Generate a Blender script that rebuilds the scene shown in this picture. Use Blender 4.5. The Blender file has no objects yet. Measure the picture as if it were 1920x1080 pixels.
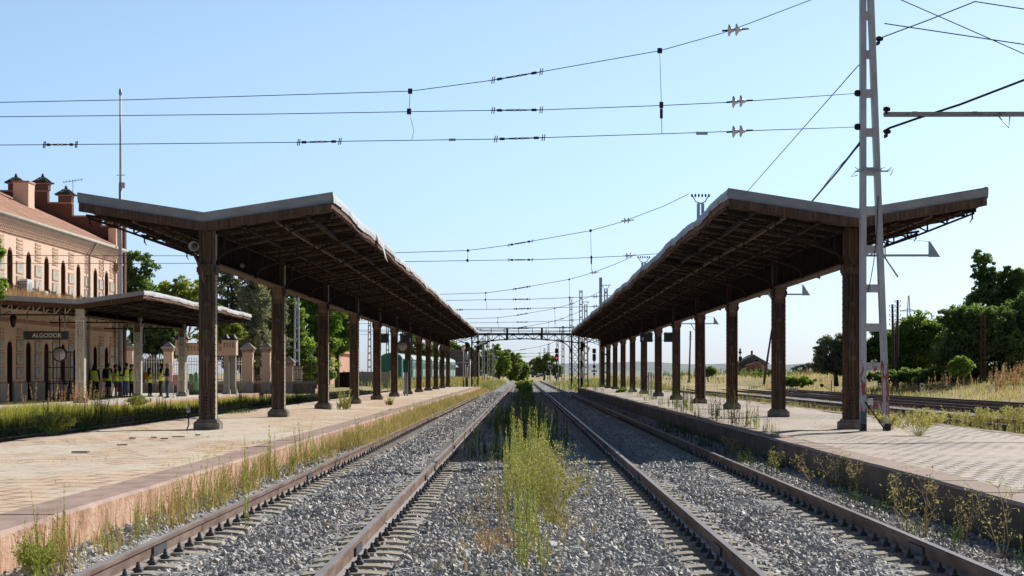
import bpy, bmesh, math, random
import numpy as np
from mathutils import Vector, Matrix, Quaternion
R = random.Random(7)
rng = np.random.default_rng(11)
PI = math.pi
sc = bpy.context.scene
COL = sc.collection
F = 3733.0            # focal length in photo pixels (70 mm on a 36 mm sensor)
CZ = 1.6              # camera height above the ballast
ZP = 0.40             # platform height


def W(px, py, D):     # a measured point of the photo at depth D
    return ((px - 982) * D / F, D, CZ + (701 - py) * D / F)


def G(px, py, z=0.0):  # a measured point standing on the level z
    D = (CZ - z) * F / (py - 701)
    return ((px - 982) * D / F, D, z)


# ------------------------------------------------------------------ materials
def new_mat(name):
    m = bpy.data.materials.new(name)
    m.use_nodes = True
    nt = m.node_tree
    return m, nt, nt.nodes['Principled BSDF']


def N(nt, typ, **kw):
    n = nt.nodes.new(typ)
    for k, v in kw.items():
        if k in n.inputs.keys():
            n.inputs[k].default_value = v
        else:
            setattr(n, k, v)
    return n


def ramp(nt, src, stops):
    r = nt.nodes.new('ShaderNodeValToRGB')
    e = r.color_ramp.elements
    while len(e) < len(stops):
        e.new(0.5)
    for i, (p, c) in enumerate(stops):
        e[i].position = p
        e[i].color = (c[0], c[1], c[2], 1)
    nt.links.new(src, r.inputs[0])
    return r.outputs[0]


def coords(nt, scale=(1, 1, 1)):
    tc = nt.nodes.new('ShaderNodeTexCoord')
    mp = nt.nodes.new('ShaderNodeMapping')
    mp.inputs['Scale'].default_value = scale
    nt.links.new(tc.outputs['Object'], mp.inputs[0])
    return mp.outputs[0]


def mixc(nt, fac, a, b, mode='MIX'):
    m = nt.nodes.new('ShaderNodeMix')
    m.data_type = 'RGBA'
    m.blend_type = mode
    for sock, v in ((m.inputs[0], fac), (m.inputs[6], a), (m.inputs[7], b)):
        if isinstance(v, (int, float)):
            sock.default_value = v
        elif isinstance(v, tuple):
            sock.default_value = (v[0], v[1], v[2], 1)
        else:
            nt.links.new(v, sock)
    return m.outputs[2]


def noise(nt, co, scale, detail=5, rough=0.6):
    n = N(nt, 'ShaderNodeTexNoise', Scale=scale, Detail=detail, Roughness=rough)
    nt.links.new(co, n.inputs['Vector'])
    return n.outputs['Fac']


def bump(nt, bsdf, h, strength=0.4, dist=0.02):
    b = N(nt, 'ShaderNodeBump', Strength=strength, Distance=dist)
    nt.links.new(h, b.inputs['Height'])
    nt.links.new(b.outputs[0], bsdf.inputs['Normal'])


def mat(name, stops, scale=4, stretch=(1, 1, 1), rough=0.8, metal=0.0, bmp=0.3, bscale=30, detail=6, bdist=0.01, spots=None):
    m, nt, b = new_mat(name)
    co = coords(nt, stretch)
    n = noise(nt, co, scale, detail, 0.65)
    c = ramp(nt, n, stops)
    if spots:                       # (colour, scale, threshold): blotches on top
        n2 = noise(nt, coords(nt, spots[3] if len(spots) > 3 else (1, 1, 1)), spots[1], 6, 0.7)
        f = ramp(nt, n2, [(spots[2], (0, 0, 0)), (min(1, spots[2] + 0.07), (1, 1, 1))])
        c = mixc(nt, f, c, spots[0])
    nt.links.new(c, b.inputs['Base Color'])
    b.inputs['Roughness'].default_value = rough
    b.inputs['Specular IOR Level'].default_value = .12 if rough > .65 else .4
    b.inputs['Metallic'].default_value = metal
    if bmp:
        bump(nt, b, noise(nt, coords(nt), bscale, 4, 0.7), bmp, bdist)
    return m


def plain(name, c, rough=0.6, metal=0.0, emit=0):
    d = tuple(v * 0.75 for v in c)
    m = mat(name, [(0.3, d), (0.7, c)], 5, rough=rough, metal=metal, bmp=0.08, bscale=25)
    if emit:
        b = m.node_tree.nodes['Principled BSDF']
        b.inputs['Emission Color'].default_value = (*c, 1)
        b.inputs['Emission Strength'].default_value = emit
    return m


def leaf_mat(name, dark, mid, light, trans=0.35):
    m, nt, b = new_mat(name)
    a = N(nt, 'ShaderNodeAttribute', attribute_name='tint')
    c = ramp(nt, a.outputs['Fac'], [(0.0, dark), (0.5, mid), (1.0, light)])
    nt.links.new(c, b.inputs['Base Color'])
    b.inputs['Roughness'].default_value = 0.65
    b.inputs['Specular IOR Level'].default_value = 0.25
    t = N(nt, 'ShaderNodeBsdfTranslucent')
    nt.links.new(mixc(nt, 1.0, c, (1.0, 1.0, 0.55), 'MULTIPLY'), t.inputs[0])
    mx = N(nt, 'ShaderNodeMixShader')
    mx.inputs[0].default_value = trans
    nt.links.new(b.outputs[0], mx.inputs[1])
    nt.links.new(t.outputs[0], mx.inputs[2])
    nt.links.new(mx.outputs[0], nt.nodes['Material Output'].inputs[0])
    return m


M = {}


def vary(m, amt=.42, tint=(.185, .165, .14)):
    """every copy of a part weathers a little differently"""
    nt = m.node_tree
    b = nt.nodes['Principled BSDF']
    src = b.inputs['Base Color'].links[0].from_socket
    oi = N(nt, 'ShaderNodeObjectInfo')
    ml = N(nt, 'ShaderNodeMath', operation='MULTIPLY')
    ml.inputs[1].default_value = amt
    nt.links.new(oi.outputs['Random'], ml.inputs[0])
    n = noise(nt, coords(nt, (3, 3, .5)), 2.2, 5, .7)
    m2 = N(nt, 'ShaderNodeMath', operation='MULTIPLY')
    nt.links.new(ml.outputs[0], m2.inputs[0])
    nt.links.new(ramp(nt, n, [(.35, (.2, .2, .2)), (.65, (1, 1, 1))]), m2.inputs[1])
    nt.links.new(mixc(nt, m2.outputs[0], src, tint), b.inputs['Base Color'])
    return m


M['iron'] = mat('rusty_iron', [(0.30, (.022, .014, .010)), (0.48, (.065, .036, .022)), (0.60, (.12, .058, .030)), (0.78, (.17, .14, .105))], 5, (4, 4, .35), .8, .1, .5, 40)
M['iron_dark'] = mat('dark_rusty_iron', [(0.3, (.016, .012, .010)), (0.6, (.045, .030, .022)), (0.8, (.085, .055, .036))], 4, (1, 1, 1), .85, .1, .4, 30)
M['iron_red'] = mat('red_rusty_iron', [(0.3, (.028, .018, .013)), (0.46, (.075, .042, .028)), (0.58, (.13, .068, .042)), (0.68, (.22, .165, .125)), (0.8, (.30, .25, .20))], 5, (4, 4, .4), .85, .05, .5, 40)
M['iron_tan'] = mat('worn_tan_iron', [(0.3, (.032, .021, .015)), (0.46, (.080, .052, .036)), (0.6, (.15, .11, .08)), (0.8, (.28, .23, .175))], 5, (4, 4, .4), .8, .05, .5, 40)
for k_ in ('iron', 'iron_red', 'iron_tan'):
    vary(M[k_])
M['paint_old'] = mat('flaking_cream_paint', [(0.32, (.16, .10, .065)), (0.45, (.50, .45, .36)), (0.75, (.68, .64, .55))], 6, (3, 3, .6), .75, 0, .4, 35)
M['paint_white'] = mat('weathered_white_paint', [(0.3, (.42, .40, .35)), (0.5, (.62, .60, .54)), (0.8, (.74, .72, .66))], 3, (3, 3, .5), .7, 0, .3, 35, spots=((.24, .14, .08), 7, .64))
M['fascia'] = mat('grey_zinc_fascia', [(0.3, (.19, .22, .27)), (0.6, (.27, .305, .36)), (0.8, (.37, .395, .43))], 2.2, (1, .4, 2), .5, .25, .15, 12, spots=((.28, .22, .18), 3.0, .68))
M['fascia_white'] = mat('white_sheet_flashing', [(0.3, (.52, .52, .50)), (0.6, (.68, .68, .66)), (0.85, (.78, .78, .76))], 1.2, (1, 1, 1), .45, .1, .2, 6)
M['board_red'] = mat('weathered_red_board', [(0.3, (.10, .055, .04)), (0.55, (.22, .115, .08)), (0.8, (.36, .23, .17))], 3, (3, .6, 3), .8, 0, .4, 25)
M['soffit'] = None
M['roof_top'] = mat('roof_sheet_grey', [(0.3, (.35, .35, .34)), (0.7, (.5, .5, .48))], 1, (1, 1, 1), .6, 0, .2, 8)
M['stone_base'] = mat('column_base_stone', [(0.3, (.13, .115, .095)), (0.6, (.27, .24, .20)), (0.8, (.36, .32, .27))], 5, (1, 1, 1), .9, 0, .6, 30, spots=((.085, .05, .035), 4, .6))
M['mast'] = mat('mast_grey_paint', [(0.3, (.34, .365, .41)), (0.6, (.46, .485, .53)), (0.8, (.54, .56, .60))], 3, (2, 2, .6), .55, .1, .2, 30)
M['zinc'] = mat('galvanised_steel', [(0.3, (.30, .32, .35)), (0.7, (.46, .48, .51))], 3, (1, 1, .5), .5, .3, .15, 30)
M['wire'] = plain('wire_dark', (.04, .042, .045), .5, .5)
M['cable'] = plain('cable_black', (.02, .02, .022), .6)
M['porcelain'] = plain('insulator_glass', (.82, .86, .88), .12)
M['gantry'] = mat('gantry_iron', [(0.3, (.018, .016, .015)), (0.6, (.045, .036, .03)), (0.8, (.11, .055, .035))], 1.5, (1, 1, .4), .8, .2, .3, 20)
M['concrete'] = mat('concrete', [(0.3, (.30, .28, .25)), (0.6, (.42, .39, .35)), (0.8, (.50, .47, .42))], 3, (1, 1, .6), .9, 0, .4, 30)
M['sleeper'] = mat('sleeper_concrete', [(0.3, (.36, .32, .27)), (0.55, (.50, .46, .39)), (0.8, (.60, .56, .49))], 9, (1, 1, 1), .9, 0, .6, 60)
M['clip'] = plain('clip_steel', (.10, .105, .12), .6, .4)
M['wood_dark'] = mat('sleeper_timber', [(0.3, (.09, .075, .06)), (0.7, (.20, .165, .135))], 6, (1, 6, 1), .9, 0, .5, 40)
M['wood_pole'] = mat('pole_timber', [(0.3, (.06, .05, .042)), (0.7, (.15, .125, .10))], 5, (4, 4, .4), .9, 0, .5, 40)
M['black'] = plain('black_paint', (.018, .019, .021), .45)
M['sign_dark'] = plain('sign_panel_charcoal', (.022, .026, .032), .35)
M['sign_green'] = plain('sign_band_green', (.0, .10, .065), .4)
M['sign_blue'] = plain('sign_panel_blue', (.055, .085, .15), .45)
M['white'] = plain('white_enamel', (.82, .82, .80), .4)
M['letter'] = plain('sign_lettering', (.80, .80, .76), .5)
M['lens_red'] = plain('red_signal_lens', (.9, .02, .05), .2, emit=2.2)
M['lens_off'] = plain('dark_signal_lens', (.02, .02, .022), .15)
M['frame'] = plain('jamb_shade_brown', (.075, .045, .033), .8)  # dark brown that paints shade onto the far jambs of the openings
M['arm'] = mat('arm_rusty_grey', [(0.4, (.10, .075, .06)), (0.5, (.27, .28, .30)), (0.7, (.34, .35, .37))], 2.5, (.5, 1, 1), .6, .1, .3, 30)
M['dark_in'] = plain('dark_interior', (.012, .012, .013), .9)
M['brick_wood'] = mat('door_wood', [(0.3, (.055, .022, .016)), (0.7, (.13, .05, .035))], 5, (5, 5, .6), .7, 0, .4, 30)
M['tile'] = None
M['ac_white'] = plain('appliance_white', (.72, .73, .72), .4)
M['green_pump'] = plain('pale_green_enamel', (.16, .36, .19), .4)
M['green_dark'] = plain('dark_green_enamel', (.03, .10, .04), .5)
M['wagon'] = mat('wagon_green_paint', [(0.3, (.018, .13, .115)), (0.6, (.026, .19, .165)), (0.8, (.05, .25, .22))], .8, (1, 1, .5), .55, 0, .15, 8)
M['wagon_roof'] = mat('wagon_roof_pale', [(0.3, (.30, .42, .38)), (0.7, (.45, .55, .50))], .8, (1, 1, 1), .6, 0, .2, 8)
M['wagon_panel'] = mat('wagon_grey_panel', [(0.3, (.34, .39, .38)), (0.7, (.52, .56, .54))], 1.5, (1, 1, .5), .6, 0, .2, 10)
M['underframe'] = plain('underframe_black', (.03, .027, .025), .8)
M['glass'] = plain('window_glass', (.05, .06, .07), .12)
M['bark'] = mat('bark', [(0.3, (.05, .04, .032)), (0.7, (.13, .10, .08))], 5, (3, 3, .5), .95, 0, .6, 30)
M['rail_top'] = None


def rail_material():
    m, nt, b = new_mat('rail_steel')
    co = coords(nt, (1, .25, 1))
    c = ramp(nt, noise(nt, co, 6, 5), [(0.3, (.15, .105, .085)), (0.55, (.245, .175, .143)), (0.8, (.35, .27, .23))])
    geo = N(nt, 'ShaderNodeNewGeometry')
    sx = N(nt, 'ShaderNodeSeparateXYZ')
    nt.links.new(geo.outputs['Normal'], sx.inputs[0])
    f = ramp(nt, sx.outputs[2], [(.80, (0, 0, 0)), (.97, (1, 1, 1))])
    top = ramp(nt, noise(nt, co, 3, 4), [(0.3, (.30, .27, .255)), (0.7, (.45, .41, .385))])
    nt.links.new(mixc(nt, f, c, top), b.inputs['Base Color'])
    rg_ = N(nt, 'ShaderNodeMapRange')
    rg_.inputs['To Min'].default_value = .95
    rg_.inputs['To Max'].default_value = .42
    nt.links.new(f, rg_.inputs['Value'])
    nt.links.new(rg_.outputs[0], b.inputs['Roughness'])
    sp_ = N(nt, 'ShaderNodeMapRange')
    sp_.inputs['To Min'].default_value = .06
    sp_.inputs['To Max'].default_value = .6
    nt.links.new(f, sp_.inputs['Value'])
    nt.links.new(sp_.outputs[0], b.inputs['Specular IOR Level'])
    return m


M['rail'] = rail_material()


def soffit_material():
    m, nt, b = new_mat('soffit_boards')
    co = coords(nt, (1, 1, 1))
    w = N(nt, 'ShaderNodeTexNoise', Scale=1.0, Detail=3.0)
    mp = coords(nt, (.35, 4.2, 1))
    nt.links.new(mp, w.inputs['Vector'])
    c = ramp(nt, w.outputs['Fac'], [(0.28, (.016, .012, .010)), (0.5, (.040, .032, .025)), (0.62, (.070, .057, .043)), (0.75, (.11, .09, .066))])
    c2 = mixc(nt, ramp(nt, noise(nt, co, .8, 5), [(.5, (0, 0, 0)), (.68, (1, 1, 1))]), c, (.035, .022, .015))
    nt.links.new(c2, b.inputs['Base Color'])
    b.inputs['Roughness'].default_value = .9
    b.inputs['Specular IOR Level'].default_value = .12
    return m


M['soffit'] = soffit_material()


def brick_material(name, c1, c2, mortar, sx=1.0, w=.25, h=.07, vertical='xz', dirt=(.2, .12, .08)):
    m, nt, b = new_mat(name)
    tc = nt.nodes.new('ShaderNodeTexCoord')
    s = N(nt, 'ShaderNodeSeparateXYZ')
    nt.links.new(tc.outputs['Object'], s.inputs[0])
    ad = N(nt, 'ShaderNodeMath', operation='ADD')
    nt.links.new(s.outputs[0], ad.inputs[0])
    nt.links.new(s.outputs[1], ad.inputs[1])
    cb = N(nt, 'ShaderNodeCombineXYZ')
    if vertical == 'xz':
        nt.links.new(ad.outputs[0], cb.inputs[0])
        nt.links.new(s.outputs[2], cb.inputs[1])
    else:
        nt.links.new(s.outputs[0], cb.inputs[0])
        nt.links.new(s.outputs[1], cb.inputs[1])
    br = N(nt, 'ShaderNodeTexBrick', Scale=1.0)
    br.inputs['Brick Width'].default_value = w
    br.inputs['Row Height'].default_value = h
    br.inputs['Mortar Size'].default_value = .008
    br.inputs['Color1'].default_value = (*c1, 1)
    br.inputs['Color2'].default_value = (*c2, 1)
    br.inputs['Mortar'].default_value = (*mortar, 1)
    nt.links.new(cb.outputs[0], br.inputs['Vector'])
    f = ramp(nt, noise(nt, coords(nt), .9, 6, .7), [(.45, (0, 0, 0)), (.75, (.7, .7, .7))])
    nt.links.new(mixc(nt, f, br.outputs['Color'], dirt), b.inputs['Base Color'])
    b.inputs['Roughness'].default_value = .9
    b.inputs['Specular IOR Level'].default_value = .15
    bump(nt, b, br.outputs['Fac'], -.3, .01)
    return m


M['brick'] = brick_material('pink_brick', (.85, .63, .475), (.79, .56, .41), (.70, .54, .43), dirt=(.68, .49, .37))
M['brick_red'] = brick_material('red_brick', (.56, .34, .245), (.48, .28, .20), (.46, .32, .25))
M['brick_mid'] = brick_material('mid_brick', (.70, .475, .345), (.62, .40, .29), (.56, .41, .32))
M['brick_dark'] = brick_material('dark_brick', (.19, .085, .06), (.15, .068, .05), (.18, .10, .075))
M['plinth'] = mat('pale_limestone', [(0.3, (.40, .37, .32)), (0.7, (.58, .54, .47))], 2.5, (1, 1, 1), .9, 0, .4, 25)
M['ceramic'] = mat('glazed_tile_panel', [(0.35, (.26, .27, .25)), (0.5, (.46, .43, .35)), (0.65, (.60, .55, .44))], 4.5, (1, 1, 1), .5, 0, .2, 30)
M['rubble'] = None


def rooftile_material():
    m, nt, b = new_mat('clay_roof_tiles')
    co = coords(nt, (1.3, 5, 1.3))
    c = ramp(nt, noise(nt, co, 1.6, 5, .75), [(.30, (.26, .15, .115)), (.45, (.52, .28, .20)), (.6, (.66, .40, .29)), (.75, (.72, .54, .42))])
    c = mixc(nt, ramp(nt, noise(nt, coords(nt), .5, 4), [(.5, (0, 0, 0)), (.7, (.6, .6, .6))]), c, (.36, .28, .22))
    nt.links.new(c, b.inputs['Base Color'])
    b.inputs['Roughness'].default_value = .9
    b.inputs['Specular IOR Level'].default_value = .12
    return m


M['tile'] = rooftile_material()
M['tile_dark'] = mat('dark_glazed_tiles', [(0.3, (.03, .032, .03)), (0.7, (.10, .10, .085))], 8, (1, 1, 1), .5, 0, .3, 30)


def paving(name, base, alt, joint, w, h, patch, rot=0.0, gap=.012):
    m, nt, b = new_mat(name)
    tc = nt.nodes.new('ShaderNodeTexCoord')
    mp = nt.nodes.new('ShaderNodeMapping')
    mp.inputs['Rotation'].default_value = (0, 0, rot)
    nt.links.new(tc.outputs['Object'], mp.inputs[0])
    # slightly wandering courses
    wn = N(nt, 'ShaderNodeTexNoise', Scale=.35, Detail=2.0)
    nt.links.new(mp.outputs[0], wn.inputs['Vector'])
    va = N(nt, 'ShaderNodeVectorMath', operation='MULTIPLY_ADD')
    va.inputs[1].default_value = (.14, .14, 0)
    nt.links.new(wn.outputs['Color'], va.inputs[0])
    nt.links.new(mp.outputs[0], va.inputs[2])
    br = N(nt, 'ShaderNodeTexBrick', Scale=1.0)
    br.inputs['Brick Width'].default_value = w
    br.inputs['Row Height'].default_value = h
    br.inputs['Mortar Size'].default_value = gap
    br.inputs['Color1'].default_value = (*base, 1)
    br.inputs['Color2'].default_value = (*alt, 1)
    br.inputs['Mortar'].default_value = (*joint, 1)
    nt.links.new(va.outputs[0], br.inputs['Vector'])
    c = br.outputs['Color']
    co = coords(nt, (1, .35, 1))
    c = mixc(nt, ramp(nt, noise(nt, co, .45, 5, .6), [(.47, (0, 0, 0)), (.56, (.85, .85, .85))]), c, patch)
    c = mixc(nt, ramp(nt, noise(nt, coords(nt), 2.2, 7, .75), [(.5, (0, 0, 0)), (.72, (.55, .55, .55))]), c, joint)
    fine = ramp(nt, noise(nt, coords(nt), 14, 6, .8), [(.3, (.62, .60, .58)), (.6, (1.1, 1.1, 1.1))])
    c = mixc(nt, 1.0, c, fine, 'MULTIPLY')
    c = mixc(nt, ramp(nt, noise(nt, coords(nt), 7, 3, .5), [(.68, (0, 0, 0)), (.72, (.8, .8, .8))]), c, tuple(v * .3 for v in joint))
    nt.links.new(c, b.inputs['Base Color'])
    b.inputs['Roughness'].default_value = .72
    bump(nt, b, br.outputs['Fac'], -.5, .02)
    return m


M['pave_tan'] = paving('tan_platform_tiles', (.92, .69, .50), (.80, .59, .42), (.36, .26, .18), .62, .55, (.86, .77, .63), .22, .03)
M['pave_grey'] = paving('pale_platform_setts', (.78, .69, .60), (.64, .565, .49), (.26, .215, .175), .26, .40, (.72, .61, .51), 0, .035)
M['pave_station'] = paving('station_platform_tiles', (.86, .80, .70), (.80, .74, .65), (.56, .51, .45), .4, .4, (.84, .77, .67))
M['kerb_brown'] = mat('brown_kerb_stone', [(0.3, (.38, .265, .225)), (0.6, (.54, .40, .345)), (0.8, (.66, .53, .46))], 3, (1, .5, 1), .9, 0, .5, 25)
M['kerb_face'] = mat('pink_kerb_face', [(0.25, (.22, .13, .08)), (0.42, (.48, .28, .18)), (0.56, (.66, .42, .29)), (0.75, (.76, .56, .42))], 4.5, (1, .8, .5), .9, 0, .9, 16, spots=((.80, .68, .55), 7, .6), bdist=.03)
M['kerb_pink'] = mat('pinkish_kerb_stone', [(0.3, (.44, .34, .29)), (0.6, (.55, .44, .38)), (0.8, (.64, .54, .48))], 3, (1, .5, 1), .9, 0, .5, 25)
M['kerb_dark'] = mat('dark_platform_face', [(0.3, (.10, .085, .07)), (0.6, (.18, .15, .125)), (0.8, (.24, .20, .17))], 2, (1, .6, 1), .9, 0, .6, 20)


def ballast_material(name, tone=1.0):
    m, nt, b = new_mat(name)
    co = coords(nt)
    v = N(nt, 'ShaderNodeTexVoronoi', Scale=19.0, Randomness=1.0)
    nt.links.new(co, v.inputs['Vector'])
    sp = N(nt, 'ShaderNodeSeparateColor')
    nt.links.new(v.outputs['Color'], sp.inputs[0])
    c = ramp(nt, sp.outputs[0], [(0, (.14 * tone, .143 * tone, .15 * tone)), (.5, (.36 * tone, .36 * tone, .365 * tone)), (1, (.64 * tone, .635 * tone, .62 * tone))])
    c = mixc(nt, ramp(nt, noise(nt, co, .8, 5, .7), [(.55, (0, 0, 0)), (.75, (.55, .55, .55))]), c, (.19, .14, .10))
    nt.links.new(c, b.inputs['Base Color'])
    b.inputs['Roughness'].default_value = .9
    inv = N(nt, 'ShaderNodeMath', operation='SUBTRACT')
    inv.inputs[0].default_value = 1
    nt.links.new(v.outputs['Distance'], inv.inputs[1])
    bump(nt, b, inv.outputs[0], 1.0, .045)
    return m


M['ballast'] = ballast_material('ballast_bed')


def stone_material():
    m, nt, b = new_mat('crushed_stone')
    a = N(nt, 'ShaderNodeAttribute', attribute_name='tint')
    c = ramp(nt, a.outputs['Fac'], [(0, (.28, .275, .27)), (.35, (.56, .55, .535)), (.75, (.77, .755, .73)), (.93, (.88, .865, .83)), (1.0, (.58, .45, .33))])
    d = ramp(nt, noise(nt, coords(nt), 55, 3), [(.3, (.7, .7, .72)), (.7, (1.15, 1.15, 1.12))])
    c = mixc(nt, 1.0, c, d, 'MULTIPLY')
    g = ramp(nt, noise(nt, coords(nt, (1, .45, 1)), .8, 4, .6), [(.32, (.66, .67, .70)), (.55, (1, 1, 1)), (.72, (1.12, 1.08, 1.02))])
    c = mixc(nt, 1.0, c, g, 'MULTIPLY')
    c = mixc(nt, ramp(nt, noise(nt, coords(nt, (1.6, .5, 1)), 1.1, 5, .7), [(.52, (0, 0, 0)), (.72, (.55, .55, .55))]), c, (.36, .27, .19))
    nt.links.new(c, b.inputs['Base Color'])
    b.inputs['Roughness'].default_value = .62
    return m


M['stone'] = stone_material()


def ground_material():
    m, nt, b = new_mat('dry_ground')
    co = coords(nt)
    c = ramp(nt, noise(nt, coords(nt, (1, .5, 1)), .12, 6, .65), [(.32, (.28, .26, .12)), (.46, (.44, .37, .18)), (.58, (.62, .49, .25)), (.75, (.72, .58, .33))])
    c = mixc(nt, ramp(nt, noise(nt, co, .9, 6, .75), [(.5, (0, 0, 0)), (.7, (.7, .7, .7))]), c, (.27, .22, .11))
    nt.links.new(c, b.inputs['Base Color'])
    b.inputs['Roughness'].default_value = 1
    bump(nt, b, noise(nt, co, 6, 5, .8), .8, .08)
    return m


M['ground'] = ground_material()
M['soil'] = mat('trench_soil', [(0.3, (.10, .085, .05)), (0.6, (.17, .14, .08)), (0.8, (.24, .19, .11))], 1.5, (1, 1, 1), 1, 0, .7, 8, bdist=.05)
M['rubble'] = mat('rubble_wall', [(0.35, (.20, .17, .13)), (0.5, (.36, .31, .24)), (0.65, (.46, .40, .32))], 7, (1, 1, 1.4), .95, 0, .8, 9, bdist=.04)
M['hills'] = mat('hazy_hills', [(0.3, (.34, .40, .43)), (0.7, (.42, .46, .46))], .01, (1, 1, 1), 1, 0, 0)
# foliage
L = {}
L['weed'] = leaf_mat('weed_leaf', (.18, .22, .06), (.38, .43, .13), (.62, .60, .25), .5)
L['weed_olive'] = leaf_mat('weed_olive_leaf', (.24, .235, .09), (.44, .42, .18), (.64, .60, .32), .5)
L['weed_dark'] = leaf_mat('weed_dark_leaf', (.06, .10, .035), (.13, .19, .06), (.23, .29, .10), .4)
L['grass_dry'] = leaf_mat('dry_grass_blade', (.30, .23, .10), (.54, .42, .21), (.72, .60, .36), .4)
L['grass_green'] = leaf_mat('green_grass_blade', (.20, .23, .05), (.46, .47, .12), (.68, .62, .22), .5)
L['meadow'] = leaf_mat('meadow_grass_blade', (.15, .19, .07), (.36, .37, .17), (.64, .58, .36), .45)
L['grass_gold'] = leaf_mat('golden_grass_blade', (.50, .38, .19), (.74, .59, .34), (.86, .74, .50), .4)
L['rust_stalk'] = leaf_mat('rusty_seed_stalk', (.32, .19, .12), (.50, .32, .21), (.64, .45, .31), .4)
L['tree_dark'] = leaf_mat('dark_tree_leaf', (.08, .135, .07), (.17, .27, .115), (.31, .43, .18), .64)
L['tree_mid'] = leaf_mat('green_tree_leaf', (.10, .17, .045), (.24, .37, .10), (.40, .52, .17), .62)
L['tree_lime'] = leaf_mat('yellow_green_tree_leaf', (.14, .18, .04), (.33, .39, .09), (.52, .55, .16), .58)
L['tree_grey'] = leaf_mat('grey_green_tree_leaf', (.11, .14, .11), (.25, .275, .205), (.42, .43, .33), .55)
L['tree_far'] = leaf_mat('far_tree_leaf', (.11, .17, .08), (.22, .30, .12), (.35, .42, .17), .5)
L['tree_haze'] = leaf_mat('hazy_tree_leaf', (.14, .20, .22), (.19, .26, .27), (.25, .32, .30), .2)


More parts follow.
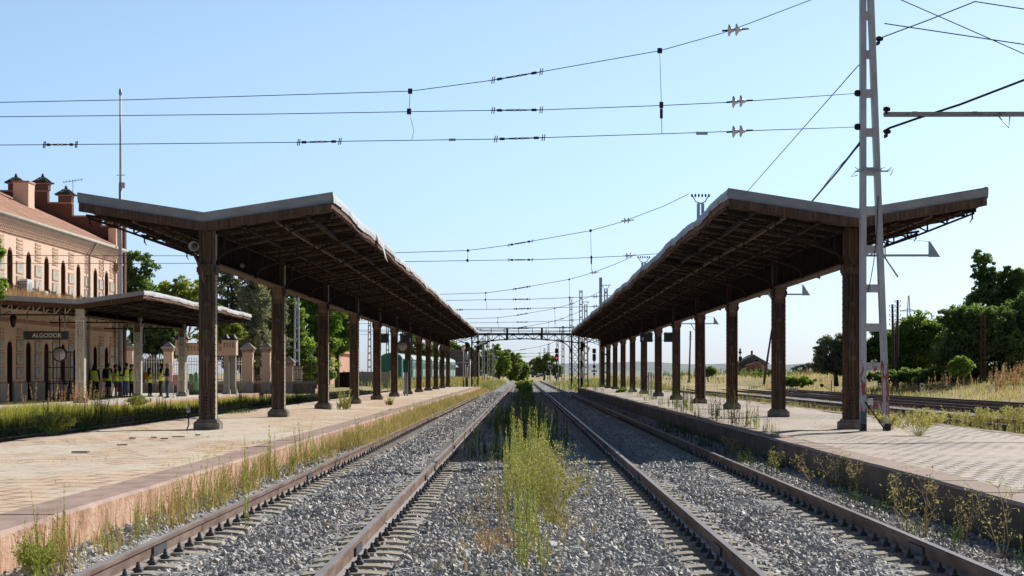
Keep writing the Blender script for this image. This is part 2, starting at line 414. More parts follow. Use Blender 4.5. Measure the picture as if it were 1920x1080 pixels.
# ------------------------------------------------------------------ mesh helpers
class MB:
    def __init__(s):
        s.v, s.f, s.m, s.sm, s.mats = [], [], [], [], []

    def mi(s, m):
        if m not in s.mats:
            s.mats.append(m)
        return s.mats.index(m)

    def add(s, vs, fs, m, smooth=False):
        o = len(s.v)
        s.v += [tuple(v) for v in vs]
        k = s.mi(m)
        for f in fs:
            s.f.append([i + o for i in f])
            s.m.append(k)
            s.sm.append(smooth)
        return s

    def box(s, a, b, m):
        x0, y0, z0 = a
        x1, y1, z1 = b
        vs = [(x0, y0, z0), (x1, y0, z0), (x1, y1, z0), (x0, y1, z0), (x0, y0, z1), (x1, y0, z1), (x1, y1, z1), (x0, y1, z1)]
        return s.add(vs, [(0, 3, 2, 1), (4, 5, 6, 7), (0, 1, 5, 4), (1, 2, 6, 5), (2, 3, 7, 6), (3, 0, 4, 7)], m)

    def cbox(s, c, d, m, rz=0.0, taper=1.0, bev=0.0):
        w, l, h = d[0] / 2, d[1] / 2, d[2] / 2
        if bev:
            r = bev
            ring = [(-w + r, -l), (w - r, -l), (w, -l + r), (w, l - r), (w - r, l), (-w + r, l), (-w, l - r), (-w, -l + r)]
            vs = [(x, y, -h) for x, y in ring] + [(x, y, h - r) for x, y in ring] + [(x * (1 - r / w), y * (1 - r / l), h) for x, y in ring]
            fs = [tuple(reversed(range(8))), tuple(range(16, 24))]
            for k in (0, 8):
                fs += [(k + i, k + (i + 1) % 8, k + 8 + (i + 1) % 8, k + 8 + i) for i in range(8)]
        else:
            t = taper
            vs = [(-w, -l, -h), (w, -l, -h), (w, l, -h), (-w, l, -h), (-w * t, -l * t, h), (w * t, -l * t, h), (w * t, l * t, h), (-w * t, l * t, h)]
            fs = [(0, 3, 2, 1), (4, 5, 6, 7), (0, 1, 5, 4), (1, 2, 6, 5), (2, 3, 7, 6), (3, 0, 4, 7)]
        ca, sa = math.cos(rz), math.sin(rz)
        return s.add([(c[0] + x * ca - y * sa, c[1] + x * sa + y * ca, c[2] + z) for x, y, z in vs], fs, m)

    def bar(s, p, q, w, h, m):
        p, q = Vector(p), Vector(q)
        d = (q - p)
        if d.length < 1e-6:
            return s
        d.normalize()
        up = Vector((0, 0, 1)) if abs(d.z) < .95 else Vector((0, 1, 0))
        a = d.cross(up).normalized() * (w / 2)
        b = a.cross(d).normalized() * (h / 2)
        vs = [p - a - b, p + a - b, p + a + b, p - a + b, q - a - b, q + a - b, q + a + b, q - a + b]
        return s.add(vs, [(0, 3, 2, 1), (4, 5, 6, 7), (0, 1, 5, 4), (1, 2, 6, 5), (2, 3, 7, 6), (3, 0, 4, 7)], m)

    def tube(s, pts, r, m, n=6, smooth=True, caps=True):
        pts = [Vector(p) for p in pts]
        rs = r if isinstance(r, (list, tuple)) else [r] * len(pts)
        vs, fs = [], []
        ref = None
        for i, p in enumerate(pts):
            d = (pts[min(i + 1, len(pts) - 1)] - pts[max(i - 1, 0)])
            d.normalize()
            if ref is None:
                ref = Vector((1, 0, 0)) if abs(d.x) < .9 else Vector((0, 0, 1))
            a = (ref - d * ref.dot(d)).normalized()
            b = d.cross(a)
            ref = a
            for k in range(n):
                t = 2 * PI * k / n
                e = rs[i] if not isinstance(rs[i], tuple) else 1
                ea, eb = (rs[i] if isinstance(rs[i], tuple) else (e, e))
                vs.append(p + a * (math.cos(t) * ea) + b * (math.sin(t) * eb))
        for i in range(len(pts) - 1):
            for k in range(n):
                fs.append((i * n + k, i * n + (k + 1) % n, (i + 1) * n + (k + 1) % n, (i + 1) * n + k))
        if caps:
            fs.append(tuple(reversed(range(n))))
            fs.append(tuple(range((len(pts) - 1) * n, len(pts) * n)))
        return s.add(vs, fs, m, smooth)

    def lathe(s, prof, c, m, n=12, axis='z', smooth=True):
        vs, fs = [], []
        for r, h in prof:
            for k in range(n):
                t = 2 * PI * k / n
                x, y = r * math.cos(t), r * math.sin(t)
                v = {'z': (x, y, h), 'y': (x, h, y), 'x': (h, x, y)}[axis]
                vs.append((c[0] + v[0], c[1] + v[1], c[2] + v[2]))
        for i in range(len(prof) - 1):
            for k in range(n):
                fs.append((i * n + k, i * n + (k + 1) % n, (i + 1) * n + (k + 1) % n, (i + 1) * n + k))
        fs.append(tuple(range(n)))
        fs.append(tuple(range((len(prof) - 1) * n, len(prof) * n)))
        return s.add(vs, fs, m, smooth)

    def prism(s, poly, plane, a, b, m):
        """polygon in plane 'xz' (extruded along y from a to b), 'yz' (along x) or 'xy' (along z)"""
        def p3(u, v, w):
            return {'xz': (u, w, v), 'yz': (w, u, v), 'xy': (u, v, w)}[plane]
        n = len(poly)
        vs = [p3(u, v, a) for u, v in poly] + [p3(u, v, b) for u, v in poly]
        fs = [tuple(range(n)), tuple(reversed(range(n, 2 * n)))]
        fs += [(i, n + i, n + (i + 1) % n, (i + 1) % n) for i in range(n)]
        return s.add(vs, fs, m)

    def build(s, name, parent=None, loc=None, org=(0, 0, 0)):
        me = bpy.data.meshes.new(name)
        o3 = Vector(org)
        me.from_pydata([tuple(Vector(v) - o3) for v in s.v], [], s.f)
        for m in s.mats:
            me.materials.append(m)
        me.polygons.foreach_set('material_index', s.m)
        me.polygons.foreach_set('use_smooth', s.sm)
        bm = bmesh.new()
        bm.from_mesh(me)
        bmesh.ops.recalc_face_normals(bm, faces=bm.faces)
        bm.to_mesh(me)
        bm.free()
        me.update()
        return link(name, me, parent, loc)


def link(name, me, parent=None, loc=None, rz=0.0):
    o = bpy.data.objects.new(name, me)
    COL.objects.link(o)
    if parent is not None:
        o.parent = parent
    if loc is not None:
        o.location = loc
    o.rotation_euler.z = rz
    return o


def tag(o, label=None, cat=None, group=None, kind=None):
    if label:
        o['label'] = label
    if cat:
        o['category'] = cat
    if group:
        o['group'] = group
    if kind:
        o['kind'] = kind
    return o


def thing(name, label, cat, loc=(0, 0, 0), rz=0.0, group=None):
    o = bpy.data.objects.new(name, None)
    COL.objects.link(o)
    o.location = loc
    o.rotation_euler = (0, 0, rz)
    o.empty_display_size = .1
    return tag(o, label, cat, group)


KIDS = {}


def kids(o):
    return [c for c in o.children]


def copy_tree(o, parent=None, loc=None, rz=None, label=None):
    c = o.copy()
    COL.objects.link(c)
    if parent is not None:
        c.parent = parent
    if loc is not None:
        c.location = loc
    if rz is not None:
        c.rotation_euler.z = rz
    if label:
        c['label'] = label
    for ch in kids(o):
        copy_tree(ch, c)
    return c


def np_mesh(name, V, Fc, tint, m, smooth=False):
    """V (n,3); Fc (f,k); tint (f,)"""
    me = bpy.data.meshes.new(name)
    V = np.asarray(V, np.float32)
    Fc = np.asarray(Fc, np.int32)
    nf, k = Fc.shape
    me.vertices.add(len(V))
    me.vertices.foreach_set('co', V.ravel())
    me.loops.add(nf * k)
    me.loops.foreach_set('vertex_index', Fc.ravel())
    me.polygons.add(nf)
    me.polygons.foreach_set('loop_start', np.arange(0, nf * k, k, dtype=np.int32))
    try:
        me.polygons.foreach_set('loop_total', np.full(nf, k, np.int32))
    except Exception:
        pass
    if tint is not None:
        a = me.attributes.new('tint', 'FLOAT', 'FACE')
        a.data.foreach_set('value', np.clip(np.asarray(tint, np.float32), 0, 1))
    me.materials.append(m)
    me.update(calc_edges=True)
    me.validate()
    me.polygons.foreach_set('use_smooth', np.full(len(me.polygons), smooth, bool))
    return me


def text_mesh(body, size, m, name='lettering', bold=True):
    cu = bpy.data.curves.new(name, 'FONT')
    cu.body = body
    cu.size = size
    cu.align_x = 'CENTER'
    cu.align_y = 'CENTER'
    cu.extrude = .004
    cu.offset = size * .016 if bold else 0
    o = bpy.data.objects.new(name, cu)
    COL.objects.link(o)
    bpy.context.view_layer.update()
    me = bpy.data.meshes.new_from_object(o.evaluated_get(bpy.context.evaluated_depsgraph_get()))
    bpy.data.objects.remove(o)
    bpy.data.curves.remove(cu)
    me.transform(Matrix.Rotation(PI / 2, 4, 'X'))   # stand upright, facing -y
    me.materials.clear()
    me.materials.append(m)
    return me


# ------------------------------------------------------------------ vegetation helpers
def blades(P, h, w, lean, tint):
    """grass blades: two bent segments each, triangles"""
    n = len(P)
    h = np.broadcast_to(h, n).astype(float)
    az = rng.uniform(0, 2 * PI, n)
    la = rng.uniform(0, 2 * PI, n)
    ln = np.abs(rng.normal(0, lean, n))
    wd = np.stack([np.cos(az), np.sin(az), np.zeros(n)], 1) * (np.broadcast_to(w, n)[:, None] / 2)
    ld = np.stack([np.cos(la), np.sin(la), np.zeros(n)], 1)
    mid = P + ld * (ln * h * .3)[:, None] + np.array([0, 0, 1]) * (h * .55)[:, None]
    tip = P + ld * (ln * h)[:, None] + np.array([0, 0, 1]) * (h * (1 - .25 * np.minimum(ln, 1)))[:, None]
    V = np.stack([P - wd, P + wd, mid - wd * .8, mid + wd * .8, tip], 1).reshape(-1, 3)
    b = np.arange(n)[:, None] * 5
    T = np.concatenate([b + [0, 1, 3], b + [0, 3, 2], b + [2, 3, 4]], 0)
    t = np.broadcast_to(tint, n)
    return V, T, np.concatenate([t, t, t])


def join_np(parts):
    Vs, Ts, ts, o = [], [], [], 0
    for V, T, t in parts:
        Vs.append(V)
        Ts.append(T + o)
        ts.append(t)
        o += len(V)
    return np.concatenate(Vs), np.concatenate(Ts), np.concatenate(ts)


def stems(P, h, nleaf=60, leaf=.06, lean=.12, spread=.5, tint0=.5, thick=.004, leafw=.12, lo=.1, taper=.5):
    """upright weeds: a thin stem with many narrow leaves along it"""
    parts = []
    n = len(P)
    h = np.broadcast_to(h, n).astype(float)
    la = rng.uniform(0, 2 * PI, n)
    ln = rng.normal(0, lean, n)
    ld = np.stack([np.cos(la), np.sin(la), np.zeros(n)], 1) * ln[:, None]
    # stems
    for az in (0.3, 1.9):
        wd = np.array([math.cos(az), math.sin(az), 0]) * thick
        top = P + ld * h[:, None] + np.array([0, 0, 1]) * h[:, None]
        mid = P + ld * (h * .35)[:, None] + np.array([0, 0, 1]) * (h * .5)[:, None]
        V = np.stack([P - wd, P + wd, mid - wd, mid + wd, top], 1).reshape(-1, 3)
        b = np.arange(n)[:, None] * 5
        T = np.concatenate([b + [0, 1, 3], b + [0, 3, 2], b + [2, 3, 4]], 0)
        parts.append((V, T, np.full(3 * n, max(0, tint0 - .1))))
    k = nleaf
    t = rng.uniform(lo, 1, (n, k))
    bend = t * (.7 + .3 * t)
    B = P[:, None] + ld[:, None] * (bend * h[:, None])[..., None] + np.array([0, 0, 1]) * (t * h[:, None])[..., None]
    a = rng.uniform(0, 2 * PI, (n, k))
    up = rng.uniform(.3, 1.2, (n, k))
    ll = leaf * rng.uniform(.6, 1.3, (n, k)) * (1 - taper * t)
    d = np.stack([np.cos(a) * spread, np.sin(a) * spread, up], -1)
    d /= np.linalg.norm(d, axis=-1, keepdims=True)
    s = np.stack([-np.sin(a), np.cos(a), np.zeros_like(a)], -1)
    ll = ll[..., None]
    m = B + d * ll * .5
    V = np.stack([B, m + s * ll * leafw, B + d * ll, m - s * ll * leafw], 2).reshape(-1, 3)
    b = np.arange(n * k)[:, None] * 4
    T = np.concatenate([b + [0, 1, 2], b + [0, 2, 3]], 0)
    ti = np.clip(tint0 + rng.normal(0, .16, n * k) + (t.ravel() - .5) * .35, 0, 1)
    parts.append((V, T, np.concatenate([ti, ti])))
    return join_np(parts)


def branchy(P0, h, r, nbr=24, nleaf=30, leaf=.03, tint0=.5, lean=0.7):
    """a rounded bushy weed: stems fanning out from the root, finely leaved"""
    P = np.tile(np.array(P0, float), (nbr, 1)) + np.c_[rng.normal(0, .04, (nbr, 2)), np.zeros(nbr)]
    parts = []
    for i in range(nbr):
        a = rng.uniform(0, 2 * PI)
        s = math.sqrt(rng.uniform(0, 1))
        q = P[i] + np.array([math.cos(a) * r * s, math.sin(a) * r * s, h * (1 - .35 * s * s) * rng.uniform(.75, 1)])
        mid = (P[i] + q) / 2 + np.array([0, 0, .08 * h])
        for j in range(4):
            t = rng.uniform(.35, 1)
            b = P[i] * (1 - t) ** 2 + 2 * mid * t * (1 - t) + q * t * t
            aa = rng.uniform(0, 2 * PI)
            e = b + np.array([math.cos(aa), math.sin(aa), 1.2]) * h * .12 * rng.uniform(.5, 1.2)
            k = nleaf // 4
            tt = rng.uniform(0, 1.1, k)[:, None]
            B = b + (e - b) * tt + rng.normal(0, .012, (k, 3))
            d = rng.normal(0, 1, (k, 3)) + np.array([0, 0, .6])
            d /= np.linalg.norm(d, axis=1, keepdims=True)
            w = np.cross(d, rng.normal(0, 1, (k, 3)))
            w /= np.linalg.norm(w, axis=1, keepdims=True) + 1e-9
            l = leaf * rng.uniform(.6, 1.4, (k, 1))
            V = np.stack([B, B + d * l * .5 + w * l * .22, B + d * l, B + d * l * .5 - w * l * .22], 1).reshape(-1, 3)
            bb = np.arange(k)[:, None] * 4
            ti = np.clip(tint0 + rng.normal(0, .2, k), 0, 1)
            parts.append((V, np.concatenate([bb + [0, 1, 2], bb + [0, 2, 3]]), np.concatenate([ti, ti])))
            wd = np.array([.003, .002, 0])
            parts.append((np.array([b - wd, b + wd, e]), np.array([[0, 1, 2]]), np.array([max(0, tint0 - .15)])))
        wd = np.array([.004, .002, 0])
        parts.append((np.array([P[i] - wd, P[i] + wd, mid + wd, mid - wd, q]), np.array([[0, 1, 2], [0, 2, 3], [3, 2, 4]]), np.full(3, max(0, tint0 - .2))))
    return join_np(parts)


def rel(V, org):
    return V - np.array(org)


def veg(name, data, m, label=None, cat=None, group=None, kind=None, org=(0, 0, 0), parent=None):
    V, T, t = data
    me = np_mesh(name, rel(V, org), T, t, m)
    o = link(name, me, parent, org)
    return tag(o, label, cat, group, kind)


def tree(name, label, base, h, crowns, leaves, leaf, m, trunk=.18, cat='tree', group=None, clump=.22, limbs=14, seed=0, shade=.5):
    """crowns: list of (dx, dy, z, rx, ry, rz) ellipsoids relative to the base"""
    rg = np.random.default_rng(seed + 100)
    root = thing(name, label, cat, base, 0, group)
    vols = np.array([c[3] * c[4] * c[5] for c in crowns]) ** .75
    vols /= vols.sum()
    parts = []
    ends = []
    for c, f in zip(crowns, vols):
        C = np.array(c[:3], float)
        E = np.array(c[3:], float)
        nl = int(leaves * f * 1.8)
        nc = max(16, int(nl / 42))
        d = rg.normal(0, 1, (nc, 3))
        d /= np.linalg.norm(d, axis=1, keepdims=True)
        rad = rg.uniform(.25, 1.0, nc) ** .45
        cc = C + d * rad[:, None] * E * rg.uniform(.85, 1.12, (nc, 1))
        ends += [tuple(q) for q in cc[:max(2, int(limbs * f))]]
        cr = clump * E.mean() * rg.uniform(.6, 1.4, nc)
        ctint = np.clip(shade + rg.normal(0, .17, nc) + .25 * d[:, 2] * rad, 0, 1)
        idx = rg.integers(0, nc, nl)
        q = rg.normal(0, 1, (nl, 3))
        q *= (rg.uniform(0, 1, nl) ** .5 / np.linalg.norm(q, axis=1))[:, None]
        P = cc[idx] + q * cr[idx][:, None] * np.array([1.25, 1.25, .8])
        nrm = rg.normal(0, 1, (nl, 3))
        nrm /= np.linalg.norm(nrm, axis=1, keepdims=True)
        u = np.cross(nrm, rg.normal(0, 1, (nl, 3)))
        u /= np.linalg.norm(u, axis=1, keepdims=True) + 1e-9
        w = np.cross(nrm, u)
        s = leaf * rg.uniform(.6, 1.4, (nl, 1))
        V = np.stack([P - u * s, P + w * s * .55, P + u * s, P - w * s * .55], 1).reshape(-1, 3)
        b = np.arange(nl)[:, None] * 4
        T = b + np.array([0, 1, 2, 3])
        parts.append((V, T, np.clip(ctint[idx] + rg.normal(0, .1, nl), 0, 1)))
    V, T, t = join_np(parts)
    link('crown', np_mesh('crown', V, T, t, m), root)
    mb = MB()
    top = max(c[2] for c in crowns)
    rr = random.Random(seed)
    pts = [(0, 0, -.15)] + [(rr.uniform(-.1, .1) * k, rr.uniform(-.1, .1) * k, top * k / 4) for k in (1, 2, 3, 4)]
    mb.tube(pts, [trunk * 1.25, trunk, trunk * .8, trunk * .55, trunk * .25], M['bark'], 7)
    for e in ends:
        k = rr.uniform(.3, .75)
        s = Vector(pts[0]).lerp(Vector(pts[4]), k)
        e = Vector(e)
        mid = s.lerp(e, .5) + Vector((0, 0, -.05 * (e - s).length))
        mb.tube([s, mid, e], [trunk * .35, trunk * .22, trunk * .07], M['bark'], 5)
    mb.build('trunk', root)
    return root
# ------------------------------------------------------------------ camera, sun, sky
cam_d = bpy.data.cameras.new('camera')
cam_d.lens = 70.0 * (F / 3733.0)
cam_d.sensor_width = 36
cam_d.shift_x = -22 / 1920
cam_d.shift_y = 161 / 1920
cam_d.clip_start = .5
cam_d.clip_end = 12000
cam = bpy.data.objects.new('camera', cam_d)
COL.objects.link(cam)
cam.location = (0, 0, CZ)
cam.rotation_euler = (PI / 2, 0, 0)
sc.camera = cam
SUN_EL, SUN_AZ = math.radians(33.7), math.radians(43.9)   # azimuth from +Y towards +X
sd = Vector((-math.sin(SUN_AZ) * math.cos(SUN_EL), -math.cos(SUN_AZ) * math.cos(SUN_EL), -math.sin(SUN_EL)))
sl = bpy.data.lights.new('sun', 'SUN')
sl.energy = 5.0
sl.angle = math.radians(.5)
sl.color = (1, .955, .88)
so = bpy.data.objects.new('sun', sl)
COL.objects.link(so)
so.rotation_euler = sd.to_track_quat('-Z', 'Y').to_euler()
so.location = (60, 60, 60)
wd = bpy.data.worlds.new('World')
sc.world = wd
wd.use_nodes = True
nt = wd.node_tree
bg = nt.nodes['Background']
sky = nt.nodes.new('ShaderNodeTexSky')
sky.sky_type = 'NISHITA'
sky.sun_disc = False
sky.sun_elevation = SUN_EL
sky.sun_rotation = SUN_AZ
sky.air_density = 1.0
sky.dust_density = .6
sky.ozone_density = 3.0
tcw = nt.nodes.new('ShaderNodeTexCoord')
sw = N(nt, 'ShaderNodeSeparateXYZ')
nt.links.new(tcw.outputs['Generated'], sw.inputs[0])
mr = N(nt, 'ShaderNodeMapRange')
mr.inputs['From Min'].default_value = 0.0
mr.inputs['From Max'].default_value = .19
mr.interpolation_type = 'SMOOTHSTEP'
nt.links.new(sw.outputs[2], mr.inputs['Value'])
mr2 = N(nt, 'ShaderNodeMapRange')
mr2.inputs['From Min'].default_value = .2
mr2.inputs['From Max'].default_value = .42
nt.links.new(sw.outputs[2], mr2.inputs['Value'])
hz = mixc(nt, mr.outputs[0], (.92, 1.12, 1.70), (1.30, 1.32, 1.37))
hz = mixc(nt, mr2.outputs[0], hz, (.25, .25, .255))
bk = N(nt, 'ShaderNodeMapRange')
bk.inputs['From Min'].default_value = .35
bk.inputs['From Max'].default_value = -.5
nt.links.new(sw.outputs[1], bk.inputs['Value'])
hz = mixc(nt, bk.outputs[0], hz, mixc(nt, 1.0, hz, (.62, .64, .68), 'MULTIPLY'))
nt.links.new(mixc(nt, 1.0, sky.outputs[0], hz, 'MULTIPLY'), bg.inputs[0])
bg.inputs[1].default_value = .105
sc.view_settings.view_transform = 'Standard'
sc.view_settings.look = 'None'
sc.view_settings.exposure = 0
sc.view_settings.gamma = 1


# ------------------------------------------------------------------ ground
def sst(a, b, x):
    t = np.clip((x - a) / (b - a), 0, 1)
    return t * t * (3 - 2 * t)


def terrain_z(x, y):
    x = np.asarray(x, float)
    y = np.asarray(y, float)
    z = -.06 + 0 * x
    z = z + 1.15 * sst(26.5, 36, x) * (1 + .25 * np.sin(x * .21 + y * .03))
    z = z + .35 * sst(150, 230, y) * sst(5.5, 8.5, np.abs(x)) * (1 - sst(24, 27, x))
    z = z + .35 * sst(-14.5, -16, -(-x)) * 0
    z = z + .30 * (1 - sst(-15.5, -14, x)) * sst(126, 136, y)
    return z


xs = np.concatenate([[-1800, -700, -300, -150, -90], np.arange(-60, 80, 1.5), [95, 130, 200, 350, 800, 2000]])
ys = np.concatenate([[-30, 0, 10], np.arange(20, 260, 4), [290, 330, 400, 500, 700, 1000, 1600, 3000, 6000]])
X, Y = np.meshgrid(xs, ys)
Z = terrain_z(X, Y) + rng.normal(0, .03, X.shape) * (np.abs(X) > 27)
Vg = np.stack([X.ravel(), Y.ravel(), Z.ravel()], 1)
nx = len(xs)
ii = np.arange(len(ys) - 1)[:, None] * nx + np.arange(nx - 1)[None]
Fg = np.stack([ii, ii + 1, ii + nx + 1, ii + nx], -1).reshape(-1, 4)
tag(link('ground', np_mesh('ground', Vg, Fg, None, M['ground'], True)), kind='structure')


def bed(name, x0, x1, y0, y1, z, m, dy=.5, dx=.25, amp=.03, edge=.15, raise_left=False):
    xs = np.linspace(x0, x1, int((x1 - x0) / dx) + 1)
    ys = np.concatenate([np.arange(y0, min(y1, 70), dy), np.arange(min(y1, 70), y1 + .1, dy * 8)])
    X, Y = np.meshgrid(xs, ys)
    Z = z + rng.normal(0, amp, X.shape)
    Z[:, 0] -= edge
    Z[:, -1] -= edge
    if raise_left:
        Z += .13 * sst(3.25, 3.8, -X)
    V = np.stack([X.ravel(), Y.ravel(), Z.ravel()], 1)
    n = len(xs)
    ii = np.arange(len(ys) - 1)[:, None] * n + np.arange(n - 1)[None]
    Fc = np.stack([ii, ii + 1, ii + n + 1, ii + n], -1).reshape(-1, 4)
    return tag(link(name, np_mesh(name, V, Fc, None, m, True)), kind='structure')


bed('ballast_bed', -3.96, 4.62, 8, 420, -.028, M['ballast'], amp=.012, edge=0, raise_left=True)
bed('yard_ballast', 10.3, 26.4, 40, 420, -.02, M['ballast'], dy=1, dx=.6, amp=.02)
bed('trench_ground', -16.4, -9.1, 30, 200, .0, M['soil'], dy=1, dx=.4, amp=.03)

# distant hills beyond the plain
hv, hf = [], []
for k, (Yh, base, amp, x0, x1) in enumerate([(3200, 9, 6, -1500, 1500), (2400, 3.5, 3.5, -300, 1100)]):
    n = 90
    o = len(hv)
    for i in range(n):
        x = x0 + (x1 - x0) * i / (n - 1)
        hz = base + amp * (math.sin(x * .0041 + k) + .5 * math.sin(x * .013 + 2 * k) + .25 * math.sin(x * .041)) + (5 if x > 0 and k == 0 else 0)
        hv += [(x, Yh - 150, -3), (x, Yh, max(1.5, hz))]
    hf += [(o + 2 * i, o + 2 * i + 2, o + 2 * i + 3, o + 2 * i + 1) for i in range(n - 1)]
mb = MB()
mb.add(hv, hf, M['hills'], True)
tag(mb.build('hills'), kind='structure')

# ------------------------------------------------------------------ platforms (structure)
LX0, LX1 = -9.15, -3.94
RX0, RX1 = 4.60, 9.95


def slab(name, x0, x1, y0, y1, z, m, dy=2.0, amp=.012):
    xs = np.linspace(x0, x1, int((x1 - x0) / .6) + 1)
    ys = np.linspace(y0, y1, int((y1 - y0) / dy) + 1)
    X, Y = np.meshgrid(xs, ys)
    Z = z + rng.normal(0, amp, X.shape)
    V = np.stack([X.ravel(), Y.ravel(), Z.ravel()], 1)
    n = len(xs)
    ii = np.arange(len(ys) - 1)[:, None] * n + np.arange(n - 1)[None]
    Fc = np.stack([ii, ii + 1, ii + n + 1, ii + n], -1).reshape(-1, 4)
    return tag(link(name, np_mesh(name, V, Fc, None, m, True)), kind='structure')


slab('platform_paving', LX0 + .3, LX1 - .50, 8, 187, ZP, M['pave_tan'])
slab('platform_paving', RX0 + .46, RX1 - .3, 8, 176, ZP, M['pave_grey'])
slab('station_paving', -40, -16.6, 40, 124.8, ZP, M['pave_station'], dy=4)


def kerb(name, xa, xb, zt, y0, y1, m_top, m_face, face_x, bev=.03, step=1.9, jit=.008):
    """kerb stones laid end to end; the face on the face_x side"""
    mb = MB()
    y = y0
    while y < y1:
        l = step * R.uniform(.85, 1.15)
        dx = R.uniform(-jit, jit)
        dz = R.uniform(-jit, jit)
        a, b = (xa + dx, xb + dx)
        zc = zt + dz
        prof = [(a, -.25), (b, -.25), (b, zc - bev), (b - bev, zc), (a + bev, zc), (a, zc - bev)]
        vs = [(u, y + .003, v) for u, v in prof] + [(u, y + l - .003, v) for u, v in prof]
        fi = 1 if face_x == 'b' else 5
        fs = [(i, (i + 1) % 6, 6 + (i + 1) % 6, 6 + i) for i in range(6)]
        mb.add(vs, [fs[3], fs[2], fs[4]] + [tuple(range(6)), tuple(range(6, 12))], m_top)
        mb.add(vs, [fs[1], fs[5]], m_face)
        y += l
    return tag(mb.build(name), kind='structure')


kerb('platform_kerb', LX1 - .52, LX1, ZP + .012, 8, 187, M['kerb_brown'], M['kerb_face'], 'b', jit=.004)
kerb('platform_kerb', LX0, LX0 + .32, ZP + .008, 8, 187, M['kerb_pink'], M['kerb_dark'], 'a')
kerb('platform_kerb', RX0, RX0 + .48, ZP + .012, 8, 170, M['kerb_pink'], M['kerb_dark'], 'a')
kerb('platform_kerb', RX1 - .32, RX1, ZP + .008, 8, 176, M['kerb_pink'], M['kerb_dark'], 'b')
kerb('platform_kerb', -16.66, -16.3, ZP + .012, 40, 160, M['kerb_pink'], M['kerb_face'], 'b')
slab('station_path', -24, -16.6, 124.9, 160, ZP - .02, M['pave_station'], dy=4)

# ------------------------------------------------------------------ railway tracks
RAILP = [(-.07, 0), (.07, 0), (.07, .012), (.012, .03), (.012, .115), (.036, .125), (.036, .152), (.028, .16), (-.028, .16), (-.036, .152), (-.036, .125), (-.012, .115), (-.012, .03), (-.07, .012)]


def rail_mesh(y0, y1, joints=True):
    mb = MB()
    n = len(RAILP)
    ys = list(np.arange(y0, min(y1, 120), 6.0)) + list(np.arange(min(y1, 120), y1, 40.0)) + [y1]
    vs = [(x, y, z) for y in ys for x, z in RAILP]
    fs = [(i * n + k, i * n + (k + 1) % n, (i + 1) * n + (k + 1) % n, (i + 1) * n + k) for i in range(len(ys) - 1) for k in range(n)]
    fs += [tuple(range(n)), tuple(range((len(ys) - 1) * n, len(ys) * n))]
    mb.add(vs, fs, M['rail'])
    if joints:
        for y in np.arange(y0 + 6.4, min(y1, 160), 12.2):
            for sx in (-1, 1):
                mb.box((sx * .0125 if sx > 0 else -.034, y - .32, .035), (.034 if sx > 0 else -.0125, y + .32, .108), M['clip'])
    return mb


def sleeper_mb(xr, y=0.0, mb=None):
    mb = mb or MB()
    for s in (-1, 1):
        c = s * xr
        xa, xb = (c - .36, c + .42) if s > 0 else (c - .42, c + .36)
        prof = [(xa, -.16), (xb, -.16), (xb, -.03), (xb - .10, .006), (c + .1, -.0015), (c - .1, -.0015), (xa + .10, .006), (xa, -.03)]
        prof = [(xa, -.16), (xb, -.16), (xb, -.045), (xb - .05, -.012), (xb - .17, .0), (xa + .17, .0), (xa + .05, -.012), (xa, -.045)]
        mb.prism([(u, v - .001) for u, v in prof], 'xz', y - .125, y + .125, M['sleeper'])
    mb.box((-xr + .3, y - .03, -.12), (xr - .3, y + .03, -.08), M['clip'])
    return mb


def clip_mb(xr, s, side, y=0.0, mb=None):
    mb = mb or MB()
    x = s * xr + side * .098
    mb.cbox((x, y, .017), (.075, .11, .034), M['clip'], bev=.008)
    mb.lathe([(.019, .03), (.019, .058), (.013, .060), (.013, .082)], (x, y, 0), M['clip'], 6, smooth=False)
    return mb


def main_track(xc, label, y0, y1):
    root = thing('railway_track', label, 'railway track', (xc, y0, 0), 0, 'ballasted tracks between the two platforms')
    xr = .868
    for s in (-1, 1):
        o = rail_mesh(0, y1 - y0).build('rail', root, (s * xr, 0, 0))
    sl0 = sleeper_mb(xr)
    first = sl0.build('sleeper', root, (0, .3, 0))
    clips = [clip_mb(xr, s, d).build('rail_fastening', first) for s in (-1, 1) for d in (-1, 1)]
    mbf = sleeper_mb(xr)
    for s in (-1, 1):
        for d in (-1, 1):
            clip_mb(xr, s, d, 0, mbf)
    far_me = None
    for i in range(1, 100):
        yy = .3 + .6 * i + R.uniform(-.02, .02)
        if i < 48:
            c = first.copy()
            COL.objects.link(c)
            c.location = (R.uniform(-.015, .015), yy, 0)
            c.rotation_euler.z = R.uniform(-.012, .012)
            for q in clips:
                d = q.copy()
                COL.objects.link(d)
                d.parent = c
        else:
            if far_me is None:
                fo = mbf.build('sleeper', root, (0, yy, 0))
                far_me = fo.data
            else:
                link('sleeper', far_me, root, (0, yy, 0))
    rest = MB()
    y = .3 + 60
    while y < y1 - y0 - 1:
        sleeper_mb(xr, y, rest)
        if y < 130:
            for s in (-1, 1):
                for d in (-1, 1):
                    x = s * xr + d * .098
                    rest.box((x - .035, y - .05, .0), (x + .035, y + .05, .045), M['clip'])
        y += .6
    tag(rest.build('sleeper', root), kind='stuff')
    return root


XL, XR_ = -2.337, 2.585
main_track(XL, 'railway track with rust brown rails beside the sunlit pink platform edge on the left', 11.0, 270)
main_track(XR_, 'railway track with rails beside the dark shaded platform face on the right', 11.0, 420)


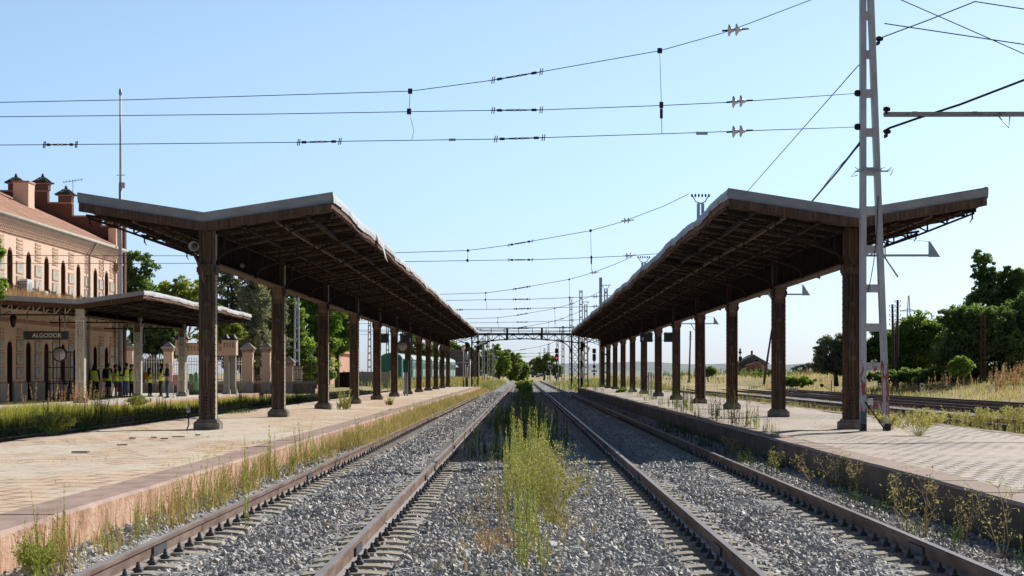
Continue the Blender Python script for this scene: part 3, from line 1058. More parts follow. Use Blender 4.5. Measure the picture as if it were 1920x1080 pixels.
def yard_track(xc, label, y0, y1):
    root = thing('railway_track', label, 'railway track', (xc, y0, 0), 0, 'yard tracks')
    for s in (-1, 1):
        rail_mesh(0, y1 - y0, False).build('rail', root, (s * .868, 0, .002))
    sm = MB()
    sm.box((-1.3, -.12, -.1), (1.3, .12, .0), M['wood_dark'])
    f = sm.build('sleeper', root, (0, 0, 0))
    vis = max(40, 3733 * (xc - 1.2) / 938) - y0
    for i in range(1, 100):
        c = f.copy()
        COL.objects.link(c)
        c.location = (R.uniform(-.05, .05), vis - 2 + .62 * i, 0)
    return root


yard_track(14.55, 'yard track nearest to the right platform on pale ballast', 42, 420)
yard_track(19.7, 'middle yard track between two other yard tracks on the right', 42, 420)
yard_track(24.1, 'yard track farthest right, along the dry grass verge', 42, 420)
tt = thing('railway_track', 'overgrown track in the grassy trench before the station platform', 'railway track', (-12.7, 40, 0))
for s in (-1, 1):
    rail_mesh(0, 200, False).build('rail', tt, (s * .868, 0, -.02))

# ------------------------------------------------------------------ ballast stones (stuff)
def stones(name, n, yr, size, seed, x0=-3.85, x1=4.5, bias=1.0):
    rg = np.random.default_rng(seed)
    K = 28
    per = n // K
    Vs, Fs, ts, o = [], [], [], 0
    for k in range(K):
        bm = bmesh.new()
        for i in range(11):
            q = rg.normal(0, 1, 3)
            q /= np.linalg.norm(q)
            q *= np.array([1.0, .78, .62]) * rg.uniform(.8, 1.1)
            bm.verts.new(q)
        bmesh.ops.convex_hull(bm, input=bm.verts)
        bmesh.ops.delete(bm, geom=[v for v in bm.verts if not v.link_faces], context='VERTS')
        bmesh.ops.triangulate(bm, faces=bm.faces)
        bm.verts.index_update()
        bv = np.array([v.co for v in bm.verts])
        bf = np.array([[v.index for v in f.verts] for f in bm.faces])
        bm.free()
        u = rg.uniform(0, 1, per) ** bias
        y = yr[0] + (yr[1] - yr[0]) * u
        x = rg.uniform(x0, x1, per)
        # keep most stones off the sleeper blocks and all of them off the rails
        keep = np.ones(per, bool)
        for xc in (XL, XR_):
            for s in (-1, 1):
                d = x - (xc + s * .868)
                ph = np.abs(((y - 11.3) + .3) % .6 - .3)
                keep &= ~(np.abs(d) < .085)
                keep &= ~((np.abs(d) < .15) & (rg.uniform(0, 1, per) < .6))
                inner = -s * d
                keep &= ~((inner < .38) & (inner > -.36) & (ph < .135) & (rg.uniform(0, 1, per) < .93))
        x, y = x[keep], y[keep]
        m = len(x)
        q = rg.normal(0, 1, (m, 4))
        q /= np.linalg.norm(q, axis=1, keepdims=True)
        a, b, c, d = q.T
        Rm = np.stack([np.stack([1 - 2 * (c * c + d * d), 2 * (b * c - a * d), 2 * (b * d + a * c)], -1),
                       np.stack([2 * (b * c + a * d), 1 - 2 * (b * b + d * d), 2 * (c * d - a * b)], -1),
                       np.stack([2 * (b * d - a * c), 2 * (c * d + a * b), 1 - 2 * (b * b + c * c)], -1)], 1)
        s = size * rg.lognormal(0, .28, m)
        P = np.einsum('mij,vj->mvi', Rm, bv) * s[:, None, None]
        z = -.034 + rg.uniform(-.006, .028, m)
        for xc in (XL, XR_):
            for s_ in (-1, 1):
                z -= .020 * (np.abs(x - (xc + s_ * .868) + s_ * .06) < .44)
        z += .13 * sst(3.25, 3.8, -x)
        P += np.stack([x, y, z], 1)[:, None]
        nv = len(bv)
        Vs.append(P.reshape(-1, 3))
        Fs.append((bf[None] + (np.arange(m) * nv)[:, None, None]).reshape(-1, 3) + o)
        t = np.clip(rg.beta(2.0, 2.4, m), 0, .94)
        t[rg.uniform(0, 1, m) < .025] = 1.0
        ts.append(np.repeat(t, len(bf)))
        o += m * nv
    me = np_mesh(name, np.concatenate(Vs), np.concatenate(Fs), np.concatenate(ts), M['stone'])
    return tag(link(name, me), 'loose grey crushed stone ballast between and beside the rails', 'ballast', kind='stuff')


stones('ballast_stones', 62000, (13.0, 32), .030, 1)
stones('ballast_stones', 40000, (31, 72), .038, 2, bias=1.25)
stones('ballast_stones', 16000, (70, 175), .055, 3, bias=1.3)

# ------------------------------------------------------------------ canopies
def roof_profile(hl, hr, zv, zl, zr):
    """height of the roof's upper surface at offset dx from the valley"""
    return lambda dx: zv + (zl - zv) * (-dx / hl) if dx < 0 else zv + (zr - zv) * (dx / hr)


def column_mb(ztop, style):
    """origin at the foot, on the platform"""
    A, B, C, Q = style
    mb = MB()
    w = .178
    zb = .21
    mb.box((-.142, -.142, zb), (.142, .142, ztop), A)
    for sx in (-1, 1):
        for sy in (-1, 1):
            xa, xb = sorted((sx * .125, sx * w))
            ya, yb = sorted((sy * .125, sy * w))
            mb.box((xa, ya, zb), (xb, yb, 3.34), Q)
            mb.box((xa, ya, 3.56), (xb, yb, ztop), Q)
    # vertical ribs of the front and back channels, side plates
    for sy in (-1, 1):
        for rx in (-.075, 0, .075):
            mb.tube([(rx, sy * .148, .92), (rx, sy * .148, 3.34)], .019, C, 6, caps=True)
        for z in (1.55, 2.15, 2.72):
            mb.lathe([(.072, 0), (.072, .012), (.045, .026), (.02, .030)], (0, sy * .160, z), C, 10, 'y')
        for rx in (-.072, .072):
            mb.box((rx - .026, min(sy * .142, sy * .166), 3.56), (rx + .026, max(sy * .142, sy * .166), ztop), A)
    for sx in (-1, 1):
        xa, xb = sorted((sx * .142, sx * .170))
        mb.box((xa, -.125, zb), (xb, .125, 3.34), B)
        mb.box((xa, -.125, 3.56), (xb, .125, ztop), B)
    # rivets up the corner angles
    z = zb + .12
    while z < ztop - .1:
        if not (3.28 < z < 3.62):
            for sy in (-1, 1):
                for x in (-.152, .152):
                    mb.cbox((x, sy * (w + .004), z), (.022, .012, .022), Q)
            for sx in (-1, 1):
                for y in (-.150, .150):
                    mb.cbox((sx * (w + .004), y, z), (.012, .022, .022), Q)
        z += .125
    return mb


def capital_mb(style):
    A, B, C, Q = style
    mb = MB()
    for (z0, z1, w) in ((3.34, 3.39, .198), (3.39, 3.50, .218), (3.50, 3.56, .200)):
        mb.box((-w, -w, z0), (w, w, z1), Q if w != .218 else C)
    return mb


def panel_mb(style, sides):
    A, B, C, Q = style
    mb = MB()
    for sy in sides:
        ya, yb = sorted((sy * .143, sy * .163))
        mb.box((-.10, ya, .24), (.10, yb, .84), C)
        y = sy * .165
        for k in range(7):      # a carved leaf in relief
            z = .30 + .07 * k
            l = .075 * math.sin(PI * (k + 1) / 8)
            for s in (-1, 1):
                mb.tube([(0, y, z), (s * l * .6, y + sy * .012, z + .045), (s * l, y, z + .03)], [.016, .014, .006], C, 5)
        mb.tube([(0, y, .27), (0, y, .80)], .012, C, 5)
    return mb


def base_mb(m):
    mb = MB()
    mb.cbox((0, 0, .085), (.56, .56, .19), m, bev=.035)
    mb.cbox((0, 0, .20), (.45, .45, .05), m, bev=.02)
    return mb


def truss_mb(half, prof, sgn, m, zlow, tip_drop=.16, vn=5):
    """cantilever bracket: curved knee, rising lower chord, lattice, upper chord under the roof"""
    mb = MB()
    top = lambda d: prof(sgn * d) - .42
    low = [(.20, zlow - .04), (.215, zlow + .06), (.27, zlow + .16), (.36, zlow + .23), (.50, zlow + .28), (.72, zlow + .355)]
    ze = top(half - .10) - .045
    k = (ze - zlow - .355) / (half - .82)
    low += [(half * .5, zlow + .355 + k * (half * .5 - .72) - .02), (half - .10, ze)]
    for (a, za), (b, zb) in zip(low[:-1], low[1:]):
        mb.bar((sgn * a, 0, za), (sgn * b, 0, zb), .075, .045, m)
    for a, b in ((.16, half * .5), (half * .5, half - .06)):
        mb.bar((sgn * a, 0, top(a)), (sgn * b, 0, top(b)), .07, .055, m)

    def lz(d):
        for (a, za), (b, zb) in zip(low[:-1], low[1:]):
            if a <= d <= b:
                return za + (zb - za) * (d - a) / (b - a)
        return low[-1][1]
    n = vn
    ds = [.36 + (half - .62) * i / n for i in range(n + 1)]
    for i, d in enumerate(ds):
        if top(d) - lz(d) > .08:
            mb.bar((sgn * d, 0, lz(d)), (sgn * d, 0, top(d)), .035, .03, m)
        if i < n:
            e = ds[i + 1]
            mb.bar((sgn * d, 0, top(d)), (sgn * e, 0, lz(e)), .03, .03, m)
    d = half - .14
    mb.bar((sgn * d, 0, top(d) - .02), (sgn * d, 0, top(d) - .02 - tip_drop), .03, .03, m)
    mb.bar((sgn * (d - .01), 0, top(d) - tip_drop), (sgn * (d - .05), 0, top(d) - tip_drop - .08), .02, .02, m)
    return mb


def girder_mb(L, ztop, zbot, m, m2):
    mb = MB()
    mb.box((-.03, .20, zbot), (.03, L - .20, ztop), m)
    mb.box((-.15, .20, zbot - .045), (.15, L - .20, zbot), m2)
    mb.box((-.13, .20, ztop), (.13, L - .20, ztop + .03), m)
    y = .45
    while y < L - .3:
        for s in (-1, 1):
            mb.box((min(s * .03, s * .085), y - .02, zbot), (max(s * .03, s * .085), y + .02, ztop), m)
        y += .30
    # quarter-round haunches at both ends
    r = .42
    arc = [(r - r * math.cos(t), -r + r * math.sin(t)) for t in [PI / 2 * i / 6 for i in range(7)]]
    for y0, d in ((.205, 1), (L - .205, -1)):
        poly = [(y0 + d * u, zbot - .045 + v) for u, v in arc] + [(y0, zbot - .045)]
        mb.prism(poly, 'yz', -.045, .045, m)
        for (u0, v0), (u1, v1) in zip(arc[:-1], arc[1:]):
            mb.bar((0, y0 + d * u0, zbot - .045 + v0), (0, y0 + d * u1, zbot - .045 + v1), .26, .035, m2)
    return mb


def wavy(y, amp, seed):
    return amp * (math.sin(y * .37 + seed) * .5 + math.sin(y * .93 + 2.1 * seed) * .35 + math.sin(y * 2.3 + seed * 5) * .15)


def canopy(label, x0, yf, cols, ye, hl, hr, zv, zl, zr, style, basem, truss_m, lf, rf, wave=.05, sides='lr', facade=False, seed=1, front_lattice=False, group=None):
    root = thing('platform_canopy', label, 'canopy', (x0, yf, ZP), 0, group)
    P0 = roof_profile(hl, hr, zv - ZP, zl - ZP, zr - ZP)
    prof = P0
    Ln = ye - yf
    ztop = prof(0) - .36
    c0 = column_mb(ztop, style).build('column', root, (0, cols[0] - yf, 0))
    base_mb(basem).build('base', c0)
    capital_mb(style).build('capital', c0)
    panel_mb(style, (-1,)).build('ornamental_panel', c0)
    for y in cols[1:]:
        copy_tree(c0, root, (0, y - yf, 0))
    sp = cols[1] - cols[0]
    zbot = 3.62
    g0 = None
    for y in cols[:-1]:
        if g0 is None:
            g0 = girder_mb(sp, ztop - .03, zbot, truss_m, M['iron_red']).build('girder', root, (0, y - yf, 0))
        else:
            link('girder', g0.data, root, (0, y - yf, 0))
    # cantilever brackets at each column and at mid bay
    ty = [y - yf for y in cols]
    ty = sorted(ty + [t + sp / 2 for t in ty[:-1]])
    for sgn, half in ((-1, hl), (1, hr)):
        if facade and sgn < 0:
            continue
        first = None
        for t in ty:
            if first is None:
                first = truss_mb(half, prof, sgn, truss_m, zbot - .02).build('bracket', root, (0, t, 0))
            else:
                link('bracket', first.data, root, (0, t, 0))
    # roof sheet and boarded soffit, corrugated along the length
    n = int(Ln / .16)
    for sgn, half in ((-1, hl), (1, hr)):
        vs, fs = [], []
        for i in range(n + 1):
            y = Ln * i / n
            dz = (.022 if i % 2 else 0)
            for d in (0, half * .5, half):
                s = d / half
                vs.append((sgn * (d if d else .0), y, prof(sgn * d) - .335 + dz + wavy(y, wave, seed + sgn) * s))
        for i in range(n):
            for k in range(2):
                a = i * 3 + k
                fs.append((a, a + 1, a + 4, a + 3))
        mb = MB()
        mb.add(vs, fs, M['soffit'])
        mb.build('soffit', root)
        mb = MB()
        y = .3
        while y < Ln - .1:
            z0, z1 = prof(0) - .352, prof(sgn * (half - .06)) - .352 + wavy(y, wave, seed + sgn)
            mb.bar((sgn * .1, y, z0), (sgn * (half - .06), y, z1), .07, .045, M['iron_tan'] if int(y / .55) % 3 == 0 else M['iron_dark'])
            y += .55
        mb.build('soffit_battens', root)
        vs, fs = [], []
        m2 = int(Ln / 1.5)
        for i in range(m2 + 1):
            y = Ln * i / m2
            for d in (0, half - .02):
                s = d / half
                vs.append((sgn * d, y, prof(sgn * d) - .012 + wavy(y, wave, seed + sgn) * s))
        fs = [(2 * i, 2 * i + 1, 2 * i + 3, 2 * i + 2) for i in range(m2)]
        mb = MB()
        mb.add(vs, fs, M['roof_top'])
        mb.build('roof', root)
        for q, w_, mm in ((.30, .07, truss_m), (.56, .06, M['iron_tan']), (.80, .09, M['iron_dark'])):
            mb = MB()
            d = q * half
            z = prof(sgn * d) - .40
            ny = 24
            for i in range(ny):
                ya, yb = Ln * i / ny, Ln * (i + 1) / ny
                mb.bar((sgn * d, ya, z + wavy(ya, wave, seed + sgn) * q), (sgn * d, yb, z + wavy(yb, wave, seed + sgn) * q), w_, .09, mm)
            mb.build('purlin', root)
    # end fascia: zinc strip over a dark board, at both ends
    for yy, s in ((0, -1), (Ln, 1)):
        mb = MB()
        for d0, d1 in ((-hl, 0), (0, hr)):
            a, b = prof(d0), prof(d1)
            wa = wavy(yy, wave, seed + (-1 if d0 else 1)) if d0 else 0
            wb = wavy(yy, wave, seed + 1) if d1 else 0
            k = 6
            for i in range(k):       # individual lengths of zinc, a hair apart
                u0, u1 = d0 + (d1 - d0) * i / k, d0 + (d1 - d0) * (i + 1) / k
                z0 = a + wa + (b + wb - a - wa) * i / k
                z1 = a + wa + (b + wb - a - wa) * (i + 1) / k
                e = .002 * (i % 2)
                vs = [(u0, s * (.02 + e), z0 - .205), (u1, s * (.02 + e), z1 - .205), (u1, s * (.02 + e), z1), (u0, s * (.02 + e), z0),
                      (u0, s * -.012, z0 - .205), (u1, s * -.012, z1 - .205), (u1, s * -.06, z1 + .006), (u0, s * -.06, z0 + .006)]
                mb.add(vs, [(0, 1, 2, 3), (4, 5, 6, 7), (3, 2, 6, 7), (0, 1, 5, 4)] + ([(0, 3, 7, 4)] if i == 0 and d0 else []) + ([(1, 2, 6, 5)] if i == k - 1 and d1 else []), lf)
        mb.build('end_fascia', root)
        mb = MB()
        for d0, d1 in ((-hl + .03, 0), (0, hr - .03)):
            a, b = prof(d0), prof(d1)
            vs = [(u, s * t, z - dz) for t in (-.012, -.05) for (u, z, dz) in ((d0, a, .385), (d1, b, .385), (d1, b, .2), (d0, a, .2))]
            mb.add(vs, [(0, 1, 2, 3), (4, 5, 6, 7), (0, 1, 5, 4), (2, 3, 7, 6), (0, 3, 7, 4), (1, 2, 6, 5)], M['iron_red'])
        mb.build('end_board', root)
    # long edges
    for ch, sgn, half in (('l', -1, hl), ('r', 1, hr)):
        if ch not in sides:
            continue
        xe = sgn * half
        ze = prof(xe)
        mb, mb2 = MB(), MB()
        y = 0.0
        while y < Ln:
            l = min(2.05, Ln - y)
            za, zb = ze + wavy(y, wave, seed + sgn), ze + wavy(y + l, wave, seed + sgn)
            h = .19 + R.uniform(-.03, .03)
            h2 = .19 + R.uniform(-.03, .03)
            t = R.uniform(-.012, .02)
            ns = 4
            vs = []
            for i in range(ns + 1):
                u = i / ns
                yy = y + l * u
                zz = za + (zb - za) * u + .012 * math.sin(PI * u) * R.uniform(-1, 1)
                hh = h + (h2 - h) * u
                vs += [(xe - sgn * .05, yy, zz + .008), (xe, yy, zz), (xe + sgn * (.012 + t * .3), yy, zz - hh * .5), (xe + sgn * t, yy, zz - hh)]
            fs = [(4 * i + k, 4 * i + k + 1, 4 * i + k + 5, 4 * i + k + 4) for i in range(ns) for k in range(3)]
            mb.add(vs, fs, rf if sgn > 0 else (rf if ch == 'l' and rf is not M['fascia_white'] else lf))
            y += l
        mb.build('edge_flashing', root)
        y = 0.0
        while y < Ln:
            l = min(4.1, Ln - y)
            za, zb = ze + wavy(y, wave, seed + sgn), ze + wavy(y + l, wave, seed + sgn)
            xi = xe - sgn * .03
            vs = [(xi - sgn * a_, yy, z_ - dz) for a_ in (0, .04) for (yy, z_, dz) in ((y + .01, za, .34), (y + l - .01, zb, .34), (y + l - .01, zb, .10), (y + .01, za, .10))]
            mb2.add(vs, [(0, 1, 2, 3), (4, 5, 6, 7), (0, 1, 5, 4), (2, 3, 7, 6), (0, 3, 7, 4), (1, 2, 6, 5)], M['board_red'])
            y += l
        mb2.build('edge_board', root)
    return root, prof


ST_L = (M['iron_red'], M['paint_old'], M['iron_tan'], M['iron_tan'])
colsL = [43.1 + 12.4 * k for k in range(12)]
colsR = [43.1 + 12.4 * k for k in range(12)]
canL, profL = canopy('long rusty butterfly canopy on the left island platform with white sheet edge', -6.83, 42.55, colsL, 181.5, 2.70, 2.75, 5.045, 5.46, 5.46,
                     ST_L, M['stone_base'], M['iron_dark'], M['fascia'], M['fascia_white'], .05, seed=1, group='platform canopies')
canR, profR = canopy('long rusty butterfly canopy on the right platform behind the grey ladder mast', 7.10, 42.25, colsR, 181.5, 2.77, 2.75, 5.10, 5.52, 5.56,
                     (M['iron_red'], M['iron'], M['iron_tan'], M['iron']), M['stone_base'], M['iron_dark'], M['fascia'], M['fascia'], .07, seed=3, group='platform canopies')
# the torn, hanging piece of edge flashing on the left canopy
mb = MB()
x = 2.75
z = 5.46 - ZP
yv = 12.4
vs = []
for i in range(7):
    u = i / 6
    vs += [(x + .02 + .10 * math.sin(u * 3), yv + 2.6 * u, z + .02 - .42 * u + .08 * math.sin(u * 5)), (x + .10 + .06 * u, yv + .15 + 2.45 * u, z - .20 - .46 * u + .03 * math.sin(u * 7))]
mb.add(vs, [(2 * i, 2 * i + 1, 2 * i + 3, 2 * i + 2) for i in range(6)], M['fascia_white'], True)
mb.build('torn_flashing', canL)['label'] = 'torn white sheet bent down from the canopy edge'

ST_W = (M['paint_white'], M['paint_white'], M['paint_old'], M['paint_white'])
colsS = [81.6, 93.7, 105.8]
canS, profS = canopy('lower canopy against the brick station front with pale columns', -18.15, 80.9, colsS, 112.8, 4.2, 2.72, 4.62, 4.86, 5.0,
                     ST_W, M['concrete'], M['iron_dark'], M['fascia'], M['fascia_white'], .05, sides='r', facade=True, seed=5)
# lattice girder from the front column to the station wall
for yy in (.0, 12.1, 24.2):
    mb = MB()
    za, zb = 3.62, 4.12
    xl, xr_ = -4.15, -.2
    mb.bar((xl, .7 + yy, za), (xr_, .7 + yy, za), .08, .06, M['iron_dark'])
    mb.bar((xl, .7 + yy, zb), (xr_, .7 + yy, zb), .08, .06, M['iron_dark'])
    n = 9
    for i in range(n):
        a = xl + (xr_ - xl) * i / n
        b = xl + (xr_ - xl) * (i + 1) / n
        mb.bar((a, .7 + yy, za), (b, .7 + yy, zb), .045, .035, M['paint_old'])
        mb.bar((b, .7 + yy, za), (b, .7 + yy, zb), .045, .035, M['paint_old'])
    mb.build('lattice_girder', canS)
# ------------------------------------------------------------------ the station building
FX = -22.5
openY = [70.4, 73.8, 77.2, 80.6, 83.9, 87.2, 90.5, 93.9, 97.3, 100.6, 104.6, 107.4]
st = thing('station_building', 'pink brick railway station with arched openings, tile panels and clay tile roof', 'building', (FX, 88, ZP))
ORG = (FX, 88, ZP)


def arch(yc, hw, zs, n=8):
    return [(yc + hw * math.cos(PI * i / n), zs + hw * math.sin(PI * i / n)) for i in range(n + 1)]


mb = MB()
xa, xb = FX - .5, FX
ya = 66.0
hw = .48
for yc in openY + [None]:
    yb = yc - hw if yc else 110.0
    mb.box((xa, ya, ZP), (xb, yb, 7.75), M['brick'])
    if yc:
        mb.prism(arch(yc, hw, 2.65) + [(yc - hw, 4.55), (yc + hw, 4.55)], 'yz', xa, xb, M['brick'])
        mb.prism(arch(yc, hw, 6.68) + [(yc - hw, 7.75), (yc + hw, 7.75)], 'yz', xa, xb, M['brick'])
        ya = yc + hw
mb.build('wall', st, None, ORG)
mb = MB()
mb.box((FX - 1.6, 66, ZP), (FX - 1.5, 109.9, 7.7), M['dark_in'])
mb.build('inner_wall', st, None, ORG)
# shutters and doors stand in the reveals
dm = MB()
dm.box((-.06, -.47, 0), (0, -.02, 2.25), M['brick_wood'])
dm.box((-.06, .02, 0), (0, .47, 2.25), M['brick_wood'])
for k in range(14):
    for s in (-.42, .06):
        dm.box((0, s, .12 + .15 * k), (.018, s + .36, .20 + .15 * k), M['brick_wood'])
first = None
for i, yc in enumerate(openY):
    if i in (4, 6, 7, 8, 9, 11):
        p = (FX - .34, yc, 4.58)
        if first is None:
            first = dm.build('shutter', st, Vector(p) - Vector(ORG))
        else:
            link('shutter', first.data, st, Vector(p) - Vector(ORG))
gm = MB()
gm.box((-.05, -.47, 0), (0, .47, 2.3), M['dark_in'])
for y in (-.46, -.02, .42):
    gm.box((0, y, 0), (.03, y + .04, 2.3), M['brick_wood'])
for z in (0, .8, 2.26):
    gm.box((0.001, -.46, z), (.028, .46, z + .05), M['brick_wood'])
first = None
for i, yc in enumerate(openY):
    p = (FX - .38, yc, ZP + .02)
    if first is None:
        first = gm.build('door', st, Vector(p) - Vector(ORG))
    else:
        link('door', first.data, st, Vector(p) - Vector(ORG))
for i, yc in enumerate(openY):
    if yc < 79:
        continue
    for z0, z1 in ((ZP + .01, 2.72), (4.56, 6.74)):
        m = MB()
        m.box((FX - .36, yc + hw - .045, z0), (FX - .03, yc + hw - .003, z1), M['frame'])  # no real frame: dark lining standing in for shade on the far jamb
        m.prism([(yc + (hw - .003) * math.cos(t), z1 + (hw - .003) * math.sin(t)) for t in [PI * q / 12 for q in range(7)]] + [(yc + (hw - .05) * math.cos(t), z1 + (hw - .05) * math.sin(t)) for t in [PI / 2 - PI * q / 12 for q in range(7)]], 'yz', FX - .36, FX - .03, M['frame'])  # same shade lining carried up round the far half of the arch
        m.build('jamb_shade', st, None, ORG)  # thin added lining: jamb shade put into the colour, far side only
# piers: plinth, tile panels, brick panels
edges = [66.0] + sum([[y - hw, y + hw] for y in openY], []) + [109.6]
piers = [(edges[i], edges[i + 1]) for i in range(0, len(edges), 2)]
tp = bp = None
for (a, b) in piers:
    if b < 79:
        continue
    c, w = (a + b) / 2, b - a
    mb = MB()
    mb.box((FX - .52, a - .02, ZP), (FX + .07, b + .02, 1.18), M['plinth'])
    mb.box((FX - .5, a - .01, 1.18), (FX + .04, b + .01, 1.27), M['brick_red'])
    mb.build('plinth', st, None, ORG)
    if tp is None:
        m = MB()
        m.box((0, -.62, 0), (.03, .62, .56), M['brick_red'])
        m.box((.0, -.54, .05), (.045, .54, .51), M['ceramic'])
        tp = m.build('tile_panel', st, (0, c - 88, 1.36 - ZP)).data
        m = MB()
        for k in range(3):
            m.box((0, -.55, k * .16), (.035, .55, k * .16 + .09), M['brick_mid'])
        bp = m.build('brick_panel', st, (0, c - 88, 3.18 - ZP)).data
        todo_t, todo_b = [1.98, 2.58, 4.75, 5.40, 6.05], [6.80, 7.22]
    else:
        todo_t, todo_b = [1.36, 1.98, 2.58, 4.75, 5.40, 6.05], [3.18, 6.80, 7.22]
    sy = min(1.0, (w - .35) / 1.24)
    for z in todo_t:
        o = link('tile_panel', tp, st, (0, c - 88, z - ZP))
        o.scale = (1, sy, 1)
    for z in todo_b:
        o = link('brick_panel', bp, st, (0, c - 88, z - ZP))
        o.scale = (1, sy, 1)
mb = MB()
mb.box((FX, 66, 3.86), (FX + .04, 109.6, 4.02), M['brick_red'])
mb.box((FX, 66, 4.40), (FX + .09, 109.6, 4.53), M['brick'])
mb.build('string_course', st, None, ORG)
mb = MB()
mb.box((FX - .5, 66, 7.76), (FX + .08, 110, 7.86), M['brick_red'])
for k, (z, d) in enumerate(((7.86, .16), (8.0, .26), (8.14, .36))):
    mb.box((FX - .5, 66, z + .085), (FX + d, 110, z + .14), M['brick'])
    y = 66 + .11 * k
    while y < 109.8:
        mb.box((FX - .1, y, z), (FX + d - .02, y + .13, z + .085), M['brick'])
        y += .30
mb.box((FX - .5, 66, 8.285), (FX + .44, 110, 8.36), M['plinth'])
mb.build('cornice', st, None, ORG)
mb = MB()
mb.tube([(FX + .52, 66, 8.40), (FX + .52, 109.8, 8.40)], .075, M['plinth'], 8)
mb.build('gutter', st, None, ORG)
for y in (83.0 - .75, 102.6):
    mb = MB()
    mb.tube([(FX + .52, y, 8.33), (FX + .12, y, 7.7), (FX + .12, y, .45)], .06, M['plinth'], 8)
    for z in (2, 4, 6):
        mb.lathe([(.075, 0), (.075, .08)], (FX + .12, y, z), M['plinth'], 8)
    mb.build('drainpipe', st, None, ORG)
# tiled roof: half round rows running up the slope
n = 400
sl_ = .47
vs, fs = [], []
for i in range(n + 1):
    y = 66 + 43.9 * i / n
    dz = .022 * abs(math.sin(PI * i / 2))
    for k in range(8):
        t = k / 7
        x = FX + .56 - 8.0 * t
        vs.append((x, y, 8.42 + sl_ * 8.0 * t + dz + .025 * math.sin(i * .05 + t * 5) + R.uniform(-.008, .008)))
for i in range(n):
    for k in range(7):
        a = i * 8 + k
        fs.append((a, a + 1, a + 9, a + 8))
mb = MB()
mb.add(vs, fs, M['tile'])
roof_o = mb.build('roof', st, None, ORG)
# stepped gable
mb = MB()
steps = [(-22.03, ZP), (-22.03, 9.72), (-23.35, 9.72), (-23.35, 10.26), (-24.95, 10.26), (-24.95, 11.0), (-26.3, 11.0), (-26.3, 11.66), (-31.5, 11.66), (-31.5, ZP)]
mb.prism(steps, 'xz', 109.95, 110.45, M['brick_dark'])
for (x0, x1, z) in ((-23.35, -22.0, 9.72), (-24.95, -23.38, 10.26), (-26.3, -24.98, 11.0), (-31.5, -26.33, 11.66)):
    mb.box((x0, 109.9, z), (x1, 110.5, z + .09), M['brick_red'])
mb.build('gable_wall', st, None, ORG)
mb = MB()
mb.box((FX - .3, 109.3, ZP + .02), (FX + .12, 109.94, 9.6), M['brick'])
for k in range(9):
    l = .34 if k % 2 else .2
    mb.box((FX - .28, 109.94 - .6 - l * .5, ZP + .02 + k * .44), (FX + .15, 109.93, ZP + .40 + k * .44), M['plinth'])
for k in range(4):
    mb.box((FX - .25, 109.25 - .04 * k, 7.2 + .12 * k), (FX + .2 + .07 * k, 109.93, 7.3 + .12 * k), M['brick_red'])
mb.build('corner_pier', st, None, ORG)
pf = None
for x, z in ((-28.1, 11.74), (-26.62, 11.74), (-25.33, 11.08), (-22.62, 9.80)):
    if pf is None:
        m = MB()
        m.box((-.42, -.35, 0), (.42, .35, .42), M['brick_dark'])
        m.box((-.47, -.40, .42), (.47, .40, .50), M['brick_red'])
        pf = m.build('pinnacle', st, (x - FX, 110.2 - 88, z - ZP))
        c = MB()
        for q in range(4):
            ca, sa = math.cos(q * PI / 2), math.sin(q * PI / 2)
            for j in range(-2, 3):
                w = .07
                p = [(j * .21, .60, .50), (j * .14, .42, .64), (j * .06, .16, .88)]
                c.tube([(x_ * ca - y_ * sa, x_ * sa + y_ * ca, z_) for x_, y_, z_ in p], [.07, .06, .03], M['tile_dark'], 5)
        c.lathe([(.52, .50), (.38, .62), (.14, .86), (.10, .92), (.13, .97), (.07, 1.02), (.09, 1.08), (.02, 1.16)], (0, 0, 0), M['tile_dark'], 8)
        c.build('tiled_cap', pf)
        pf.scale = (.88, .88, .82)
    else:
        copy_tree(pf, st, (x - FX, 110.2 - 88, z - ZP - (.25 if x > -23 else 0)))
mb = MB()
mb.box((-26.75, 104.3, 10.2), (-25.95, 105.6, 11.62), M['brick'])
mb.box((-26.8, 104.25, 11.62), (-25.9, 105.65, 11.72), M['brick_red'])
mb.build('chimney', st, None, ORG)
# balcony railings of rusty iron
rm = MB()
for z in (0, .85):
    rm.bar((0, -.66, z), (0, .66, z), .03, .03, M['iron_red'])
for k in range(11):
    y = -.66 + .132 * k
    rm.bar((0, y, 0), (0, y, .85), .016, .016, M['iron_red'])
for y in (-.66, .66):
    rm.bar((0, y, .85), (-.28, y, .85), .03, .03, M['iron_red'])
    rm.bar((0, y, 0), (-.28, y, 0), .03, .03, M['iron_red'])
    rm.bar((0, y, -.05), (0, y, .95), .035, .035, M['iron_red'])
f = None
for yc in openY[3:]:
    p = Vector((FX + .29, yc, 4.62)) - Vector(ORG)
    if f is None:
        f = rm.build('balcony_railing', st, p)
    else:
        link('balcony_railing', f.data, st, p)


def aircon(label, x, y, z, s):
    r = thing('air_conditioner', label, 'air conditioner', (x, y, z))
    mb = MB()
    mb.cbox((0, 0, .4 * s), (.36 * s, .9 * s, .8 * s), M['ac_white'], bev=.02)
    mb.build('casing', r)
    mb = MB()
    mb.lathe([(.31 * s, 0), (.31 * s, .02), (.27 * s, .024), (.04 * s, .024)], (.18 * s, .1 * s, .42 * s), M['zinc'], 18, 'x')
    mb.build('fan_guard', r)
    mb = MB()
    for k in range(9):
        mb.box((-.14 * s, -.462 * s, (.10 + .07 * k) * s), (.14 * s, -.45 * s, (.135 + .07 * k) * s), M['black'])
    mb.build('side_grille', r)
    mb = MB()
    mb.bar((-.3 * s, -.3 * s, 0), (.2 * s, -.3 * s, 0), .04, .04, M['zinc'])
    mb.bar((-.3 * s, .3 * s, 0), (.2 * s, .3 * s, 0), .04, .04, M['zinc'])
    mb.build('mounting', r)
    return r


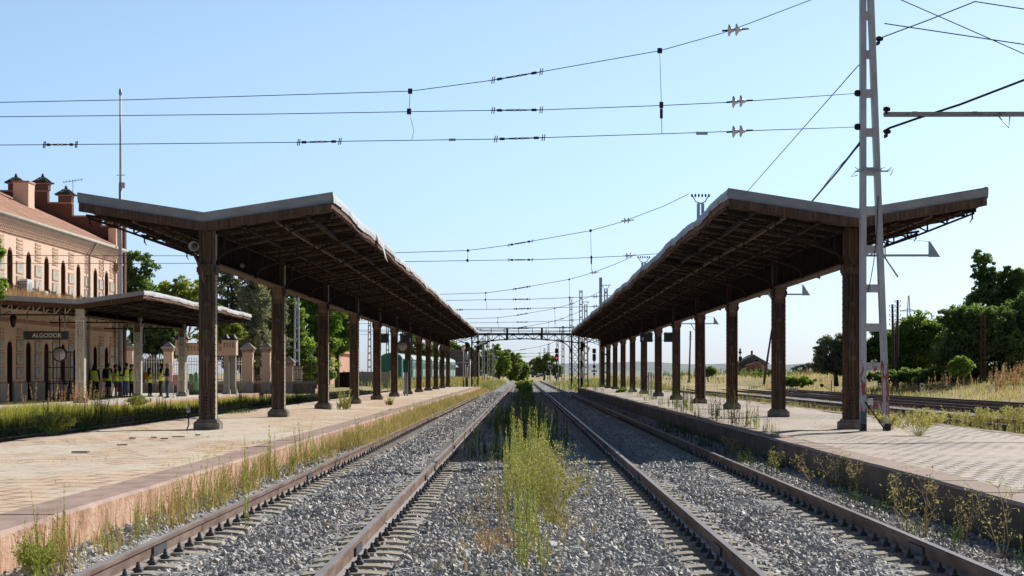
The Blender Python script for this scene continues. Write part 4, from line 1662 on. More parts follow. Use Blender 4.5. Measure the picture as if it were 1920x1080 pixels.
aircon('large white air conditioner on the upper wall beside an iron balcony', FX + .28, 88.85, 5.02, 1.0)
aircon('small white air conditioner low on the upper wall, among dry weeds', FX + .3, 92.2, 4.90, .66)

# tv aerial on the gable
r = thing('tv_aerial', 'thin television aerial with spiky bars on the station gable', 'aerial', (-24.95, 110.2, 11.08))
mb = MB()
mb.bar((0, 0, 0), (0, 0, 1.25), .03, .03, M['zinc'])
mb.build('mast', r)
mb = MB()
mb.bar((-.55, 0, 1.12), (.55, 0, 1.28), .025, .025, M['zinc'])
for k in range(7):
    x = -.5 + .16 * k
    mb.bar((x, -.25, 1.13 + .023 * k), (x, .25, 1.13 + .023 * k), .018, .018, M['zinc'])
    mb.bar((x, 0, 1.05 + .023 * k), (x, 0, 1.22 + .023 * k), .018, .018, M['zinc'])
mb.build('antenna_bars', r)

# iron gate and things under the canopy
r = thing('iron_gate', 'black iron barred gate under the station canopy below the clock', 'gate', (-21.3, 91.5, ZP))
mb = MB()
for k in range(9):
    x = -.62 + .155 * k
    mb.bar((x, 0, 0), (x, 0, 2.25), .03, .03, M['black'])
for z in (.08, .75, 1.5, 2.2):
    mb.bar((-.64, .002, z), (.64, .002, z), .04, .035, M['black'])
mb.build('bars', r)
mb = MB()
for x in (-.66, .66):
    mb.bar((x, 0, 0), (x, 0, 2.32), .06, .06, M['black'])
mb.build('gate_frame', r)
r = thing('bench', 'dark iron and timber bench beside the black gate', 'bench', (-20.05, 90.2, ZP), .1)
mb = MB()
for k in range(4):
    mb.box((-.6, -.2 + .11 * k, .43), (.6, -.12 + .11 * k, .46), M['wood_dark'])
mb.build('seat', r)
mb = MB()
for k in range(3):
    mb.box((-.6, .25, .56 + .12 * k), (.6, .28, .64 + .12 * k), M['wood_dark'])
mb.build('backrest', r)
for s in (-.55, .55):
    mb = MB()
    mb.tube([(s, -.2, 0), (s, -.2, .62), (s, .1, .66), (s, .27, .60)], .022, M['black'], 6)
    mb.tube([(s, .25, 0), (s, .25, .92)], .022, M['black'], 6)
    mb.bar((s, -.2, .42), (s, .25, .42), .03, .03, M['black'])
    mb.build('bench_end', r)
r = thing('parcel_trolley', 'small dark trolley with a pale box behind the iron gate', 'trolley', (-21.2, 93, ZP))
mb = MB()
mb.box((-.5, -.3, .28), (.5, .3, .36), M['wood_dark'])
mb.tube([(-.5, .28, .3), (-.55, .3, 1.0), (-.55, -.3, 1.0), (-.5, -.28, .3)], .02, M['black'], 6)
mb.build('bed', r)
for sx in (-.38, .38):
    for sy in (-.32, .32):
        m = MB()
        m.lathe([(.13, -.03), (.14, 0), (.13, .03)], (sx, sy, .14), M['black'], 12, 'y')
        m.build('wheel', r)
tag(MB().cbox((-21.2, 93, ZP + .53), (.7, .45, .32), M['ac_white'], bev=.02).build('box'), 'pale box lying on the dark parcel trolley', 'box')

# clock hung from the canopy
r = thing('station_clock', 'round white-faced clock hanging under the station canopy', 'clock', (-20.55, 88.2, 2.46))
mb = MB()
mb.lathe([(.30, -.09), (.33, -.06), (.33, .06), (.30, .09)], (0, 0, 0), M['black'], 24, 'y')
mb.build('case', r)
mb = MB()
mb.lathe([(.27, -.098), (.27, -.094)], (0, 0, 0), M['white'], 24, 'y')
mb.build('dial', r)
mb = MB()
mb.bar((0, -.104, 0), (.07, -.104, .13), .03, .006, M['black'])
mb.bar((0, -.106, 0), (.01, -.106, -.21), .022, .006, M['black'])
for k in range(12):
    t = PI * k / 6
    mb.bar((.21 * math.sin(t), -.102, .21 * math.cos(t)), (.25 * math.sin(t), -.102, .25 * math.cos(t)), .02, .004, M['black'])
mb.build('hands_and_marks', r)
mb = MB()
mb.tube([(0, 0, .3), (0, 0, 1.7)], .03, M['black'], 8)
mb.build('hanger', r)
# lantern and bell on the wall
r = thing('wall_lantern', 'small black lantern on the brick wall near the left frame edge', 'lantern', (FX + .05, 86.0, 3.95))
mb = MB()
mb.tube([(0, 0, .25), (.25, 0, .34), (.4, 0, .2)], .02, M['black'], 6)
mb.build('bracket', r)
mb = MB()
mb.lathe([(.03, .2), (.16, .12), (.14, -.02), (.09, -.3), (.03, -.36)], (.4, 0, 0), M['black'], 8)
mb.build('lamp_body', r)
r = thing('station_bell', 'small dark bell on a bracket at the station corner', 'bell', (FX + .1, 109.1, 3.5))
mb = MB()
mb.bar((0, 0, .42), (.35, 0, .42), .035, .035, M['black'])
mb.build('bracket', r)
mb = MB()
mb.lathe([(.03, .36), (.09, .3), (.11, .1), (.17, 0), (.15, 0)], (.28, 0, 0), M['iron_red'], 12)
mb.build('bell_body', r)

# tall tapered pole by the building corner
r = thing('tall_pole', 'tall tapered grey steel pole rising past the station corner', 'pole', (-21.72, 107.2, ZP))
mb = MB()
mb.tube([(0, 0, 0), (0, 0, 4.3), (0, 0, 8.0), (0, 0, 11.5)], [.14, .13, .105, .085], M['mast'], 10)
mb.build('shaft', r)
mb = MB()
mb.tube([(0, 0, 11.5), (0, 0, 16.3)], [.06, .045], M['zinc'], 8)
mb.lathe([(.07, 0), (.09, .1), (.06, .35)], (0, 0, 16.2), M['zinc'], 8)
mb.build('upper_tube', r)
mb = MB()
mb.box((.06, -.12, 11.2), (.26, .12, 11.5), M['zinc'])
mb.bar((-.2, 0, 11.9), (.25, 0, 11.9), .04, .04, M['zinc'])
mb.build('fittings', r)

# ------------------------------------------------------------------ wall, pillars, iron fence
def pillar(label, x, y, w, z1, cap=.32, m=None):
    m = m or M['brick']
    r = thing('gate_pillar', label, 'pillar', (x, y, ZP - .05), 0, 'brick pillars of the boundary fence')
    mb = MB()
    h = z1 - ZP
    mb.box((-w / 2, -w / 2, 0), (w / 2, w / 2, h), m)
    mb.build('shaft', r)
    mb = MB()
    for k in range(3):
        e = w / 2 + .03 * (k + 1)
        mb.box((-e, -e, h + .07 * k - .21), (e, e, h + .07 * k - .15), M['brick_red'])
    mb.build('corbel', r)
    mb = MB()
    mb.cbox((0, 0, h + .04), (w + .28, w + .28, .08), M['plinth'])
    mb.cbox((0, 0, h + .08 + cap / 2), (w + .22, w + .22, cap), M['plinth'], taper=.12)
    mb.build('cap_stone', r)
    mb = MB()
    mb.box((-w / 2 - .05, -w / 2 - .05, 0), (w / 2 + .05, w / 2 + .05, .75), M['plinth'])
    mb.build('plinth', r)
    return r


pillar('brick pillar with stone cap just right of the tall grey pole', -24.8, 125, .58, 3.30)
pillar('brick pillar with stone cap left of the brick portal', -22.3, 125, .54, 3.25)
pillar('tall brick pillar with flared top right of the brick portal', -17.25, 124.6, .62, 3.20)
pillar('brick pillar with flared top, second right of the brick portal', -16.1, 124.6, .50, 3.22)
pillar('small brick pillar standing far behind the tall flared pillar', -18.1, 131, .50, 2.45)
pillar('small brick pillar behind the railings between the two flared pillars', -17.35, 135, .50, 2.30)
pillar('last low brick pillar at the right end of the boundary fence', -14.75, 125, .52, 2.35)


def iron_fence(label, x0, x1, y, zt, m, zw=1.15):
    r = thing('iron_fence', label, 'fence', ((x0 + x1) / 2, y, ZP - .05), 0, 'iron railings on the low stone wall')
    o = (x0 + x1) / 2
    mb = MB()
    mb.box((x0 - o, -.18, 0), (x1 - o, .18, zw - ZP - .12), M['rubble'])
    mb.build('stone_wall', r)
    mb = MB()
    mb.box((x0 - o, -.24, zw - ZP - .12), (x1 - o, .24, zw - ZP + .05), M['plinth'])
    mb.build('coping', r)
    mb = MB()
    n = int((x1 - x0) / .155)
    for k in range(n + 1):
        x = x0 - o + (x1 - x0) * k / n
        mb.bar((x, 0, zw - ZP), (x, 0, zt - ZP), .034, .03, m)
        mb.add([(x - .035, 0, zt - ZP - .02), (x, .02, zt - ZP - .02), (x + .035, 0, zt - ZP - .02), (x, -.02, zt - ZP - .02), (x, 0, zt - ZP + .14)],
               [(0, 1, 4), (1, 2, 4), (2, 3, 4), (3, 0, 4)], m)
    for z in (zw + .15, zt - .16, zt - .36):
        mb.bar((x0 - o, -.02, z - ZP), (x1 - o, -.02, z - ZP), .045, .04, m)
    mb.build('railings', r)
    return r


iron_fence('white iron railings on low wall left of the first brick pillar', -27.8, -25.12, 125, 2.75, M['white'])
iron_fence('white spear-topped railings behind the two people facing each other', -24.48, -22.58, 125, 2.75, M['white'])
iron_fence('white railings seen through the brick portal', -22.0, -17.6, 125.3, 2.6, M['white'])
iron_fence('brown iron railings between the two flared brick pillars', -16.92, -16.38, 124.8, 2.45, M['iron_red'])
iron_fence('brown iron railings from the flared pillar to the last pillar', -15.82, -15.04, 124.9, 2.4, M['iron_red'])
iron_fence('brown iron railings right of the last low brick pillar', -14.46, -13.1, 125, 2.3, M['iron_red'])
r = thing('boundary_wall', 'long pale plastered wall behind the brown railings', 'wall', (-15.2, 139, ZP - .1))
mb = MB()
mb.box((-3.2, 0, 0), (-.3, .25, 1.75), M['plinth'])
mb.build('wall_face', r)
mb = MB()
mb.box((-3.25, -.06, 1.75), (-.25, .31, 1.86), M['concrete'])
mb.build('coping', r)

r = thing('brick_portal', 'brick gate portal on pale concrete posts with dark tiled tops', 'portal', (-18.75, 118, ZP))
for x, y in ((-1.38, 0), (1.16, -.1), (1.48, .35)):
    mb = MB()
    mb.box((x - .16, y - .16, .25), (x + .16, y + .16, 2.3), M['concrete'])
    mb.cbox((x, y, .14), (.52, .52, .34), M['concrete'], taper=.8)
    mb.build('post', r)
mb = MB()
mb.box((-1.75, -.3, 2.3), (1.0, .3, 2.95), M['brick'])
mb.box((-1.8, -.34, 2.95), (1.0, .34, 3.03), M['brick_red'])
for k in range(14):
    mb.box((-1.7 + .19 * k, -.33, 2.55), (-1.6 + .19 * k, -.3, 2.85), M['brick_red'])
mb.build('lintel', r)
for x, w in ((1.33, .42), (-1.5, .34)):
    mb = MB()
    mb.box((x - w, -.38, 2.302), (x + w, .45, 3.2), M['brick'])
    for k in range(4):
        mb.box((x - w + .12 + .17 * k, -.41, 2.75), (x - w + .2 + .17 * k, -.38, 3.05), M['brick_red'])
    o = mb.build('turret', r)
    mb = MB()
    for dx in (-.22, .22):
        mb.lathe([(.34, 3.2), (.22, 3.34), (.07, 3.52), (.02, 3.58)], (x + dx, 0, 0), M['tile_dark'], 6)
    mb.build('tiled_cap', o)

r = thing('fuel_pump', 'pale green pump with round box on a dark green base', 'pump', (-18.85, 114, ZP))
mb = MB()
mb.box((-.28, -.22, 0), (.30, .22, .17), M['green_dark'])
mb.build('base', r)
mb = MB()
mb.lathe([(.15, .17), (.13, .8), (.10, 1.2), (.06, 1.3)], (.10, 0, 0), M['green_pump'], 10)
mb.build('body', r)
mb = MB()
mb.cbox((-.18, -.05, .98), (.26, .22, .44), M['green_pump'], bev=.06)
mb.tube([(-.18, -.05, .17), (-.18, -.05, .76)], .03, M['green_dark'], 6)
mb.build('meter_box', r)

r = thing('sign_board', 'slim red and white notice board on grey legs beside the bystanders', 'sign', (-16.55 - .6, 98, ZP))
for x in (-.10, .10):
    mb = MB()
    mb.bar((x, 0, 0), (x, .06, 1.12), .035, .035, M['zinc'])
    mb.build('leg', r)
mb = MB()
mb.bar((-.1, 0, .2), (.1, 0, .2), .03, .03, M['zinc'])
mb.bar((-.16, -.15, .02), (-.06, .2, .02), .03, .03, M['zinc'])
mb.build('stretcher', r)
mb = MB()
mb.box((-.13, -.02, .62), (.13, .02, 1.14), plain('notice_red', (.72, .22, .20), .5))
pb = mb.build('panel', r)
mb = MB()
for z, w in ((1.04, .09), (.97, .07), (.86, .09), (.79, .08), (.70, .09)):
    mb.box((-w, -.024, z), (w, -.021, z + .03), M['white'])
mb.build('printed_lines', pb)

# ------------------------------------------------------------------ wagons
def wagon(label, x, y, rz, L_=12.6, first=None):
    if first is not None:
        return copy_tree(first, None, (x, y, 0), rz, label)
    r = thing('railway_wagon', label, 'railway wagon', (x, y, 0), rz, 'green wagons parked on the far left track')
    w = 1.30
    mb = MB()
    mb.box((-w, 0, 1.05), (w, L_, 3.35), M['wagon'])
    mb.build('body', r)
    mb = MB()
    arc = [(w + .05, 3.352)] + [((w + .05) * math.cos(t), 3.42 + .72 * math.sin(t)) for t in [PI * i / 10 for i in range(11)]] + [(-w - .05, 3.352)]
    mb.prism(arc, 'xz', -.04, L_ + .04, M['wagon'])
    mb.build('roof_end', r)
    mb = MB()
    arc2 = [(u * 1.012, v + .014) for u, v in arc[1:-1]]
    vs = [(u, y_, v) for y_ in (.3, L_ - .3) for u, v in arc2]
    n = len(arc2)
    mb.add(vs, [(i, i + 1, n + i + 1, n + i) for i in range(n - 1)], M['wagon_roof'], True)
    mb.build('roof', r)
    for k in range(4):
        y0 = 1.0 + 2.9 * k
        for (a, b) in ((1.3, 2.1), (2.15, 3.2)):
            mb = MB()
            mb.box((w, y0, a), (w + .04, y0 + 1.9, b), M['wagon_panel'])
            p = mb.build('side_panel', r)
            mb = MB()
            for f in (.08, .70, 1.32):
                mb.box((w + .04, y0 + f, a + .1), (w + .05, y0 + f + .5, b - .1), M['glass'] if a > 2 else M['wagon_roof'])
            mb.build('pane', p)
    mb = MB()
    mb.box((-.95, -.03, 1.25), (-.15, 0, 3.2), M['wagon'])
    mb.box((.0, -.025, 1.3), (.06, 0, 3.2), M['wagon'])
    mb.box((-w, -.03, 3.2), (w, 0, 3.3), M['wagon'])
    mb.box((w - .1, -.02, 1.05), (w, 0, 3.2), M['wagon'])
    mb.build('end_door', r)
    mb = MB()
    mb.box((-1.15, .1, .75), (1.15, L_ - .1, 1.048), M['underframe'])
    mb.box((-.9, -.12, .85), (.9, .1, 1.0), M['underframe'])
    for s in (-.8, .8):
        mb.lathe([(.06, -.55), (.22, -.55), (.24, -.48), (.07, -.45), (.07, -.1)], (s, 0, .95), M['underframe'], 10, 'y')
    mb.build('underframe', r)
    for y0 in (1.6, 3.4, L_ - 3.4, L_ - 1.6):
        for s in (-.87, .87):
            mb = MB()
            mb.lathe([(.40, -.06), (.46, -.05), (.46, .05), (.40, .06)], (s, y0, .55), M['underframe'], 14, 'x')
            mb.build('wheel', r)
    return r


def wx(y):
    return -16.0 + max(0, y - 240) * .034 + max(0, y - 240) ** 2 * .00012


w0 = None
ords = ['nearest green wagon, its whole end wall facing the camera', 'second green wagon behind the nearest one', 'third green wagon in the parked row', 'fourth green wagon in the parked row',
        'fifth green wagon in the parked row', 'farthest green wagon, past the end of the left canopy']
for k in range(6):
    y = 240 + 14.0 * k
    rz = -math.atan2(wx(y + 12) - wx(y), 12)
    o = wagon(ords[k], wx(y), y, rz, first=w0)
    w0 = w0 or o

# ------------------------------------------------------------------ houses and sheds
def gable_house(name, label, x, y, w, d, z0, ze, zr, wallm, roofm, wins, axis='x', chim=False):
    """axis: direction of the ridge"""
    r = thing(name, label, 'house' if 'house' in name else 'building', (x, y, z0))
    he, hr = ze - z0, zr - z0
    mb = MB()
    if axis == 'y':
        mb.prism([(-w / 2, 0), (w / 2, 0), (w / 2, he), (0, hr - .1), (-w / 2, he)], 'xz', 0, d, wallm)
    else:
        mb.prism([(0, 0), (d, 0), (d, he), (d / 2, hr - .1), (0, he)], 'yz', -w / 2, w / 2, wallm)
    mb.build('wall', r)
    mb = MB()
    o = .35
    if axis == 'y':
        s = (hr - he) / (w / 2)
        for k in (-1, 1):
            vs = [(0, -o, hr), (k * (w / 2 + o), -o, he - s * o), (k * (w / 2 + o), d + o, he - s * o), (0, d + o, hr)]
            vs += [(a, b, c - .12) for a, b, c in vs]
            mb.add(vs, [(0, 1, 2, 3), (4, 5, 6, 7), (0, 1, 5, 4), (1, 2, 6, 5), (2, 3, 7, 6)], roofm)
    else:
        s = (hr - he) / (d / 2)
        for k in (0, 1):
            ye = -o if k == 0 else d + o
            vs = [(-w / 2 - o, d / 2, hr), (w / 2 + o, d / 2, hr), (w / 2 + o, ye, he - s * o), (-w / 2 - o, ye, he - s * o)]
            vs += [(a, b, c - .12) for a, b, c in vs]
            mb.add(vs, [(0, 1, 2, 3), (4, 5, 6, 7), (1, 2, 6, 5), (2, 3, 7, 6), (3, 0, 4, 7)], roofm)
    ro = mb.build('roof', r)
    if chim:
        mb = MB()
        mb.box((-.2, d * .35, hr - .3), (.2, d * .35 + .4, hr + .8), wallm)
        mb.build('chimney', ro)
    for (wx_, wz, ww, wh) in wins:
        mb = MB()
        mb.box((wx_ - ww / 2, -.04, wz), (wx_ + ww / 2, .0, wz + wh), M['dark_in'])
        f = mb.build('window', r)
        mb = MB()
        mb.box((wx_ - ww / 2 - .08, -.07, wz - .08), (wx_ + ww / 2 + .08, -.002, wz), M['concrete'])
        mb.build('sill', f)
    return r


M['pink_wall'] = mat('pink_plaster', [(0.3, (.52, .30, .21)), (0.7, (.66, .42, .31))], 1, (1, 1, 1), .9, 0, .2, 10)
M['ruin'] = mat('ruined_grey_brick', [(0.3, (.12, .105, .10)), (0.7, (.20, .175, .165))], 1.2, (1, 1, 1), .95, 0, .4, 10)
M['slate'] = mat('old_slate_roof', [(0.3, (.13, .13, .135)), (0.7, (.22, .21, .21))], 1.2, (1, 1, 1), .9, 0, .3, 10)
M['red_wall'] = mat('faded_red_plaster', [(0.3, (.24, .11, .09)), (0.7, (.36, .19, .15))], 1.2, (1, 1, 1), .9, 0, .3, 10)
gable_house('trackside_house', 'pink house with clay tile roof seen between the left canopy columns', -24.2, 206, 8.4, 26, .25, 4.1, 6.0, M['pink_wall'], M['tile'],
            [(-1.8, 1.0, .9, 1.4), (1.6, 1.0, .9, 1.4)], 'y', True)
gable_house('old_house', 'small old gabled house with slate roof beyond the yard tracks', 46.2, 400, 5.6, 9, .8, 3.9, 5.5, M['ruin'], M['slate'], [(.6, 2.9, .5, .7)], 'y', True)
r = thing('lean_to_shed', 'low red shed with sloping roof in front of the slate-roofed house', 'shed', (46.4, 394, .8))
mb = MB()
mb.prism([(-2.1, 0), (2.0, 0), (2.0, 1.6), (-.2, 3.1), (-2.1, 2.6)], 'xz', 0, 5.5, M['red_wall'])
mb.build('wall', r)
mb = MB()
mb.bar((-.3, 2.5, 3.2), (2.4, 2.5, 1.45), 6, .12, M['plinth'])
mb.build('roof', r)
mb = MB()
mb.box((-.2, -.05, .7), (.9, 0, 1.7), M['dark_in'])
mb.build('window', r)
r = thing('ruined_building', 'roofless grey brick ruin with empty window holes left of the far tracks', 'building', (-12.2, 400, .3))
mb = MB()
for (x0, x1, z0, z1) in ((-3.2, -1.5, 0, 6.0), (-1.5, -.9, 0, 2.6), (-1.5, -.9, 3.8, 6.2), (-.9, .6, 0, 6.1), (.6, 1.1, 0, 2.8), (.6, 1.1, 3.6, 5.9), (1.1, 3.0, 0, 5.9), (-2.4, -1.6, 6.001, 6.3), (1.5, 2.9, 5.901, 6.1)):
    mb.box((x0, 0, z0), (x1, .5, z1), M['ruin'])
mb.box((2.6, .501, 0), (3.1, 8, 5.7), M['ruin'])
mb.box((-3.2, .501, 0), (-2.7, 8, 5.7), M['ruin'])
mb.build('wall', r)
r = thing('field_shed', 'low dark shed with pale sheet roof under the big trees on the right', 'shed', (35.2, 168, 1.05))
mb = MB()
mb.box((-1.9, 0, 0), (1.9, 3, 1.25), M['ruin'])
mb.build('wall', r)
mb = MB()
mb.box((-2.15, -.3, 1.25), (2.1, 3.2, 1.36), M['plinth'])
mb.build('roof', r)
mb = MB()
mb.box((.2, -.05, .05), (1.1, 0, 1.1), M['dark_in'])
mb.build('door', r)
r = thing('concrete_wall', 'stained grey concrete wall beside the green wagons', 'wall', (-15.3, 196, .2))
mb = MB()
for k in range(5):
    mb.box((-2.4 + .9 * k + .01, 0, 0), (-2.4 + .9 * (k + 1) - .01, .18, 1.6), M['concrete'])
mb.build('panels', r)
mb = MB()
for k in range(6):
    mb.box((-2.46 + .9 * k, -.06, 0), (-2.34 + .9 * k, .24, 1.7), M['concrete'])
mb.build('posts', r)
r = thing('storage_container', 'dark rusty storage box between the pink house and the concrete wall', 'container', (-16.3, 183, .2))
mb = MB()
mb.box((-.75, 0, .1), (.65, 2, 1.55), M['iron_dark'])
for k in range(7):
    mb.box((-.7 + .19 * k, -.03, .15), (-.61 + .19 * k, 0, 1.5), M['iron_dark'])
mb.build('body', r)
mb = MB()
for x in (-.6, .5):
    mb.box((x - .08, .2, 0), (x + .08, 1.8, .1), M['wood_dark'])
mb.build('skid', r)
# ------------------------------------------------------------------ ladder masts
def patchy_material():
    m, nt, b = new_mat('mast_paint_worn')
    c = ramp(nt, noise(nt, coords(nt, (2, 2, .6)), 3, 5), [(.3, (.34, .365, .41)), (.6, (.46, .485, .53)), (.8, (.54, .56, .60))])
    tc = nt.nodes.new('ShaderNodeTexCoord')
    s = N(nt, 'ShaderNodeSeparateXYZ')
    nt.links.new(tc.outputs['Object'], s.inputs[0])
    hi = ramp(nt, s.outputs[2], [(.0, (1, 1, 1)), (.5, (.85, .85, .85)), (1.0, (0, 0, 0))])
    mr = N(nt, 'ShaderNodeMapRange')
    mr.inputs['From Max'].default_value = 3.0
    nt.links.new(s.outputs[2], mr.inputs['Value'])
    hi = ramp(nt, mr.outputs[0], [(.0, (.62, .62, .62)), (.45, (.56, .56, .56)), (.95, (.30, .30, .30)), (1.0, (0, 0, 0))])
    n = noise(nt, coords(nt, (6, 6, 1.3)), 1.6, 5, .7)
    ad = N(nt, 'ShaderNodeMath', operation='LESS_THAN')
    nt.links.new(n, ad.inputs[0])
    sb = N(nt, 'ShaderNodeMath', operation='MULTIPLY')
    nt.links.new(hi, sb.inputs[0])
    sb.inputs[1].default_value = .82
    nt.links.new(sb.outputs[0], ad.inputs[1])
    c = mixc(nt, ad.outputs[0], c, (.26, .075, .055))
    nt.links.new(c, b.inputs['Base Color'])
    b.inputs['Roughness'].default_value = .55
    bump(nt, b, noise(nt, coords(nt), 30, 4), .2, .005)
    return m


M['mast_worn'] = patchy_material()
M['mast_blue'] = plain('blue_grey_paint', (.10, .14, .21), .6)


def ladder_mast(label, x, y, h, wb, wt, z0=ZP, asym=False, step=.814, m=None, crown=True, group='ladder masts beside the tracks', name='ladder_mast', leg=.12, dep=.20):
    m = m or M['mast']
    r = thing(name, label, 'mast', (x, y, z0), 0, group)
    lb, lt = (-wb / 2, -wb / 2) if asym else (-wb / 2, -wt / 2)
    rb, rt = wb / 2, (-wb / 2 + wt) if asym else wt / 2
    for s, a, b in ((-1, lb, lt), (1, rb, rt)):
        mb = MB()
        a2, b2 = (a, a + leg), (b, b + leg)
        if s > 0:
            a2, b2 = (a - leg, a), (b - leg, b)
        vs = [(a2[0], -dep / 2, 0), (a2[1], -dep / 2, 0), (a2[1], dep / 2, 0), (a2[0], dep / 2, 0), (b2[0], -dep / 2, h), (b2[1], -dep / 2, h), (b2[1], dep / 2, h), (b2[0], dep / 2, h)]
        mb.add(vs, [(0, 3, 2, 1), (4, 5, 6, 7), (0, 1, 5, 4), (1, 2, 6, 5), (2, 3, 7, 6), (3, 0, 4, 7)], m)
        mb.build('leg', r)
    z = .46
    while z < h - .1:
        mb = MB()
        t = z / h
        xa = lb + (lt - lb) * t + leg - .002
        xb = rb + (rt - rb) * t - leg + .002
        mb.box((xa, -dep / 2 + .012, z), (xb, dep / 2 - .012, z + .165), m)
        mb.build('batten', r)
        z += step
    if crown:
        mb = MB()
        mb.tube([(-.32, 0, h + .30), (-.2, 0, h + .08), (0, 0, h), (.2, 0, h + .08), (.32, 0, h + .30)], .022, M['black'], 6)
        for k in range(6):
            mb.lathe([(.03, -.04), (.075, -.02), (.075, .02), (.03, .04)], (-.36 + .144 * k, 0, h + .34), M['black'], 8, 'x')
        mb.build('insulator_crown', r)
    return r


tw = ladder_mast('tall grey ladder mast with red rust patches in front of the right canopy', 7.335, 41.6, 9.2, .62, .275, asym=True, m=M['mast_worn'], crown=False)
mb = MB()
mb.box((-.312, -.104, 0), (-.186, .104, .16), M['black'])
mb.build('black_foot', tw)
mb = MB()
mb.box((.186, -.104, 0), (.314, .104, .16), M['black'])
mb.build('black_foot', tw)
mb = MB()
mb.box((-.3115, -.1035, .165), (-.1865, .1035, .42), M['mast_blue'])
mb.build('blue_foot_band', tw)
mb = MB()       # collar of thin spikes
for k in range(9):
    t = k / 8
    x = -.42 + .62 * t
    mb.bar((x, -.16, 5.42 + .03 * math.sin(k * 2.3)), (x + R.uniform(-.12, .12), -.3, 5.48), .012, .012, M['zinc'])
mb.bar((-.42, -.14, 5.42), (.25, -.14, 5.42), .03, .03, M['zinc'])
mb.tube([(-.42, -.14, 5.42), (-.52, -.14, 5.30), (-.38, -.14, 5.34)], .010, M['zinc'], 5)
mb.tube([(.25, -.14, 5.42), (.36, -.14, 5.46), (.30, -.14, 5.33)], .010, M['zinc'], 5)
mb.build('bird_spikes', tw)
mb = MB()
mb.tube([(-.22, -.12, .62), (-.15, -.16, .5), (.05, -.2, .22), (.2, -.15, .02), (.3, -.12, .01)], .016, M['cable'], 6)
mb.build('loose_cable', tw)
mb = MB()
mb.tube([(.05, -.12, 4.9), (.02, -.14, 4.2), (-.05, -.14, 3.5), (-.16, -.12, 2.9)], .010, M['cable'], 5)
mb.build('loose_cable', tw)
mb = MB()
mb.cbox((-.12, -.13, .62), (.12, .08, .14), M['ac_white'], bev=.02)
mb.build('junction_box', tw)


def long_arm(root, z, x0, x1, m, ins=None):
    mb = MB()
    mb.bar((x0, -.05, z), (x1, -.05, z + .02), .05, .09, m)
    mb.bar((x0, .05, z), (x1, .05, z + .02), .05, .09, m)
    for k in range(8):
        x = x0 + (x1 - x0) * (k + .5) / 8
        mb.box((x - .05, -.08, z - .03), (x + .05, .08, z + .055), m)
    a = mb.build('cross_arm', root)
    mb = MB()
    mb.prism([(x1, z - .05), (x1 + .5, z - .05), (x1 + .06, z + .62), (x1, z + .62)], 'xz', -.03, .03, m)
    mb.build('end_plate', a)
    mb = MB()
    mb.tube([(x1 + .05, 0, z + .6), (x0 + (x1 - x0) * .4, 0, z + 1.3), (x0, 0, z + 1.9)], .012, M['wire'], 5)
    mb.build('stay_wire', a)
    if ins:
        mb = MB()
        for x in (ins, ins + 1.25):
            mb.bar((x, 0, z), (x, 0, z + .5), .05, .05, m)
        for k in range(7):
            mb.lathe([(.05, -.05), (.12, -.02), (.12, .02), (.05, .05)], (ins - .1 + .24 * k, 0, z + .56), M['black'], 8, 'x')
        mb.build('insulator_row', a)
    mb = MB()
    mb.tube([(x0 + 2.35, 0, z), (x0 + 2.6, 0, z - .28), (x0 + 2.62, 0, z - .05)], .014, M['zinc'], 5)
    mb.tube([(x0 + 7.6, 0, z), (x0 + 8.2, 0, z - .9)], .04, m, 6)
    mb.build('hook', a)
    return a


long_arm(tw, 6.62, .2, 10.2, M['arm'])
m2 = ladder_mast('grey ladder mast rising through the right canopy, second from the camera', 7.52, 84.7, 8.45, .42, .30)
long_arm(m2, 6.22, .2, 9.7, M['mast'], 6.6)
m3 = ladder_mast('grey ladder mast rising through the right canopy, third from the camera', 7.5, 124.4, 8.15, .42, .30)
long_arm(m3, 6.15, .2, 9.9, M['mast'])
m4 = ladder_mast('grey ladder mast beside the plain grey post at the far end of the right canopy', 7.55, 183, 9.0, .46, .34)
long_arm(m4, 5.8, .2, 9.9, M['mast'], 7)
ladder_mast('short-topped ladder mast left of the plain grey post over the right canopy', 7.2, 231, 9.4, .5, .38, .2)
ladder_mast('tall slim ladder mast, middle one above the right canopy edge', 7.35, 256, 12.2, .6, .42, .2, crown=False)
ladder_mast('tall slim ladder mast behind the right leg of the iron gantry', 7.1, 300, 12.6, .62, .42, .2)
r = thing('steel_post', 'plain grey steel post standing above the far end of the right canopy', 'post', (7.3, 189, ZP - .2))
mb = MB()
mb.box((-.14, -.14, 0), (.14, .14, 10.5), M['mast'])
mb.box((-.16, -.16, 10.5), (.16, .16, 10.54), M['mast'])
mb.build('shaft', r)
mb = MB()
mb.box((-.3, -.3, 0), (.3, .3, .1), M['concrete'])
mb.build('foundation', r)
ladder_mast('grey ladder mast before the green trees behind the second canopy column', -17.1, 150, 7.3, .5, .34, crown=False)
ladder_mast('grey ladder mast before the green trees behind the third canopy column', -19.2, 205, 8.0, .55, .36, .25, crown=False)
ladder_mast('grey ladder mast left of the nearest green wagon', -18.2, 235, 7.8, .55, .36, .25, crown=False)
ladder_mast('grey ladder mast behind the roof of the nearest green wagon', -18.6, 272, 8.4, .55, .36, .25, crown=False)
r = thing('street_light', 'slim grey street light with short arm near the boundary fence', 'street light', (-13.6, 128, .3))
mb = MB()
mb.tube([(0, 0, 0), (0, 0, 2.6), (.12, 0, 2.95), (.45, 0, 3.1)], .03, M['concrete'], 6)
mb.build('post', r)
mb = MB()
mb.lathe([(.02, .08), (.12, .03), (.13, -.03), (.03, -.06)], (.5, 0, 3.1), M['white'], 10)
mb.build('lamp_head', r)
